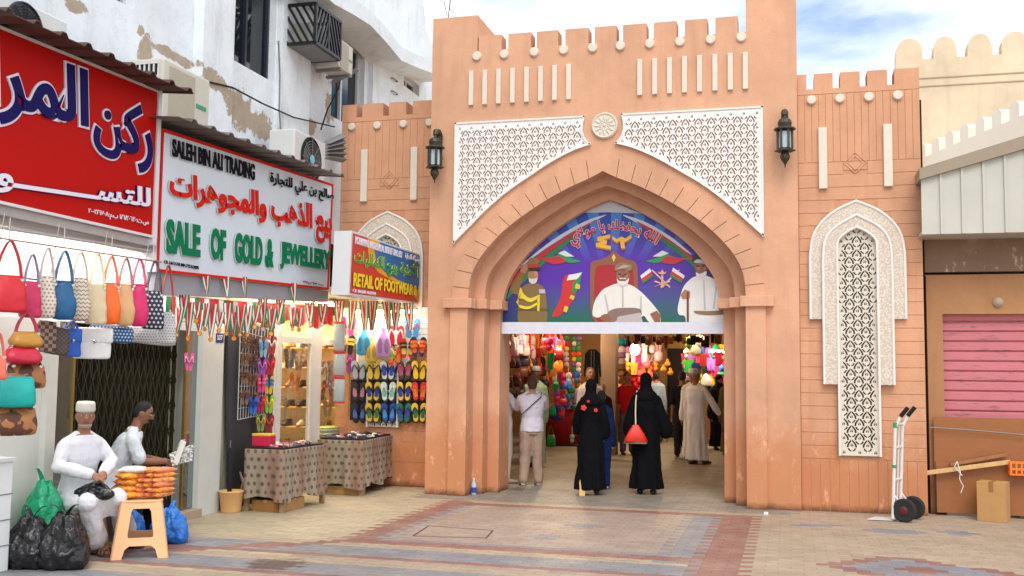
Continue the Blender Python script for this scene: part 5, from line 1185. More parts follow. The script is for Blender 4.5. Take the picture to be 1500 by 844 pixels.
for lb, x, y, s, st_, kd in (('red and white slippers high beside the shop door', 398, 506, (206,60,60), (236,226,220), 'thong'), ('pale blue slippers high beside the shop door', 386, 510, (150,200,220), (110,170,210), 'sandal'), ('red slippers second from the top beside the shop door', 396, 536, (214,30,40), (230,70,70), 'thong'), ('violet slippers beside the white wire panel', 384, 538, (150,80,170), (190,120,200), 'thong'), ('hot pink slippers beside the white wire panel', 383, 562, (232,60,130), (240,110,160), 'sandal'), ('yellow and blue striped slippers beside the shop door', 394, 564, (236,206,60), (40,130,200), 'sandal'), ('crimson slippers low beside the shop door', 382, 592, (190,30,60), (230,60,100), 'thong'), ('lime green slippers low beside the shop door', 394, 592, (150,206,40), (230,220,50), 'thong'), ('bright blue slippers by the charcoal board', 371, 594, (30,100,200), (20,60,150), 'thong'), ('olive green slippers lowest in their column', 382, 619, (120,150,60), (200,170,60), 'thong'), ('dark red slippers lowest beside the shop door', 394, 621, (170,30,40), (220,80,80), 'thong'), ('dark pink slippers hung on the edge of the glass strip', 277, 530, (214,90,150), (230,140,180), 'thong')):
    slippers(lb, x, y, XG+.05, None, s, st_, None, 13, 27, kind=kd, group='slippers beside the shop door')
# shoes inside the shop
SHG = 'shoes on the lit shelves inside the footwear shop'
shoe = None
def mk_shoe(rgb, strp):
    t = thing('shop_shoe', 'shoe on the lit shelves inside the footwear shop', 'shoe', (0,0,0), SHG)
    MB().rings([[Vector((q[0]*a+o,q[1]*b,z)) for q in sq(12, .13, .045, .8)] for z, a, b, o in ((0,.95,.95,0),(.02,1,1,0),(.045,.95,.9,0),(.075,.6,.8,-.04),(.10,.4,.7,-.06))]).build('upper', C(rgb, 'leather'), t, smooth=True)
    MB().prism([Vector((q[0]*1.03,q[1]*1.05,-.001)) for q in sq(14, .13, .045, .8)], (0,0,.014)).build('sole', C(strp, 'rubber'), t); return t
protos = [mk_shoe(a, b) for a, b in (((150,96,50),(60,40,30)), ((206,160,90),(90,60,40)), ((44,40,44),(24,24,24)), ((120,60,40),(50,34,26)), ((190,180,170),(120,110,100)))]
first = [True]*5
for z in SHZ[:]:
    for i in range(9):
        k = random.randrange(5); loc = (-8.3+i*.22+random.uniform(-.02,.02), 1.5, z+.001); rz = -math.pi/2+random.uniform(-.4,.4)
        if first[k]: o = protos[k]; o.location = loc; o.rotation_euler = (0,0,rz); first[k] = False
        else: copy_tree(protos[k], loc, rz)
for lb, x, y, s, st_, kd in (('dark grey slippers hung behind the door glass', 424, 525, (60,62,70), (90,92,100), 'sandal'), ('brown sandals hung behind the door glass', 438, 528, (140,110,90), (180,150,130), 'sandal'), ('orange sandals hung behind the door glass', 432, 560, (226,130,30), (200,100,20), 'thong'), ('white slippers hung behind the window glass', 472, 546, (210,206,190), (60,60,60), 'thong'), ('blue slippers hung behind the window glass', 480, 544, (40,100,170), (30,60,120), 'sandal'), ('red and black slippers hung behind the window glass', 470, 572, (40,36,44), (190,40,40), 'thong'), ('navy slippers hung behind the window glass', 488, 570, (30,50,130), (60,100,190), 'thong'), ('mauve slippers hung behind the window glass', 490, 545, (120,80,100), (160,110,130), 'thong'), ('grey slippers hung low behind the window glass', 480, 596, (110,106,104), (80,80,84), 'sandal')):
    slippers(lb, x, y, XS-.2, None, s, st_, None, 14, 30, kind=kd, group='slippers behind the shop glass')
# ================================================================== tables and small street things
def wavy_cloth():
    t = NT('spotted_cloth'); X, Y, Z = t.xyz(); m = t.m_
    u = m('MULTIPLY', m('ADD', X, m('MULTIPLY', Y, 1.0)), 11); v = m('MULTIPLY', Z, 11); r = m('FLOOR', v)
    u2 = m('ADD', u, m('MULTIPLY', m('MODULO', m('ABSOLUTE', r), 2), .5)); a = m('SUBTRACT', m('FRACT', u2), .5); b = m('SUBTRACT', m('FRACT', v), .5)
    d = m('ADD', m('MULTIPLY', a, a), m('MULTIPLY', b, b)); st = m('SINE', m('MULTIPLY', u, 1.1))
    base = t.mix(t.ramp(st, -.2, .8), lin((150,138,118)), lin((142,112,92))); base = t.mix(m('MULTIPLY', t.noise(60, 3), .4), base, lin((120,108,92)))
    return t.out(t.mix(m('LESS_THAN', d, .062), base, lin((94,80,74))), .9)
CLOTH = wavy_cloth(); TW = wood('table_wood', (150,122,92))
def table(label, A, B, Cc, h, drop, front_boxes=()):
    A, B, Cc = Vector(A), Vector(B), Vector(Cc); D = A+Cc-B; t = thing('market_table', label, 'table', (A+Cc)/2, 'cloth covered tables before the footwear shop')
    c = (A+Cc)/2; up = Vector((0,0,1)); q = [p+(p-c)*.03 for p in (A, B, Cc, D)]
    MB().hexa([p+up*(h-.03) for p in q], [p+up*h for p in q]).build('table_top', TW, t)
    for p in (A, B, Cc, D):
        p2 = p+(c-p)*.05; MB().box((p2.x-.025,p2.y-.025,0),(p2.x+.025,p2.y+.025,h-.03)).build('leg', TW, t)
    cl = MB(); rows = 10; pts = []
    for a, b in zip(q, q[1:]+q[:1]):
        n = max(10, int((b-a).length*30))
        for i in range(n): pts.append((a+(b-a)*(i/n), (b-a).cross(up).normalized(), i/n))
    n = len(pts); n0 = 0; ph = random.random()*6
    for r in range(rows+1):
        k = r/rows
        for i, (p, nn, f) in enumerate(pts):
            amp = .034*k*(math.sin(i*1.15+ph)+.6*math.sin(i*.53+1+ph)); o = (p-c); o.z = 0
            low = drop+.035*math.sin(i*.31+ph)
            cl.v.append(Vector((p.x, p.y, 0))+nn*(amp+.006+.02*k)-o*(.015*k)+up*(h+.004-(h-low)*k))
    for r in range(rows):
        for i in range(n): cl.f.append([r*n+i, r*n+(i+1) % n, (r+1)*n+(i+1) % n, (r+1)*n+i]); cl.m.append(0)
    cl.f.append(list(range(n))); cl.m.append(0)
    o = cl.build('cloth', CLOTH, None, smooth=True, org=(c.x,c.y,0)); tag(o, 'brown spotted cloth draped over the %s table' % ('nearer' if drop > .12 else 'farther'), 'tablecloth')
    return t, c, h
tA, tB, tC = gz(358,749), gz(413,752), gz(474,737)
tabA = table('nearer cloth covered table of trinkets, with a pink and yellow box on it', tA, tB, tC, .70, .14)
uB, uC = gz(529,727), gz(575,711); uA = uB+(tA-tB).normalized()*.62
tabB = table('farther cloth covered table of trinkets, against the terracotta wall', uA, uB, uC, .70, .11)
CARD = P('cardboard', (182,138,86), .8, .1, 8); CARD2 = P('cardboard_dark', (150,104,52), .8, .1, 8)
def boxat(name, label, p, sx, sy, sz, rz, mat, cat='box', group=None, tape=None, flapgap=True):
    t = thing(name, label, cat, p, group); M = Matrix.Translation(p) @ Matrix.Rotation(rz, 4, 'Z')
    MB().box((-sx/2,-sy/2,0),(sx/2,sy/2,sz), M).build('carton', mat, t, bevel=.004)
    MB().box((-.025,-sy/2-.002,sz*.75),(.025,sy/2+.002,sz+.002), M).build('tape', tape or P('tape', (196,158,108), .4, 0), t)
    return t
for i, (a, b) in enumerate(((tA,tB), (tB,tC))):
    d = (b-a); n = Vector((d.y,-d.x,0)).normalized(); p = a+d*(.5 if i == 0 else .34)-n*.14
    boxat('carton', 'flat cardboard carton under the nearer table, %s' % ('left side' if i == 0 else 'right side'), p, d.length*(.72 if i == 0 else .5), .2, .13, math.atan2(d.y, d.x), (CARD2, CARD)[i])
d = uB-uA; boxat('carton', 'cardboard carton under the farther table', uA+d*.55+Vector((.0,.16,0)), .45, .2, .11, math.atan2(d.y, d.x), CARD)
# display trays with trinkets
TRAY = P('tray_black', (24,22,26), .6, .1)
def tray(tab, a, b, cc, label, n, pal):
    t_, c, h = tab; D = a+cc-b; up = Vector((0,0,1)); q = [c+(p-c)*.96 for p in (a, b, cc, D)]
    for p in q: p.z = 0
    m = MB(); m.hexa([p+up*(h+.008) for p in q], [p+up*(h+.026) for p in q]); tag(m.build('display_tray', TRAY, org=(c.x,c.y,h)), label, 'tray')
    for i in range(n):
        u, v = random.uniform(.05,.95), random.uniform(.06,.94); p = q[0]+(q[1]-q[0])*u+(q[3]-q[0])*v+up*(h+.027); rgb = random.choice(pal)
        s = MB(); a_ = random.random()*3.1; d = Vector((math.cos(a_), math.sin(a_), 0)); e = d.cross(up)
        k = i % 3
        if k == 0: s.tube([p+d*(.03*math.cos(w))+e*(.03*math.sin(w))+up*.008 for w in [2*math.pi*j/12 for j in range(13)]], .007, 6); nm = 'bangle'
        elif k == 1: s.strip([p-d*.07, p-d*.03+up*.02, p+d*.03+up*.022, p+d*.07], e*.035, .006); nm = 'strap_sandal'
        else: s.rings([[p+d*(x*.05*a2)+e*(y*.03*a2)+up*z for x, y in sq(8, 1, 1, .8)] for z, a2 in ((0,1),(.015,1),(.024,.6))]); nm = 'purse'
        tag(s.build(nm, C(rgb, 'leather'), org=tuple(p)), {'bangle': 'bangle', 'strap_sandal': 'strap of a sandal', 'purse': 'small purse'}[nm]+' among the trinkets on the %s table' % ('nearer' if tab is tabA else 'farther'), 'trinket', 'trinkets on the %s table' % ('nearer' if tab is tabA else 'farther'))
pal = [(200,196,200),(40,36,44),(90,84,110),(196,60,80),(120,110,120),(220,210,190),(160,120,150),(60,60,70)]
tray(tabA, tA, tB, tC, 'black display tray covering the nearer table', 46, pal); tray(tabB, uA, uB, uC, 'black display tray covering the farther table', 46, pal)
t = thing('sweet_box', 'pink and yellow box holding folded slippers, on the nearer table', 'box', tA+(tC-tB)*.2+(tB-tA)*.22+Vector((0,0,.70))); p = WL[t.name]
MB().box((p.x-.11,p.y-.08,.728),(p.x+.11,p.y+.08,.84)).build('carton', P('pink_box', (206,30,70), .5, .06), t, bevel=.006); MB().box((p.x-.113,p.y-.083,.842),(p.x+.113,p.y+.083,.87)).build('lid', P('yellow_box', (226,190,60), .5, .06), t, bevel=.006)
for i in range(7):         # wrapped shirts on the counter
    p = gx(484+random.uniform(-6,6), 634, XS+.02); w = MB(); z = .625+i*.026; yy = p.y+.16+random.uniform(-.04,.04)
    w.rings([[Vector((XS-.05+q[0]*a+random.uniform(-.01,.01), yy+q[1]*a, z+dz)) for q in sq(16, .15, .26, .5)] for dz, a in ((0,.9),(.008,1),(.016,1),(.024,.9))])
    tag(w.build('wrapped_shirt', C([(206,206,214),(214,214,90),(196,190,206),(226,226,226),(170,196,90),(200,200,210),(186,206,110)][i], 'plastic'), smooth=True, org=(XS,yy,z)), 'shirt in clear wrapping on the pile beside the shop door', 'shirt', 'pile of wrapped shirts')
# bucket and folded umbrella
PEACH = P('peach_plastic', (226,178,116), .4, .05, 6)
bq = gz(338,750); bk2 = thing('bucket', 'peach plastic bucket standing by the pale pillar', 'bucket', bq)
MB().lathe([(.105,0),(.11,.01),(.135,.22),(.145,.225),(.145,.24),(.13,.24),(.105,.03),(.0,.03)], bq, 28).build('pail', PEACH, bk2, smooth=True)
h_ = MB(); h_.tube([bq+Vector((.14*math.cos(a),.14*math.sin(a)-.02*math.sin(a),.2-.05*math.sin(a)-.04)) for a in [math.pi*1.05+math.pi*.9*i/12 for i in range(13)]], .004, 5); h_.build('handle', P('pail_wire', (206,160,100), .4, 0), bk2)
um = thing('umbrella', 'black folded umbrella standing in the peach bucket', 'umbrella', bq+Vector((0,0,.04)))
q = bq+Vector((-.03,.02,0)); MB().tube([q+Vector((.0,0,.05)), q+Vector((-.01,.0,.3)), q+Vector((-.02,.01,.66)), q+Vector((-.02,.01,.72))], [.02,.028,.03,.012], 8).build('canopy', DARK, um, smooth=True)
MB().tube([q+Vector((-.02,.01,.71)), q+Vector((-.02,.01,.80))], .006, 6).build('tip', GREYM, um)
hp = MB(); a = gz(352,745); hp.tube([a+Vector((0,0,.0)), a+Vector((.0,.0,.22)), a+Vector((.03,0,.30)), a+Vector((-.02,.0,.42))], [.012,.012,.018,.01], 6); tag(hp.build('cloth_rag', CONC, org=tuple(a)), 'grey rag hanging beside the table leg behind the bucket', 'rag')
# water bottle at the foot of the gate
wq = gz(694,725); wt = thing('water_bottle', 'small clear water bottle with a blue label at the foot of the gate', 'bottle', wq)
MB().lathe([(.03,0),(.034,.01),(.034,.14),(.012,.185),(.012,.2)], wq, 14).build('bottle', P('clear_blue', (176,190,206), .1, .05), wt, smooth=True); MB().lathe([(.036,.03),(.036,.1)], wq, 14).build('label', P('label_blue', (40,70,160), .4, 0), wt); MB().lathe([(.014,.2),(.014,.22)], wq, 10).build('cap', WHITEM, wt)
lq = gz(1122,754); MB().build; l_ = MB(); l_.box((lq.x-.025,lq.y-.02,.0),(lq.x+.025,lq.y+.02,.03)); tag(l_.build('paper_scrap', WHITEP, org=tuple(lq), bevel=.004), 'white scrap of paper on the ground by the gate pillar', 'litter')
# ------------------------------------------------------------------ hand truck
hb = gz(1308,764); ht = thing('hand_truck', 'white two wheeled hand truck with black grips leaning by the right wing', 'hand truck', hb)
TRW = P('truck_white', (212,212,210), .4, .1, 9); TYRE = P('tyre_black', (32,30,32), .8, .1, 20, .2, 60); TG = P('green_tape', (20,150,100), .5, 0)
lean = Vector((.05, .03, 1.12)); dy = Vector((.10,.24,0))
for s in (0, 1):
    b0 = hb+dy*s+Vector((0,0,.03)); tpt = b0+lean; fr_ = MB(); fr_.tube([b0, b0+lean*.9, tpt+Vector((.05,0,.0)), tpt+Vector((.09,-.02,.06))], .019, 8); fr_.build('upright', TRW, ht)
    MB().tube([tpt+Vector((.055,-.005,.015)), tpt+Vector((.13,-.03,.115))], .024, 8).build('grip', DARK, ht)
    wq = hb+dy*s+Vector((.13,0,.13)); w_ = MB().lathe([(.06,-.025),(.115,-.03),(.13,-.02),(.13,.02),(.115,.03),(.06,.025)], wq-dy*(.12 if s == 0 else -.12), 28, dy); wo_ = w_.build('wheel', TYRE, ht, smooth=False)
    MB().lathe([(.052,-.02),(.048,.022),(.02,.03),(.0,.03)], wq-dy*(.16 if s == 0 else -.08), 20, -dy).build('rim', P('rim_red', (84,26,28), .5, .1), wo_)
    MB().tube([b0+lean*.24, wq], .012, 6).build('strut', TRW, ht)
for k in (.06, .38, .7, .93): MB().tube([hb+lean*k+Vector((0,0,.03)), hb+lean*k+dy+Vector((0,0,.03))], .014, 6).build('crossbar', TRW, ht)
MB().tube([hb+dy*.5+lean*.06, hb+dy*.5+lean*.93], .010, 6).build('centre_bar', TRW, ht)
MB().tube([hb+Vector((.13,0,.13))-dy*.1, hb+Vector((.13,0,.13))+dy*1.1], .012, 6).build('axle', GREYM, ht)
MB().hexa([hb+Vector((-.27,0,.008)), hb+Vector((.0,0,.008)), hb+dy+Vector((0,0,.008)), hb+dy+Vector((-.27,0,.008))], [hb+Vector((-.27,0,.016)), hb+Vector((.0,0,.016)), hb+dy+Vector((0,0,.016)), hb+dy+Vector((-.27,0,.016))]).build('toe_plate', TRW, ht)
tp_ = MB(); tp_.tube([hb+lean*.9+Vector((0,0,.03)), hb+lean*.95+Vector((0,0,.03))], .024, 8); tp_.tube([hb+lean*.5+Vector((0,0,.03)), hb+lean*.53+Vector((0,0,.03))], .023, 8); tp_.build('green_tape', TG, ht)
# ------------------------------------------------------------------ cartons, crate and planks at the right
p = gz(1467,766); boxat('carton', 'plain brown cardboard box standing before the plywood, right of the hand truck', p+Vector((-.05,.15,0)), .30, .26, .44, -.35, CARD, tape=CARD2)
p2 = gz(1500,760); boxat('carton', 'pale cardboard box at the right edge, under the orange crate', p2+Vector((.14,.25,0)), .36, .3, .50, .1, P('carton_pale', (206,170,120), .8, .08), tape=P('carton_print', (176,60,50), .6, 0))
pb_ = gz(1436,748); wb_ = thing('paint_bucket', 'dirty white plastic bucket behind the brown cardboard box', 'bucket', pb_+Vector((0,.1,0))); q = WL[wb_.name]
MB().lathe([(.1,0),(.12,.38),(.128,.385),(.128,.41),(.11,.41)], q, 20).build('pail', P('dirty_white', (176,170,156), .5, .2, 8), wb_, smooth=False); MB().lathe([(.13,.412),(.13,.43),(.0,.432)], q, 20).build('lid', P('lid_grey', (120,112,104), .5, .2), wb_)
cq = gy(1482, 697, -.02); cr = thing('plastic_crate', 'orange plastic crate resting on the pale box at the right edge', 'crate', cq+Vector((.17,.18,0))); c = WL[cr.name]; OR_ = P('crate_orange', (232,120,24), .4, .06)
k = MB(); hh = .16
for z0, z1 in ((0,.02),(.06,.085),(.135,.16)):
    k.box((c.x-.18,c.y-.14,c.z+z0),(c.x+.18,c.y-.125,c.z+z1)); k.box((c.x-.18,c.y+.125,c.z+z0),(c.x+.18,c.y+.14,c.z+z1)); k.box((c.x-.18,c.y-.125,c.z+z0),(c.x-.165,c.y+.125,c.z+z1)); k.box((c.x+.165,c.y-.125,c.z+z0),(c.x+.18,c.y+.125,c.z+z1))
for i in range(7):
    x = c.x-.175+i*.055; k.box((x,c.y-.141,c.z+.001),(x+.02,c.y-.126,c.z+.159)); k.box((x,c.y+.126,c.z+.001),(x+.02,c.y+.141,c.z+.159))
for i in range(6): y = c.y-.135+i*.05; k.box((c.x-.181,y,c.z+.001),(c.x-.166,y+.02,c.z+.159))
k.build('slatted_sides', OR_, cr); MB().box((c.x-.164,c.y-.124,c.z+.002),(c.x+.164,c.y+.124,c.z+.012)).build('base', OR_, cr)
for lb, (a, b), y_, th in (('long pale plank resting on nails across the plywood', ((1358,693),(1480,677)), .06, .05), ('short brown plank above the long pale plank', ((1392,681),(1476,666)), .10, .04)):
    A, B = gy(*a, y_), gy(*b, y_); m = MB(); u = Vector((0,0,th/2)); w = Vector((0,.05,0)); m.hexa([A-u, B-u, B+u, A+u], [v+w for v in (A-u, B-u, B+u, A+u)])
    tag(m.build('plank', wood('plank_pale' if th > .045 else 'plank_brown', (206,166,110) if th > .045 else (150,100,58), (6,1,1)), org=tuple(A), bevel=.004), lb, 'plank')
sg = MB(); a = gy(1402,676,.04); sg.tube([a, a+Vector((.03,-.01,-.12)), a+Vector((.02,-.01,-.2)), a+Vector((.06,-.01,-.28)), a+Vector((.03,-.01,-.36))], .005, 5); sg.tube([a, a+Vector((-.03,-.01,-.06)), a+Vector((.05,-.01,-.16))], .005, 5); tag(sg.build('string', WHITEP, org=tuple(a)), 'white plastic string dangling from the planks', 'string')
wr_ = MB(); wr_.tube([gy(1362,626,.14), gy(1420,630,.14), gy(1500,637,.14)], .007, 5); tag(wr_.build('cable', GREYM, org=tuple(gy(1362,626,.14))), 'pale cable strung across the plywood', 'cable')
# ------------------------------------------------------------------ plastic stools, snack packets, carrier bags
STOOLM = P('stool_peach', (232,180,128), .35, .04, 5)
def stool(label, c, rz, h=.48, wb=.235, wt=.17):
    t = thing('plastic_stool', label, 'stool', c); c = Vector(c); M = Matrix.Translation(c) @ Matrix.Rotation(rz, 4, 'Z')
    s = MB()
    for k in range(4):
        Rk = Matrix.Rotation(k*math.pi/2, 4, 'Z')
        def f(u, v, d): 
            w = wb+(wt-wb)*v; return M @ (Rk @ Vector((u*w, -w+d, v*h)))
        plate(s, [(-1,0),(-.62,0),(-.55,.16),(-.4,.22),(.4,.22),(.55,.16),(.62,0),(1,0),(1,.97),(-1,.97)], [[(-.46,.36),(.46,.36),(.5,.40),(.44,.80),(.36,.86),(-.36,.86),(-.44,.80),(-.5,.40)]], f, .012)
    s.build('legs', STOOLM, t)
    MB().rings([[M @ Vector((q[0], q[1], z)) for q in sq(24, wt*a, wt*a, .35)] for z, a in ((h*.955,1.03),(h*.985,1.06),(h,1.0),(h-.003,.5))]).build('seat', STOOLM, t)
    return t
sc_ = gz(204,812); stool('peach plastic stool used as a table for the snack packets', sc_, .62)
tg_ = MB(); 
def pack(label, c, sx, sy, sz, rz, rgb, rgb2, spiky=False, group='snack packets on the stool'):
    t = thing('snack_packet', label, 'packet', c, group); M = Matrix.Translation(c) @ Matrix.Rotation(rz, 4, 'Z'); n = 16
    prof = ((-1,.92,.08),(-.88,.95,.15),(-.78,.9,.7),(-.4,1,1),(0,.98,1.05),(.4,1,1),(.78,.9,.7),(.88,.95,.15),(1,.92,.08))
    m = MB(); m.rings([[M @ Vector((x*sx/2, q[0]*a*sy/2, sz/2+q[1]*b*sz/2*(.5 if abs(x) > .8 else 1)+random.uniform(-.003,.003))) for q in sq(n, 1, 1, .8)] for x, a, b in prof])
    m.build('packet', dots('snack_%02x%02x%02x' % rgb, rgb, rgb2, 60, 'patch'), t, smooth=True)
    for e in (-1, 1):
        s = MB(); k = 6
        for i in range(k): y0_, y1_ = -sy/2*.9+sy*.9*i/k, -sy/2*.9+sy*.9*(i+1)/k; zz = random.uniform(-.012,.012); s.add([M @ Vector((e*sx*.47, y0_, sz/2)), M @ Vector((e*sx*.47, y1_, sz/2)), M @ Vector((e*sx*.60, (y0_+y1_)/2, sz/2+zz))], [(0,1,2)])
        s.build('seal', P('clear_seal', (216,200,196), .25, .1), t)
    return t
zt_ = .487; ax = Matrix.Rotation(.35, 3, 'Z')
cols_ = [((240,170,50),(226,130,30)), ((244,180,60),(220,120,40)), ((236,160,50),(200,110,40)), ((240,165,40),(226,140,30))]
for i in range(4):
    off = ax @ Vector((-.11, -.02, 0)); a, b = cols_[i]
    pack('plump yellow orange snack packet in the left stack on the stool', sc_+off+Vector((random.uniform(-.008,.008),random.uniform(-.008,.008),zt_+i*.054)), .21, .19, .064, 1.25+random.uniform(-.2,.2), a, b)
pack('white snack packet lying on top of the left stack', sc_+(ax @ Vector((-.07,-.02,0)))+Vector((0,0,zt_+4*.054)), .24, .19, .055, .5, (222,218,212), (200,194,186))
for i in range(6):
    for j in range(3):
        off = ax @ Vector((.02+j*.075, .02, 0)); a, b = (((240,160,60),(222,120,60)), ((232,140,70),(206,120,110)), ((236,170,70),(200,110,90)))[(i+j) % 3]
        pack('slim orange snack packet in the right stack on the stool', sc_+off+Vector((random.uniform(-.008,.008),random.uniform(-.012,.012),zt_+i*.042+random.uniform(0,.004))), .23, .085, .05, 1.2+random.uniform(-.22,.22), a, b)
def wrinkle(name, rgb, rough, amt=1.0, scale=9, trans=0):
    if name in MATS: return MATS[name]
    t = NT(name); n1 = t.noise(scale, 2, .45); r = t.m_('ABSOLUTE', t.m_('SUBTRACT', n1, .5)); t.bump(r, amt, .05)
    MATS[name] = t.out(t.mix(n1, sc(lin(rgb), .8), sc(lin(rgb), 1.15)), rough, **({'Transmission Weight': trans} if trans else {})); return MATS[name]
BLKB = wrinkle('black_bag_plastic', (20,20,24), .28); GRNB = wrinkle('green_bag_plastic', (20,160,110), .3); BLUB = wrinkle('blue_bag_plastic', (24,110,200), .3); WHTB = wrinkle('white_bag_plastic', (226,226,230), .35)
def sack(label, c, rx, ry, h, mat, ears=2, seed=0, name='plastic_bag', flatten=0, group=None):
    rnd = random.Random(seed); c = Vector(c); t = thing(name, label, 'plastic bag', c, group); m = MB(); n = 28; ph = [rnd.uniform(0, 6.28) for _ in range(6)]
    R_ = []
    for z, a in ((0,.78),(.04,.95),(.2,1.05),(.42,1.0),(.62,.84),(.78,.58),(.88,.34),(.93,.24)):
        ring = []
        for i in range(n):
            q = 2*math.pi*i/n; w = 1+.07*math.sin(3*q+ph[0]+z*3)+.05*math.sin(5*q+ph[1]-z*6)+.05*math.sin(9*q+ph[2]+z*9)+.03*rnd.uniform(-1,1)
            ring.append(c+Vector((rx*a*w*math.cos(q), ry*a*w*math.sin(q), h*z*(1+.04*math.sin(4*q+ph[3])))))
        R_.append(ring)
    m.rings(R_); m.build('sack', mat, t, smooth=True, subsurf=2, disp=[(.10,.07*rx/.25),(.04,.02)])
    for k in range(ears):
        a = ph[4]+k*2.4; d = Vector((math.cos(a), math.sin(a), 0)); e = MB(); p0 = c+Vector((0,0,h*.86))
        e.strip([p0, p0+d*rx*.18+Vector((0,0,h*.14)), p0+d*rx*.42+Vector((0,0,h*.25)), p0+d*rx*.6+Vector((0,0,h*.22))], [d.cross(Vector((0,0,1)))*w_ for w_ in (rx*.35,rx*.3,rx*.2,rx*.08)], .01); e.build('ear', mat, t, smooth=True, subsurf=1)
    return t
sack('big black plastic bag nearest the camera, left of the old man', Vector((-5.68,-5.66,0)), .205, .20, .46, BLKB, seed=3)
sack('big black plastic bag at the left, leaning on its neighbour', Vector((-5.94,-5.73,0)), .19, .18, .44, BLKB, seed=8)
sack('green plastic bag behind the black ones', Vector((-6.08,-5.44,0)), .19, .17, .70, GRNB, 1, 5)
sack('blue plastic bag on the ground left of the stool legs', gz(175,806)+Vector((-.04,.20,0)), .15, .14, .34, BLUB, 1, 11)
sack('blue plastic bag on the ground behind the snack stool', gz(236,800)+Vector((-.05,.20,0)), .18, .15, .34, BLUB, 1, 14)
# white display cabinet at the left edge
cb2 = thing('white_cabinet', 'white ribbed cabinet at the left edge, behind the black bags', 'cabinet', gz(12,836)+Vector((-.3,-.6,0))); a = gz(12,836); m = MB()
MB().box((a.x-.6,a.y-1.2,0),(a.x,a.y,.86)).build('carcass', TILEW, cb2, bevel=.01); MB().box((a.x-.62,a.y-1.22,.861),(a.x+.02,a.y+.015,.89)).build('top', WHITEM, cb2)
for z in (.2,.4,.6): m.box((a.x-.599,a.y-1.19,z),(a.x+.004,a.y+.004,z+.008))
m.build('grooves', GREYM, cb2)
# ================================================================== people
def tfm(pos, yaw): return Matrix.Translation(Vector(pos)) @ Matrix.Rotation(yaw, 4, 'Z')
def hand(b, wr, d, palm, side, curl=.5, k=1.0):
    """palm, four unequal bent fingers and a thumb; d along the hand, palm = palm normal"""
    d = d.normalized(); palm = (palm-d*palm.dot(d)).normalized(); w = d.cross(palm)*side
    b.tube([wr-d*.015*k, wr+d*.03*k, wr+d*.075*k], [.022*k,.03*k,.026*k], 8)
    for i, ln_ in enumerate((.062,.074,.068,.052)):
        base = wr+d*.078*k+w*((i-1.5)*.0175*k); a = curl*(.8+.12*i); pts = [base-d*.02*k, base]; ang = 0; p = base
        for s, f in ((.45,.7),(.32,1.0),(.23,.8)):
            ang += a*f; p = p+(d*math.cos(ang)+palm*math.sin(ang))*(ln_*s*k); pts.append(p)
        b.tube(pts, [.0095*k,.0092*k,.0085*k,.0078*k,.0065*k], 6)
    tb = wr+d*.03*k-w*.024*k; b.tube([wr+d*.01*k-w*.01*k, tb, tb+d*.03*k-w*.018*k+palm*.012*k, tb+d*.052*k-w*.016*k+palm*.03*k*curl], [.013*k,.012*k,.010*k,.008*k], 6)
def limb(b, pts, rad, k=10):      # rounded joints
    P_ = []; R_ = []
    for i in range(len(pts)-1):
        for s in (0, .5): P_.append(pts[i].lerp(pts[i+1], s)); R_.append(rad[2*i+(1 if s else 0)])
    P_.append(pts[-1]); R_.append(rad[-1]); b.tube(P_, R_, k)
    for p, r in zip(P_[::2], R_[::2]): b.ball(p, r*.99, 10)
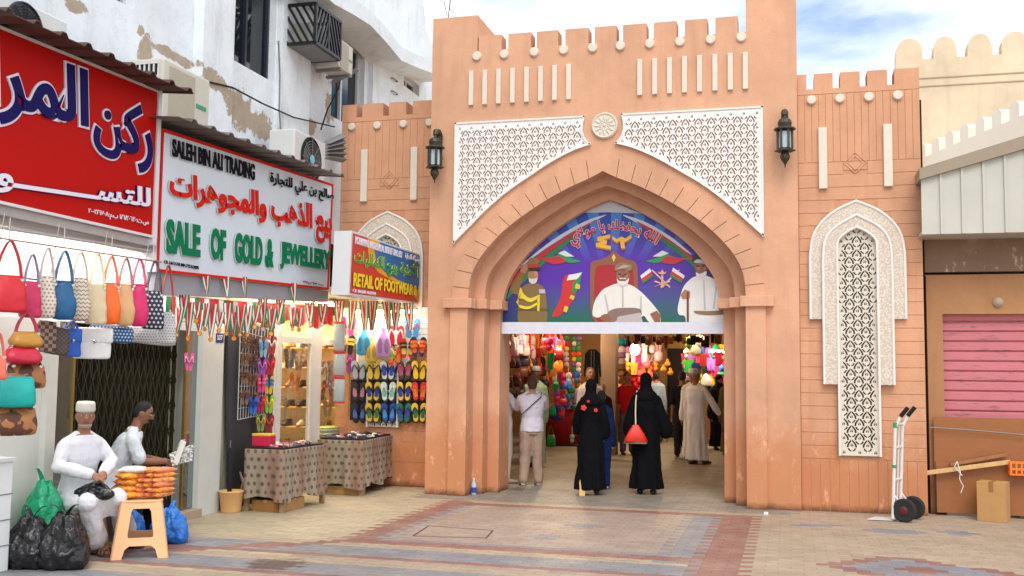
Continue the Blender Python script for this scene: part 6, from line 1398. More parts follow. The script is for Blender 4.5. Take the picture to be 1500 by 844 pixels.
def person(label, pos, yaw, H=1.65, skin=(140,92,66), top=None, bottom=None, robe=None, abaya=None, hair=None, cap=None, scarf=None, shoes=(60,50,44), arms=None, legs=None, pelvis=None, lean=0., headturn=0., nod=0., face=False, voxel=.012, cat='person', group='people at the gateway', build=1.0, head_off=(0,0), sit=False, robe_hem=.045, beard=None, glasses=False, moustache=None):
    M = tfm(pos, yaw); T = lambda x, y, z: M @ Vector((x*H, y*H, z*H))
    t = thing('person', label, cat, pos, group); pv = Vector(pelvis) if pelvis else Vector((0,0,.50)); up = .35
    spine = [pv+Vector((0, lean*s, up*s*(1-lean*lean*.6))) for s in (-.12, .1, .32, .6, .82, .95)]
    sh = spine[4]; neck = spine[5]; hd = pv+Vector((head_off[0], lean*1.18+head_off[1], up*1.0+.075))
    tw = [(.078,.058),(.083,.064),(.074,.056),(.088,.062),(.094,.054),(.05,.04)]
    A = arms or [None, None]; AR = []
    for s, a in ((-1, A[0]), (1, A[1])):
        S0 = sh+Vector((s*.088*build, 0, -.012))
        if a is None: a = ((S0.x+s*.02, S0.y+.0, S0.z-.175), (S0.x+s*.028, S0.y+.03, S0.z-.33))
        AR.append((s, S0, Vector(a[0]), Vector(a[1]), Vector(a[2]) if len(a) > 2 else None, a[3] if len(a) > 3 else .45))
    Lg = legs or [((-.052,.01,.27),(-.055,0,.035)), ((.052,.01,.27),(.055,0,.035))]; LG = []
    for s, l in zip((-1, 1), Lg): LG.append((s, pv+Vector((s*.045,0,-.02)), Vector(l[0]), Vector(l[1]), Vector(l[2]) if len(l) > 2 else Vector((0,1,0))))
    v = lambda q: T(q.x, q.y, q.z)
    def ring(c, a, b_, n=18, ph=0): return [v(c+Vector((a*math.cos(2*math.pi*i/n), b_*math.sin(2*math.pi*i/n), 0))) for i in range(n)]
    Rh = Matrix.Rotation(headturn, 4, 'Z') @ Matrix.Rotation(-nod, 4, 'X'); hh = lambda x, y, z: v(hd+(Rh @ Vector((x, y, z))))
    RhW = (M @ Rh).to_3x3()
    # ---- the body: one continuous skin
    b = MB(); b.rings([ring(c, a*build, d*build) for c, (a, d) in zip(spine, tw)]); b.tube([v(neck-Vector((0,.0,.03))), hh(0,-.008,-.03)], [.034*H,.031*H], 10)
    b.ball(hh(0,0,.0), (.045*H,.054*H,.063*H), 16, RhW); b.ball(hh(0,.012,-.034), (.033*H,.036*H,.032*H), 12, RhW)
    b.tube([hh(0,.048,.008), hh(0,.062,-.012), hh(0,.052,-.02)], [.006*H,.010*H,.007*H], 6)
    for s in (-1, 1): b.ball(hh(s*.043,-.004,-.006), (.006*H,.012*H,.018*H), 8, RhW); 
    b.ball(hh(0,.047,-.036), (.014*H,.006*H,.005*H), 8, RhW)
    for s, S0, E_, W_, pm, cu in AR:
        limb(b, [v(S0), v(E_), v(W_)], [q*H*build for q in (.030,.027,.023,.021,.015)]); d = (v(W_)-v(E_)).normalized(); hand(b, v(W_), d, (M.to_3x3() @ pm) if pm else (M.to_3x3() @ Vector((-s,0,0))), s, cu, H/1.7)
    for s, Hp, K, An, fd in LG:
        limb(b, [v(Hp), v(K), v(An)], [q*H*build for q in (.046,.042,.033,.030,.02)]); f3 = fd.normalized()
        b.tube([v(An+Vector((0,0,-.005))-f3*.015), v(An+Vector((0,0,-.018))+f3*.04), v(An+Vector((0,0,-.026))+f3*.095)], [.021*H,.022*H,.015*H], 8)
    b.build('body', P('skin_%02x%02x%02x' % skin, skin, .55, .08, 12), t, remesh=voxel, relax=2)
    # ---- face
    if face:
        DK = P('eye_dark', (26,20,18), .2, 0); 
        for s in (-1, 1):
            MB().ball(hh(s*.017,.0465,.006), (.0085*H,.005*H,.0045*H), 10, RhW).build('eye', P('eye_white', (206,196,188), .3, 0), t, smooth=True); MB().ball(hh(s*.017,.0505,.006), (.004*H,.003*H,.004*H), 8, RhW).build('iris', DK, t, smooth=True)
            MB().tube([hh(s*.008,.0515,.017), hh(s*.018,.050,.021), hh(s*.030,.043,.017)], [.003*H,.004*H,.002*H], 6).build('eyebrow', P('brow_%s' % ('grey' if beard else 'dark'), (150,140,134) if beard else (30,24,22), .9, 0), t)
        MB().tube([hh(-.015,.0475,-.033), hh(0,.0525,-.031), hh(.015,.0475,-.033)], [.002*H,.0035*H,.002*H], 6).build('mouth', P('lips', (112,66,56), .6, 0), t)
        if beard: MB().rings([[hh(.034*k*math.sin(a), .012+.043*k*math.cos(a)*.95, z) for a in [math.pi*(-1+2*i/20)*.55 for i in range(21)]]+[hh(.02*k*math.sin(a), .012+.02*k*math.cos(a), z) for a in [math.pi*(1-2*i/20)*.55 for i in range(21)]] for z, k in ((-.041,1.0),(-.052,.95),(-.062,.75))]).build('beard', P('beard_grey', beard, .95, .15, 40, .4, 200), t, smooth=True)
        if moustache: MB().tube([hh(-.022,.045,-.029), hh(-.008,.055,-.024), hh(0,.056,-.022), hh(.008,.055,-.024), hh(.022,.045,-.029)], [.002*H,.006*H,.005*H,.006*H,.002*H], 8).build('moustache', P('hair_dark', moustache, .9, .1), t)
        if glasses:
            g_ = MB()
            for s in (-1, 1):
                g_.tube([hh(s*.019+.013*math.cos(a),.058,.004+.009*math.sin(a)) for a in [2*math.pi*i/14 for i in range(15)]], .0014*H, 5); g_.tube([hh(s*.032,.056,.006), hh(s*.042,.0,.004)], .0014*H, 5)
            g_.tube([hh(-.006,.059,.006), hh(.006,.059,.006)], .0014*H, 5); g_.build('glasses', STEEL, t)
    # ---- hair, cap, scarf
    if hair:
        kind, rgb = hair; m = MB(); m.ball(hh(0,-.007,.013), (.046*H,.052*H,.055*H), 16, RhW)
        if kind == 'bob': m.ball(hh(0,-.022,-.012), (.047*H,.042*H,.055*H), 14, RhW)
        elif kind == 'long': m.ball(hh(0,-.03,-.03), (.044*H,.032*H,.075*H), 14, RhW)
        else: m.ball(hh(0,-.02,-.006), (.044*H,.04*H,.046*H), 14, RhW)
        o = m.build('hair', P('hair_%02x%02x%02x' % rgb, rgb, .75, .25, 60, .6, 160), t, remesh=.009, relax=2)
        # keep the face clear
        me = o.data; bm = bmesh.new(); bm.from_mesh(me); inv = (Matrix.Translation(-WL[t.name])); c0 = hh(0,0,0)-WL[t.name]; fw_ = (RhW @ Vector((0,1,0))).normalized(); u_ = (RhW @ Vector((0,0,1))).normalized()
        bmesh.ops.delete(bm, geom=[x for x in bm.verts if (x.co-c0).dot(fw_) > .022*H and (x.co-c0).dot(u_) < .034*H], context='VERTS'); bm.to_mesh(me); bm.free()
    if cap:
        kind, rgb = cap; m = MB(); hgt = .05 if kind == 'kuma' else .03
        m.rings([[hh(a*.047*math.cos(q), -.004+a*.055*math.sin(q), z) for q in [2*math.pi*i/20 for i in range(20)]] for z, a in ((.022,1.0),(.03,1.03),(.022+hgt*.8,1.0),(.022+hgt,.9),(.024+hgt,.4))]); m.build('cap', dots('cap_%02x%02x%02x' % rgb, rgb, tuple(int(c*.8) for c in rgb), 90), t, smooth=True)
    if cap and kind == 'turban':
        m = MB()
        for i in range(4): z = .022+i*.012; m.tube([hh(.049*math.cos(q), -.004+.056*math.sin(q), z+.008*math.sin(q*2+i)) for q in [2*math.pi*j/20 for j in range(21)]], .0095*H, 7)
        m.build('turban_wrap', MATS['cap_%02x%02x%02x' % rgb], t, smooth=True)
    if scarf:
        m = MB(); m.ball(hh(0,-.006,.008), (.052*H,.060*H,.066*H), 16, RhW)
        m.rings([[v(Vector((hd.x*(1-k)+sh.x*k, (hd.y-.008)*(1-k)+(sh.y-.012)*k, z))+Vector((a*math.cos(q), d*math.sin(q), 0))) for q in [2*math.pi*i/18 for i in range(18)]] for z, a, d, k in ((hd.z-.01,.048,.055,0),(hd.z-.045,.046,.05,.2),(hd.z-.075,.06,.056,.6),(hd.z-.10,.092,.066,1),(hd.z-.13,.104,.072,1),(hd.z-.16,.10,.07,1))])
        m.build('headscarf', C(scarf, 'cloth'), t, remesh=.012, relax=4, disp=[(.12,.014)])
    # ---- clothes
    def sleeves(m, r0, r1, upto=1.0, flare=1.0):
        for s, S0, E_, W_, *_ in AR:
            m.tube([v(neck+Vector((s*.02,-.004,-.004))), v(S0+Vector((s*.0,0,.008)))], [.030*H,.030*H], 10)
            if upto <= .5: limb(m, [v(S0), v(S0.lerp(E_, upto*2))], [r0*H, r0*H, r0*H*.98])
            else: limb(m, [v(S0), v(E_), v(E_.lerp(W_, (upto-.5)*2))], [r0*.92*H, r0*.94*H, r0*.9*H, (r0+r1)/2*H*flare, r1*H*flare])
    if robe or abaya:
        rgb = robe or abaya; m = MB(); wide = 1.25 if abaya else 1.12
        sec = [(c, a*wide*build, d*(wide+.08)*build) for c, (a, d) in zip(spine[1:], tw[1:])][:-1]+[(spine[5]+Vector((0,0,-.004)), .06, .05)]
        if not sit:
            fx = sum((l[3].x for l in LG))/2; fy = sum((l[3].y for l in LG))/2
            for z, a, d in ((.40,.098,.075),(.30,.10,.08),(.2,.104,.084),(.12,.108,.088),(robe_hem,.114,.094)):
                k = 1-z/.5; n = 36; sec.insert(0, (Vector((pv.x*(1-k)+fx*k, pv.y*(1-k)+fy*k, z)), a*wide*.95, d*wide*.98))
        R_ = []
        for c, a, d in sec:
            n = 36; f = max(0, min(1, (.52-c.z)/.45)) if not sit else 0
            R_.append([v(c+Vector((a*(1+f*.11*math.sin(7*q+1.3+c.z*4)+f*.07*math.sin(11*q-c.z*5))*math.cos(q), d*(1+f*.11*math.sin(7*q+1.3+c.z*4)+f*.07*math.sin(11*q-c.z*5))*math.sin(q), 0))) for q in [2*math.pi*i/n for i in range(n)]])
        m.rings(R_); sleeves(m, .040 if robe else .045, .032 if robe else .05, .97, 1.0 if robe else 1.15)
        if sit:
            for s, Hp, K, An, fd in LG: limb(m, [v(Hp), v(K), v(K.lerp(An, .80))], [q*H for q in (.066,.060,.051,.050,.060)])
            m.ball(v((LG[0][1]+LG[1][1])/2), (.1*H,.09*H,.06*H), 14, M.to_3x3())
            Km = (LG[0][2]+LG[1][2])/2; Am = (LG[0][3]+LG[1][3])/2; ax_ = (LG[1][2]-LG[0][2]).normalized(); hw_ = (LG[1][2]-LG[0][2]).length/2
            pth = [pv+Vector((0,.02,.0)), pv.lerp(Km, .6)+Vector((0,0,.01)), Km+Vector((0,0,.0)), Km.lerp(Am, .3), Km.lerp(Am, .6), Km.lerp(Am, .86)]; tn = [(pth[min(i+1,5)]-pth[max(i-1,0)]).normalized() for i in range(6)]
            m.rings([[v(p+ax_*((hw_+(.03,.03,.03,.04,.05,.065)[i])*math.cos(q)*(1+.06*math.sin(9*q)))+ax_.cross(t_)*(d_*math.sin(q)*(1+.2*math.sin(9*q+i)*(i > 2)))) for q in [2*math.pi*j/40 for j in range(40)]] for i, (p, t_, d_) in enumerate(list(zip(pth, tn, (.055,.052,.048,.04,.03,.03)))[:4])])
        m.build('robe' if robe else 'abaya', cloth_mat(rgb), t, remesh=.011 if not sit else .009, relax=3 if not sit else 9, disp=[(.22,.03),(.07,.008)] if not sit else [(.2,.014),(.06,.008)])
    if bottom:
        kind, rgb = bottom; m = MB(); m.rings([ring(spine[0]+Vector((0,0,.0)), .088*build, .07*build), ring(spine[1], .088*build, .068*build), ring(spine[2]-Vector((0,0,.03)), .08*build, .062*build)])
        for s, Hp, K, An, fd in LG:
            e = K.lerp(An, .93 if kind == 'trousers' else .3); w_ = .04 if kind == 'trousers' else .05; limb(m, [v(Hp), v(K), v(e)], [q*H*build for q in (.06,.055,.046,.042,w_)])
        m.build('trousers', cloth_mat(rgb), t, remesh=.011, relax=3, disp=[(.12,.02)])
    if top:
        kind, rgb = top; m = MB(); lo_ = spine[0].lerp(spine[1], .3)
        m.rings([ring(lo_, .098*build, .08*build)]+[ring(c, a*1.14*build, d*1.2*build) for c, (a, d) in zip(spine[1:5], tw[1:5])]+[ring(spine[5]-Vector((0,0,.012)), .056, .05)]); sleeves(m, .041, .034, .97 if 'long' in kind else .42)
        m.build('shirt', cloth_mat(rgb), t, remesh=.010, relax=3, disp=[(.16,.024),(.06,.010)])
        if 'collar' in kind:
            c2 = MB()
            for s in (-1, 1): c2.hexa([v(neck+Vector((s*.004,.044,-.012))), v(neck+Vector((s*.034,.036,-.03))), v(neck+Vector((s*.046,-.005,.008))), v(neck+Vector((s*.03,.02,.018)))], [v(neck+Vector((s*.004,.038,-.012))), v(neck+Vector((s*.034,.028,-.03))), v(neck+Vector((s*.040,-.012,.008))), v(neck+Vector((s*.026,.014,.018)))])
            c2.build('collar', cloth_mat(rgb), t)
    if shoes:
        for s, Hp, K, An, fd in LG:
            m = MB(); f3 = fd.normalized(); w3 = f3.cross(Vector((0,0,1))); a0 = Vector((An.x, An.y, 0))-f3*.03
            prof = ((0,.8,.6),(.15,1,1),(.4,.9,1),(.75,1.15,.65),(.95,.95,.5),(1,.6,.4)); Lf = .155; hgt = max(.02, An.z-.006)
            m.rings([[v(a0+f3*(Lf*u)+w3*(.026*a*math.cos(q))+Vector((0,0,An.z-.035+.024*h_*(1+math.sin(q))))) for q in [2*math.pi*i/12 for i in range(12)]] for u, a, h_ in prof])
            m.build('shoe', C(shoes, 'leather'), t, smooth=True, subsurf=1)
    return t, T, hh
def cloth_mat(rgb):
    nm = 'garment_%02x%02x%02x' % tuple(rgb)
    if nm in MATS: return MATS[nm]
    t = NT(nm); c = lin(rgb); n1 = t.noise(7, 4, .6, stretch=(1, 1, .35)); t.bump(t.m_('ADD', n1, t.m_('MULTIPLY', t.noise(22, 3, .6, stretch=(1,1,.5)), .4)), .7, .03); MATS[nm] = t.out(t.mix(n1, sc(c, .9), sc(c, 1.06)), .9, **{'Specular IOR Level': .15}); return MATS[nm]
def yaw_to(dx, dy): return math.atan2(dy, dx)-math.pi/2
AW = yaw_to(-.15, 1)         # walking into the lane, away from the camera
def up_h(x, y, foot): 
    d = ray(x, y); fw = Vector((-math.sin(YAW), math.cos(YAW), 0)); return (CAM+d*((Vector(foot)-CAM).dot(fw)/d.dot(fw))).z
BK = (9,9,13)
# two women in black
q = gz(865,724); p2_, T, hh = person('woman in a long black abaya with red flowers across the shoulders', q, AW, 1.54, abaya=BK, scarf=BK, shoes=(40,36,38), build=.92, arms=[((-.118,.02,.66),(-.11,.09,.55)),((.112,.0,.65),(.115,.04,.52))], legs=[((-.05,-.01,.27),(-.06,-.09,.05)),((.05,.03,.27),(.05,.05,.035))])
FL = [P('flower_red', (216,60,52), .7, .1)]
for i, (x, z, s) in enumerate(((-.06,.745,1.0),(.045,.725,.7),(-.02,.80,.5))):
    m = MB(); c = T(x, -.086, z); 
    for k in range(5): a = k*1.257; m.ball(c+Vector((.024*s*math.cos(a),0,.024*s*math.sin(a))), (.018*s,.008,.018*s), 8)
    m.ball(c, (.012*s,.012,.012*s)); m.build('flower_print', FL[0], p2_)
sl2 = MB(); c = q+Vector((-.075,-.17,.10)); Ms = Matrix.Translation(c) @ Matrix.Rotation(1.25, 4, 'X'); sl2.prism([Ms @ Vector((u*.19, v_*.26, 0)) for u, v_ in SOLE], (0,-.012,.0)); sl2.build('shoe_sole', P('sole_tan', (206,170,96), .6, .08), p2_)
q = gz(946,723); p1_, T, hh = person('woman in a wide plain black abaya carrying a red shoulder bag', q, AW-.1, 1.63, abaya=BK, scarf=BK, shoes=(24,22,24), arms=[((-.125,.0,.66),(-.14,.02,.50)),((.125,.0,.66),(.165,.03,.50))], legs=[((-.05,0,.27),(-.05,-.0,.035)),((.055,-.01,.27),(.06,-.04,.035))], build=1.0)
rb_ = thing('handbag', 'bright red shoulder bag on a pale strap at the back of the woman in black', 'handbag', T(-.07,-.15,.50)); c = WL[rb_.name]; R, U, O = FB(c, .1)
MB().rings([[c+U*z+R*(a[0]*w)+O*a[1]*d for a in sq(16, 1, 1, .6)] for z, w, d in ((-.115,.15,.05),(-.10,.16,.06),(0,.11,.045),(.10,.045,.02),(.115,.03,.012))]).build('body', C((216,44,24), 'leather'), rb_, smooth=True); MB().box((c.x-.15,c.y-.05,c.z-.135),(c.x+.15,c.y+.03,c.z-.11)).build('base', C((120,100,90), 'leather'), rb_)
sp_ = MB(); sp_.strip([c+U*.11, T(-.075,-.12,.66), T(-.075,-.098,.76), T(-.07,-.03,.845), T(-.06,.05,.80)], R*.016, .006); sp_.build('strap', C((206,180,150), 'leather'), rb_)
# tourists and shoppers, from the near left to the far right
q = gz(778,711); _, T, hh = person('woman in a white T-shirt and beige trousers seen from behind, dark strap across her back', q, AW+.25, 1.58, (190,140,112), ('short',(222,218,232)), ('trousers',(176,150,132)), hair=('bob',(84,58,44)), shoes=(230,230,228), arms=[((-.12,.10,.68),(-.06,.19,.76)),((.13,.10,.70),(.05,.2,.80))], build=1.14, legs=[((-.055,.01,.27),(-.075,.0,.035)),((.055,.01,.27),(.07,.02,.035))])
m = MB(); m.strip([T(-.12,-.06,.62), T(-.02,-.102,.72), T(.075,-.075,.80), T(.09,.0,.835)], T(.0,0,.012)-T(0,0,0), .005); m.build('shoulder_strap', C((50,40,48), 'leather'), _)
q = gz(752,712); person('woman in white trousers half hidden by the left jamb', q+Vector((-.24,.3,0)), AW-.9, 1.6, (186,136,108), ('short',(214,208,222)), ('trousers',(208,204,190)), hair=('bob',(60,44,36)), shoes=(190,170,150), arms=[((-.12,.06,.68),(-.04,.17,.74)),((.13,.06,.68),(.05,.18,.75))])
q = gz(800,686); person('man in a pale green robe and embroidered cap beside the left stall', q+Vector((-.25,.2,0)), AW+.5, 1.72, (96,62,46), robe=(150,176,164), cap=('kuma',(150,160,176)), shoes=(60,44,36), build=1.1)
q = gz(880,690)+Vector((-.1,1.2,0)); person('man in a white shirt with short greying hair, facing out behind the flowered abaya', Vector((-3.25,4.3,0)), yaw_to(.5,-1), 1.72, (176,122,96), ('long collar',(216,206,214)), ('trousers',(90,84,90)), hair=('short',(90,78,72)), face=True, shoes=(50,44,42))
q = gz(884,722); person('person in blue clothes walking just beyond the flowered abaya', Vector((-2.55,1.45,0)), AW-.2, 1.38, (150,104,80), ('long',(30,44,90)), ('trousers',(26,44,96)), hair=('bob',(36,28,26)), shoes=(196,190,190))
person('girl with brown hair and a dark top coming out of the lane', Vector((-3.4,6.3,0)), yaw_to(.35,-1), 1.42, (176,124,98), ('short',(34,30,36)), ('trousers',(96,70,50)), hair=('long',(96,60,40)), face=True)
q = gz(920,655); person('young man in a bright red T-shirt facing out of the lane', Vector((-3.12,7.6,0)), yaw_to(.3,-1), 1.66, (160,108,84), ('short',(196,28,34)), ('trousers',(110,112,124)), hair=('short',(34,28,26)), face=True, headturn=.4)
jm, T, hh = person('man in a black football shirt with a white number seen from behind', Vector((-2.02,7.4,0)), AW, 1.68, (140,96,72), ('short',(24,26,36)), ('trousers',(40,38,44)), hair=('short',(26,22,22)))
b = MB(); letters(b, '8', [T(-.022,-.082,.775), T(.022,-.082,.775), T(.022,-.082,.70), T(-.022,-.082,.70)], .004, .03, .002); letters(b, 'LAMPARD', [T(-.055,-.08,.805), T(.055,-.08,.805), T(.055,-.08,.788), T(-.055,-.08,.788)], .004, .01, .002) if False else None; b.build('shirt_number', LILAC, jm)
person('person in a white shirt and dark trousers bending towards a stall', Vector((-2.25,9.3,0)), yaw_to(.3,1), 1.55, (130,88,64), ('long',(206,204,206)), ('trousers',(36,32,34)), cap=('kuma',(206,200,190)), lean=.22, arms=[((-.11,.2,.66),(-.06,.3,.70)),((.11,.2,.66),(.06,.3,.72))])
person('man in a white robe and tall white cap walking ahead of the grey robe', Vector((-1.75,6.7,0)), AW+.2, 1.72, (140,94,70), robe=(240,232,228), cap=('kuma',(222,210,206)), shoes=(90,66,50))
q = gz(1020,680); person('man in a pale grey robe and patterned cap striding to the right', q, yaw_to(.45,.9), 1.70, (140,94,72), robe=(236,236,248), cap=('kuma',(168,176,190)), shoes=(70,52,42), build=1.12, arms=[None, ((.15,.06,.66),(.19,.15,.53))], legs=[((-.05,.0,.27),(-.05,-.03,.035)),((.05,.03,.27),(.055,.07,.035))])
person('woman in a black abaya with patterned sleeves far down the lane', Vector((-1.45,9.6,0)), yaw_to(.4,-1), 1.62, abaya=(26,24,34), scarf=(24,22,30), shoes=(30,28,28))
person('man in a khaki robe at the right edge of the archway', Vector((-1.15,8.2,0)), yaw_to(-.2,1), 1.66, (120,80,60), robe=(112,108,76), hair=('short',(28,24,22)))
person('child in dark striped clothes partly behind the right jamb', gz(1060,688)+Vector((.1,.15,0)), yaw_to(-.3,1), 1.05, (130,90,70), ('short',(96,70,80)), ('trousers',(34,40,70)), hair=('short',(28,24,22)))
# ------------------------------------------------------------------ the two seated men
f1 = Vector((.92,-.39,0)).normalized(); y1 = yaw_to(f1.x, f1.y); ft = gz(152,821); H1 = 1.68
base1 = ft-f1*.44+Vector((-.04,.01,0)); base1.z = 0
L1 = lambda p: ((tfm(base1, y1).inverted() @ Vector(p))/H1)
FA, FB_ = L1(gz(186,800)), L1(gz(143,812)); FA.z = FB_.z = .04
s1, T1, hh1 = person('elderly man in a white robe and white embroidered cap seated on a plastic stool', base1, y1, H1, (156,108,82), robe=(226,226,232), cap=('kuma',(224,220,208)), pelvis=(0,0,.285), lean=.05, sit=True, voxel=.008, face=True, beard=(170,150,136), headturn=-.42, nod=.06, build=1.06, shoes=None, group='seated men by the grille',
    arms=[((-.145,.08,.465),(-.035,.20,.425),(.5,0,-1),.75),((.145,.08,.46),(.04,.21,.42),(-.5,0,-1),.75)], legs=[((-.085,.25,.30),tuple(FA)),((.07,.24,.29),tuple(FB_))])
for s, (x, y) in ((-1,(FA.x,FA.y)),(1,(FB_.x,FB_.y))):
    m = MB(); c = T1(x, y+.05, .012); Ms = Matrix.Translation(Vector((c.x,c.y,.022))) @ Matrix.Rotation(y1, 4, 'Z'); m.prism([Ms @ Vector((u*.22*s, v_*.27, -.02)) for u, v_ in SOLE], (0,0,.018)); so_ = m.build('sandal_sole', C((70,56,44), 'leather'), s1)
    for v_ in (.03,.08,-.04): st2 = MB(); st2.strip([Ms @ Vector((a*.058, v_, z)) for a, z in ((-1,0),(-.8,.045),(0,.062),(.8,.045),(1,0))], Ms.to_3x3() @ Vector((0,.03,0)), .006); st2.build('sandal_strap', C((120,100,78), 'leather'), so_)
stool('peach plastic stool under the elderly man, mostly hidden by his robe and the black bag', T1(0,-.02,0), y1+.2, .44)
sack('black plastic bag on the lap of the elderly man', T1(.01,.20,.30), .17, .13, .14, BLKB, 0, 21)
f2 = Vector((.74,.67,0)).normalized(); y2 = yaw_to(f2.x, f2.y); H2 = 1.66; ft2 = gz(246,783); base2 = ft2-f2*.42+Vector((-.10,-.10,0)); base2.z = 0
s2, T2, hh2 = person('seated man in white shirt, glasses and a moustache reading a newspaper', base2, y2, H2, (142,96,72), ('half collar',(214,220,226)), ('trousers',(22,22,28)), hair=('short',(24,20,20)), pelvis=(0,0,.285), lean=.13, voxel=.008, face=True, glasses=True, moustache=(24,20,20), nod=.42, headturn=-.25, head_off=(0,.02), build=1.06, shoes=(30,26,26), group='seated men by the grille',
    arms=[((-.12,.15,.45),(-.03,.285,.43),(.5,0,-.5),.8),((.13,.15,.44),(.07,.285,.43),(-.5,0,-.5),.8)], legs=[((-.07,.24,.29),(-.075,.25,.04)),((.075,.25,.29),(.085,.31,.04))])
np2 = thing('newspaper', 'folded newspaper held by the seated man in glasses', 'newspaper', T2(.03,.37,.47))
def sheet(x0, x1, rgb, tilt, dz=0, nm='page'):
    m = MB(); pts = []
    for i in range(7):
        u = i/6; pts.append(T2(x0+(x1-x0)*u, .375+tilt*math.sin(u*math.pi)*.02, .475+dz+.012*math.sin(u*3)))
    m.strip(pts, T2(0,.045,.13)-T2(0,-.0,0), .003); return m.build(nm, rgb, np2)
NEWS = dots('newsprint', (216,212,204), (120,118,116), 70, 'patch'); sheet(-.07,.05, NEWS, 1); sheet(.05,.15, P('newsprint_plain', (222,218,208), .9, .06, 30), -1, .004)
m = MB(); m.hexa([T2(.10,.31,.475), T2(.10,.45,.535), T2(.115,.44,.435), T2(.115,.33,.405)], [T2(.097,.31,.475), T2(.097,.45,.535), T2(.112,.44,.435), T2(.112,.33,.405)]); m.build('hanging_page', NEWS, np2)
MB().hexa([T2(.0,.384,.50), T2(.04,.384,.50), T2(.04,.399,.545), T2(.0,.399,.545)], [T2(.0,.381,.50), T2(.04,.381,.50), T2(.04,.396,.545), T2(.0,.396,.545)]).build('printed_photo', P('news_photo', (206,170,60), .7, .3, 50), np2)
m = MB(); c = T2(0,-.03,0); m.box((c.x-.2,c.y-.2,.0),(c.x+.2,c.y+.2,.41)); tag(m.build('seat_crate', P('crate_dark', (50,44,40), .7, .15), org=(c.x,c.y,0), bevel=.01), 'dark crate the man with the newspaper sits on', 'crate')
person('shopper in a pale blue shirt far down the lane near the doorway', Vector((-3.0,11.2,0)), AW, 1.68, (140,98,74), ('long',(150,170,196)), ('trousers',(60,58,66)), hair=('short',(30,26,24)), voxel=.016)
person('shopper in a mustard top far down the lane by the bright stall', Vector((-3.9,11.0,0)), yaw_to(.5,-1), 1.6, (150,104,80), ('short',(190,150,60)), ('trousers',(70,60,60)), hair=('long',(40,30,28)), voxel=.016)
person('man in a white robe far down the lane by the right stall', Vector((-2.1,11.6,0)), AW+.6, 1.7, (120,82,62), robe=(226,224,226), cap=('kuma',(220,216,206)), voxel=.016)
# ================================================================== the stalls in the lane
stl = thing('stall_shelving', 'dark shelves of the left stall behind hanging bags', 'shelving', (-5.2, 5, 0)); m = MB()
A0_, A1_ = Vector((-4.75,2.3,0)), Vector((-6.0,10.2,0)); dd = (A1_-A0_).normalized(); nn_ = Vector((-dd.y, dd.x, 0))
up3 = Vector((0,0,3.0)); m.hexa([A0_+nn_*.35, A1_+nn_*.35, A1_+nn_*.35+up3, A0_+nn_*.35+up3], [v+nn_*.05 for v in (A0_+nn_*.35, A1_+nn_*.35, A1_+nn_*.35+up3, A0_+nn_*.35+up3)]); m.build('back', P('stall_back', (84,62,48), .8, .3, 3), stl)
for z in (.75, 1.15, 1.5, 1.85): MB().hexa([A0_-nn_*.0+Vector((0,0,z)), A1_+Vector((0,0,z)), A1_+nn_*.348+Vector((0,0,z)), A0_+nn_*.348+Vector((0,0,z))], [v+Vector((0,0,.03)) for v in (A0_+Vector((0,0,z)), A1_+Vector((0,0,z)), A1_+nn_*.348+Vector((0,0,z)), A0_+nn_*.348+Vector((0,0,z)))]).build('shelf', P('shelf_dark', (92,64,44), .7, .2), stl)
st2_ = thing('stall_shelving', 'tall stall partition across the far end of the lane, with a dark doorway', 'shelving', (-3, 13, 0)); m = MB()
m.box((-7.5,13.6,0),(1,13.7,3.2)); m.build('back', P('far_back', (150,112,70), .8, .25, 2), st2_); MB().box((-3.0,13.5,0),(-2.3,13.58,2.25)).build('doorway', DARK, st2_); MB().box((-3.1,13.45,2.25),(-2.2,13.6,2.9)).build('curtain', P('curtain_ochre', (150,116,52), .8, .2, 6), st2_)
rnd = random.Random(4)
def nearY(x): return 2.6+(x-737)/113*6.2
PA = {'white pink': [(226,196,206),(232,170,190),(214,206,206),(206,90,140),(222,214,200)], 'orange red': [(222,90,24),(206,44,24),(226,120,40),(196,60,30),(232,150,40),(160,30,34)], 'dark': [(70,44,40),(110,60,40),(60,50,70),(140,90,60),(46,40,50)], 'mixed': [(40,150,90),(216,60,110),(60,110,190),(232,190,60),(196,40,50),(150,90,170),(224,220,214)], 'reds': [(206,36,44),(232,90,110),(226,60,150),(190,30,40),(236,150,60)]}
CN = lambda c: min({'white': (225,215,210), 'pink': (225,150,185), 'red': (200,45,45), 'orange': (226,110,35), 'yellow': (232,190,60), 'brown': (110,65,45), 'green': (50,150,90), 'blue': (60,100,180), 'purple': (140,90,165), 'black': (50,45,50), 'magenta': (216,60,120)}.items(), key=lambda kv: sum((a-b)**2 for a, b in zip(kv[1], c)))[0]
cnt_ = {}
WHERE = {}
def uniq(base):
    return base
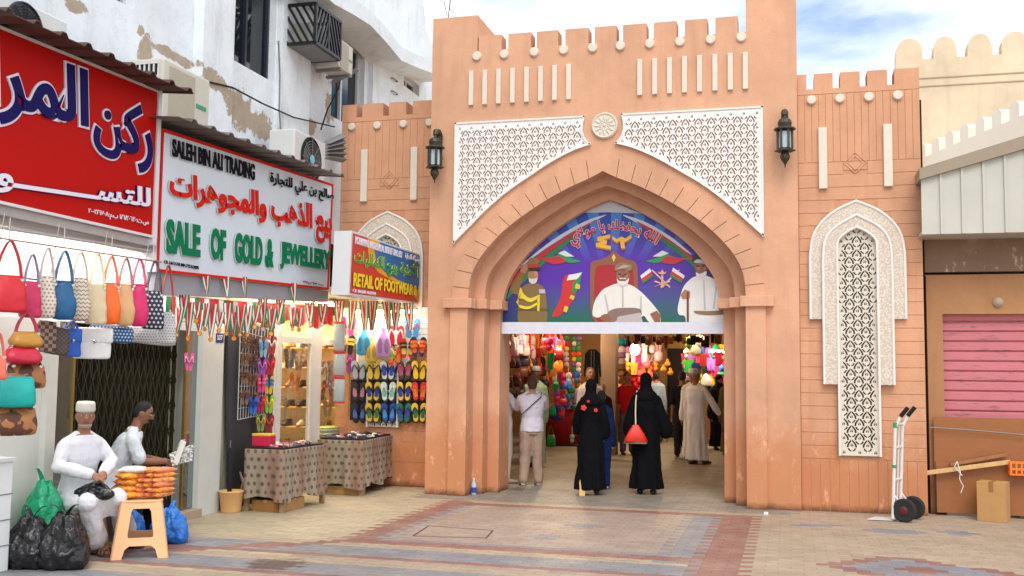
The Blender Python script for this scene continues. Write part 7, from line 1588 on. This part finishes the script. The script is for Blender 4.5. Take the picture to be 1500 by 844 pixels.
def hang(kind, x, y, w, h, Yp, rgb, where):
    p = gy(x, y, Yp); k = mpp(p); W_, H = w*k, h*k; R, U, O = FB(p, rnd.uniform(-.5, .5)); cn = CN(rgb); mt = C(rgb, 'leather' if kind == 'bag' else 'cloth')
    lab = {'bag': '%s shoulder bag hanging %s', 'scarf': '%s scarf hanging %s', 'purse': 'small %s purse hanging %s', 'toy': '%s pompom toy hanging %s', 'cap': '%s knitted cap stacked %s', 'lamp': '%s paper lantern hanging %s', 'shirt': '%s child shirt hanging %s', 'pot': '%s souvenir pot standing %s'}[kind] % (cn, where)
    nm = {'bag': 'shoulder_bag', 'scarf': 'scarf', 'purse': 'purse', 'toy': 'pompom_toy', 'cap': 'knitted_cap', 'lamp': 'paper_lantern', 'shirt': 'child_shirt', 'pot': 'souvenir_pot'}[kind]
    t = thing(nm, lab, {'bag': 'bag', 'scarf': 'scarf', 'purse': 'purse', 'toy': 'toy', 'cap': 'cap', 'lamp': 'lantern', 'shirt': 'shirt', 'pot': 'pot'}[kind], p, '%s goods %s' % (cn, where))
    m = MB()
    if kind in ('bag', 'purse'):
        m.rings([[p+U*(z*H)+R*(q[0]*a*W_/2)+O*(q[1]*d*W_*.22) for q in sq(12, 1, 1, .7)] for z, a, d in ((-.5,.7,.6),(-.42,1,1),(-.1,1,1),(.1,.75,.5))]); m.build('body', mt, t, smooth=True)
        s = MB(); s.tube([p+U*.08*H+R*(-W_*.34), p+U*.45*H+R*(-W_*.12), p+U*.52*H, p+U*.45*H+R*(W_*.12), p+U*.08*H+R*(W_*.34)], .007, 5); s.build('strap', mt, t)
    elif kind == 'scarf':
        n = 7; m.v = []; 
        pts = [[p+U*(.5-z)*H+R*((i/n-.5)*W_*(1-.2*z))+O*(.02*math.sin(i*2.2+z*2)) for i in range(n+1)] for z in (0,.35,.7,1.0)]
        for r in range(3):
            for i in range(n): m.hexa([pts[r][i], pts[r][i+1], pts[r+1][i+1], pts[r+1][i]], [q+O*.006 for q in (pts[r][i], pts[r][i+1], pts[r+1][i+1], pts[r+1][i])])
        m.build('cloth', mt, t)
    elif kind == 'toy':
        m.ball(p, (W_/2, W_/2, W_/2), 10); m.ball(p-U*W_*.7, (W_*.4,)*3, 8); m.build('body', mt, t, smooth=True)
        s = MB(); s.tube([p+U*W_*.45, p+U*H*.8], .004, 4); s.build('string', WHITEP, t)
    elif kind == 'cap': m.lathe([(W_*.5,0),(W_*.52,.02),(W_*.48,H*.5),(W_*.3,H*.85),(.005,H)], p-U*H/2, 14).build('crown', mt, t, smooth=True); MB().lathe([(W_*.53,.0),(W_*.53,.025)], p-U*H/2, 14).build('band', C(tuple(int(c*.7) for c in rgb), 'cloth'), t)
    elif kind == 'lamp': m.lathe([(W_*.2,-H/2),(W_*.5,-H*.3),(W_*.5,H*.3),(W_*.2,H/2)], p, 14).build('shade', mt, t, smooth=True); MB().tube([p+U*H/2, p+U*H*1.1], .005, 4).build('cord', DARK, t)
    elif kind == 'shirt':
        l = [(-.3,.5),(-.12,.42),(.12,.42),(.3,.5),(.55,.25),(.42,.1),(.3,.2),(.3,-.5),(-.3,-.5),(-.3,.2),(-.42,.1),(-.55,.25)]; m.prism([p+R*(a*W_)+U*(b*H) for a, b in l], O*.03); m.build('cloth', mt, t)
    else: m.lathe([(W_*.3,0),(W_*.5,H*.3),(W_*.42,H*.65),(W_*.2,H*.8),(W_*.28,H)], p-U*H/2, 14).build('vessel', mt, t, smooth=True); MB().lathe([(W_*.1,0),(W_*.3,.01),(.01,H*.2)], p+U*H*.5, 10).build('lid', mt, t)
    return t
def fill(n, x0, x1, y0, y1, kinds, pal, where, wr, hr, Yf):
    cols = max(1, int((x1-x0)/(sum(wr)/2*.72))); rows_ = max(1, math.ceil(n/cols)); k = 0
    for r in range(rows_):
        for c in range(cols):
            if k >= n: return
            k += 1; x = x0+(x1-x0)*(c+.5+rnd.uniform(-.35,.35))/cols; y = y0+(y1-y0)*(r+.5+rnd.uniform(-.35,.35))/rows_
            hang(rnd.choice(kinds), x, y, rnd.uniform(*wr), rnd.uniform(*hr), Yf(x)+rnd.uniform(-.2,.25), rnd.choice(PA[pal]), where)
fill(16, 738, 784, 492, 520, ['bag','scarf','bag'], 'white pink', 'high at the near end of the left stall', (10,15), (22,34), nearY)
fill(24, 770, 822, 492, 552, ['bag','scarf','purse','bag'], 'orange red', 'in the middle of the left stall', (11,17), (24,36), nearY)
fill(20, 738, 800, 522, 580, ['bag','purse'], 'dark', 'low at the near end of the left stall', (12,18), (20,30), nearY)
fill(18, 808, 848, 545, 604, ['bag','purse','toy','cap'], 'mixed', 'low at the far end of the left stall', (9,14), (14,24), nearY)
fill(10, 800, 826, 496, 536, ['toy','bag','scarf'], 'mixed', 'high at the far end of the left stall', (9,12), (16,24), nearY)
# strings of pompoms
for x, nm in ((830,'left'), (841,'right'), (848,'rightmost')):
    p = gy(x, 492, 8.6); k = mpp(p); t = thing('pompom_string', 'string of coloured pompoms, %s of three beside the brown column' % nm, 'decoration', p, 'pompom strings')
    MB().tube([p, p-Vector((0,0,84*k))], .004, 4).build('cord', DARK, t)
    for i in range(11): MB().ball(p-Vector((rnd.uniform(-.01,.01),0,(4+i*7.6)*k)), 3.9*k, 10).build('pompom', C(rnd.choice([(206,36,44),(226,80,50),(232,196,60),(150,90,180),(60,140,90),(226,200,206),(200,40,90)]), 'cloth'), t, smooth=True)
# covered stand and boxes below the left stall
q = gz(818,652); t = thing('stall_table', 'stall table under a dark red cloth at the left of the lane', 'table', q); m = MB()
m.rings([[Vector((q.x+a*(1+.03*math.sin(9*w))*.55*math.cos(w), q.y+a*.4*(1+.03*math.sin(7*w))*math.sin(w), z)) for w in [2*math.pi*i/30 for i in range(30)]] for z, a in ((.05,1.08),(.4,1.02),(.78,1.0),(.8,.9))]); m.build('cloth', C((130,24,34), 'cloth'), t, smooth=True); MB().box((q.x-.3,q.y-.2,0),(q.x+.3,q.y+.2,.05)).build('base', TW, t)
for i in range(9): hang('pot', 800+i*5, 597+rnd.uniform(-3,2), 9, 10, q.y+rnd.uniform(-.3,.1), rnd.choice(PA['mixed']+[(206,160,70)]*4), 'on the red clothed table')
hang('bag', 817, 596, 22, 40, 8.3, (30,60,170), 'in front of the red clothed table')
hang('bag', 807, 640, 13, 30, 8.3, (30,150,90), 'low beside the red clothed table'); hang('toy', 838, 640, 8, 20, 8.3, (140,180,180), 'low beside the red clothed table')
q = gz(853,648); t = thing('drawer_cabinet', 'low beige drawer cabinet beyond the red clothed table', 'cabinet', q); MB().box((q.x-.42,q.y,0),(q.x+.5,q.y+.5,.78)).build('carcass', P('cabinet_beige', (176,150,124), .6, .1), t, bevel=.01)
for z in (.12,.42): MB().box((q.x-.38,q.y-.012,z),(q.x+.46,q.y-.001,z+.26)).build('drawer', P('drawer_beige', (186,160,134), .6, .1), t)
fill(12, 842, 870, 588, 604, ['toy','pot'], 'mixed', 'on the drawer cabinet', (7,10), (10,14), lambda x: 11.9)
# black gown on the column, shirts, caps
p = gy(868, 538, 6.9); t = thing('hanging_gown', 'black gown with braided edges hung on the brown column', 'gown', p); k = mpp(p); R, U, O = FB(p); m = MB()
m.prism([p+R*(a*k)+U*(b*k) for a, b in ((-5,26),(5,26),(11,20),(13,-14),(10,-14),(8,4),(9,-30),(-9,-30),(-8,4),(-10,-14),(-13,-14),(-11,20))], O*.05); m.build('cloth', C((34,34,40), 'cloth'), t); s = MB()
for a in (-2,2): s.tube([p+R*a*k+U*24*k+O*.055, p+R*a*k-U*28*k+O*.055], .006, 5)
s.build('braid', C((120,120,124), 'cloth'), t)
for y, rgb in ((514,(214,170,40)), (537,(20,140,70)), (557,(190,206,190))): hang('shirt', 896, y, 17, 24, 8.5, rgb, 'one above another right of the column')
for i, (y, rgb) in enumerate(((500,(30,150,160)),(512,(216,206,216)),(519,(170,110,180)),(529,(190,170,150)),(537,(120,90,60)),(546,(150,110,60)))): hang('cap', 911, y, 12, 11, 8.6, rgb, 'in the column of caps')
# the far stalls
far = lambda x: 12.6
fill(30, 915, 966, 528, 572, ['bag','toy','scarf','purse'], 'reds', 'in the bright stall at the end of the lane', (8,13), (12,20), far)
fill(12, 915, 966, 508, 530, ['lamp','scarf'], 'white pink', 'under the lamp at the end of the lane', (8,13), (12,18), far)
fill(40, 1001, 1062, 508, 575, ['bag','scarf','toy','shirt','cap'], 'mixed', 'in the stall on the right of the lane', (9,15), (12,22), lambda x: 11.2)
fill(26, 912, 1062, 490, 503, ['purse','scarf'], 'dark', 'in the row hung from the roof', (6,9), (12,18), lambda x: 9.4)
for x, y, rgb in ((1008,536,(60,200,70)),(1052,524,(226,50,110)),(1030,527,(206,70,60)),(1018,512,(226,220,190)),(1025,500,(196,206,190)),(1012,502,(120,150,70)),(1021,540,(50,70,160))): hang('lamp' if y < 515 else 'shirt', x, y, 17, 19, 10.6, rgb, 'at the front of the right stall')
for x, y in ((972,540),(978,532),(982,545)): hang('pot', x, y, 9, 9, 12.2, (214,160,60), 'by the dark doorway')
def bulb(label, p, e, w, col=(255,226,184), r=.07):
    p = Vector(p); t = thing('lamp_bulb', label, 'lamp', p, 'lamps in the lane'); MB().ball(p, (r, r, r*1.2), 14).build('glass', glow('bulb_glow', col, e), t, smooth=True); MB().tube([p+Vector((0,0,r*1.3)), (p.x,p.y,3.29)], .01, 5).build('flex', DARK, t)
    MB().lathe([(.03,r*1.0),(.035,r*1.6),(.01,r*1.8)], p, 10).build('cap', DARK, t)
    l = bpy.data.lights.new('bulb_light', 'POINT'); l.energy = w; l.color = lin(col); l.shadow_soft_size = .12; o = bpy.data.objects.new('bulb_light', l); COL.objects.link(o); o.parent = t; o.location = (0,0,-.18)
bulb('bare warm bulb over the near end of the left stall', (-3.7,3.6,2.6), 18, 48); bulb('bare warm bulb over the middle of the left stall', (-4.3,6.8,2.6), 18, 75)
bulb('bare warm bulb over the middle of the lane', (-2.6,10.4,2.95), 14, 100); bulb('bare warm bulb in the stall on the right of the lane', (-1.7,10.0,2.95), 14, 34)
bulb('bright bulb hanging in the stall at the end of the lane', gy(930,512,12.0), 12, 20, (255,220,160), .12)
tube_lamp('fluorescent tube over the left stall in the lane', gy(790,492,6.0)+Vector((0,0,.06)), gy(816,492,6.6)+Vector((0,0,.06)), 10, 5, (255,244,214)); tube_lamp('fluorescent tube over the right stall in the lane', gy(1038,515,10.9), gy(1062,516,10.9), 12, 6, (255,248,230))
tube_lamp('fluorescent tube right of the brown column in the lane', gy(888,502,8.9), gy(904,502,8.9), 12, 5, (255,236,190))
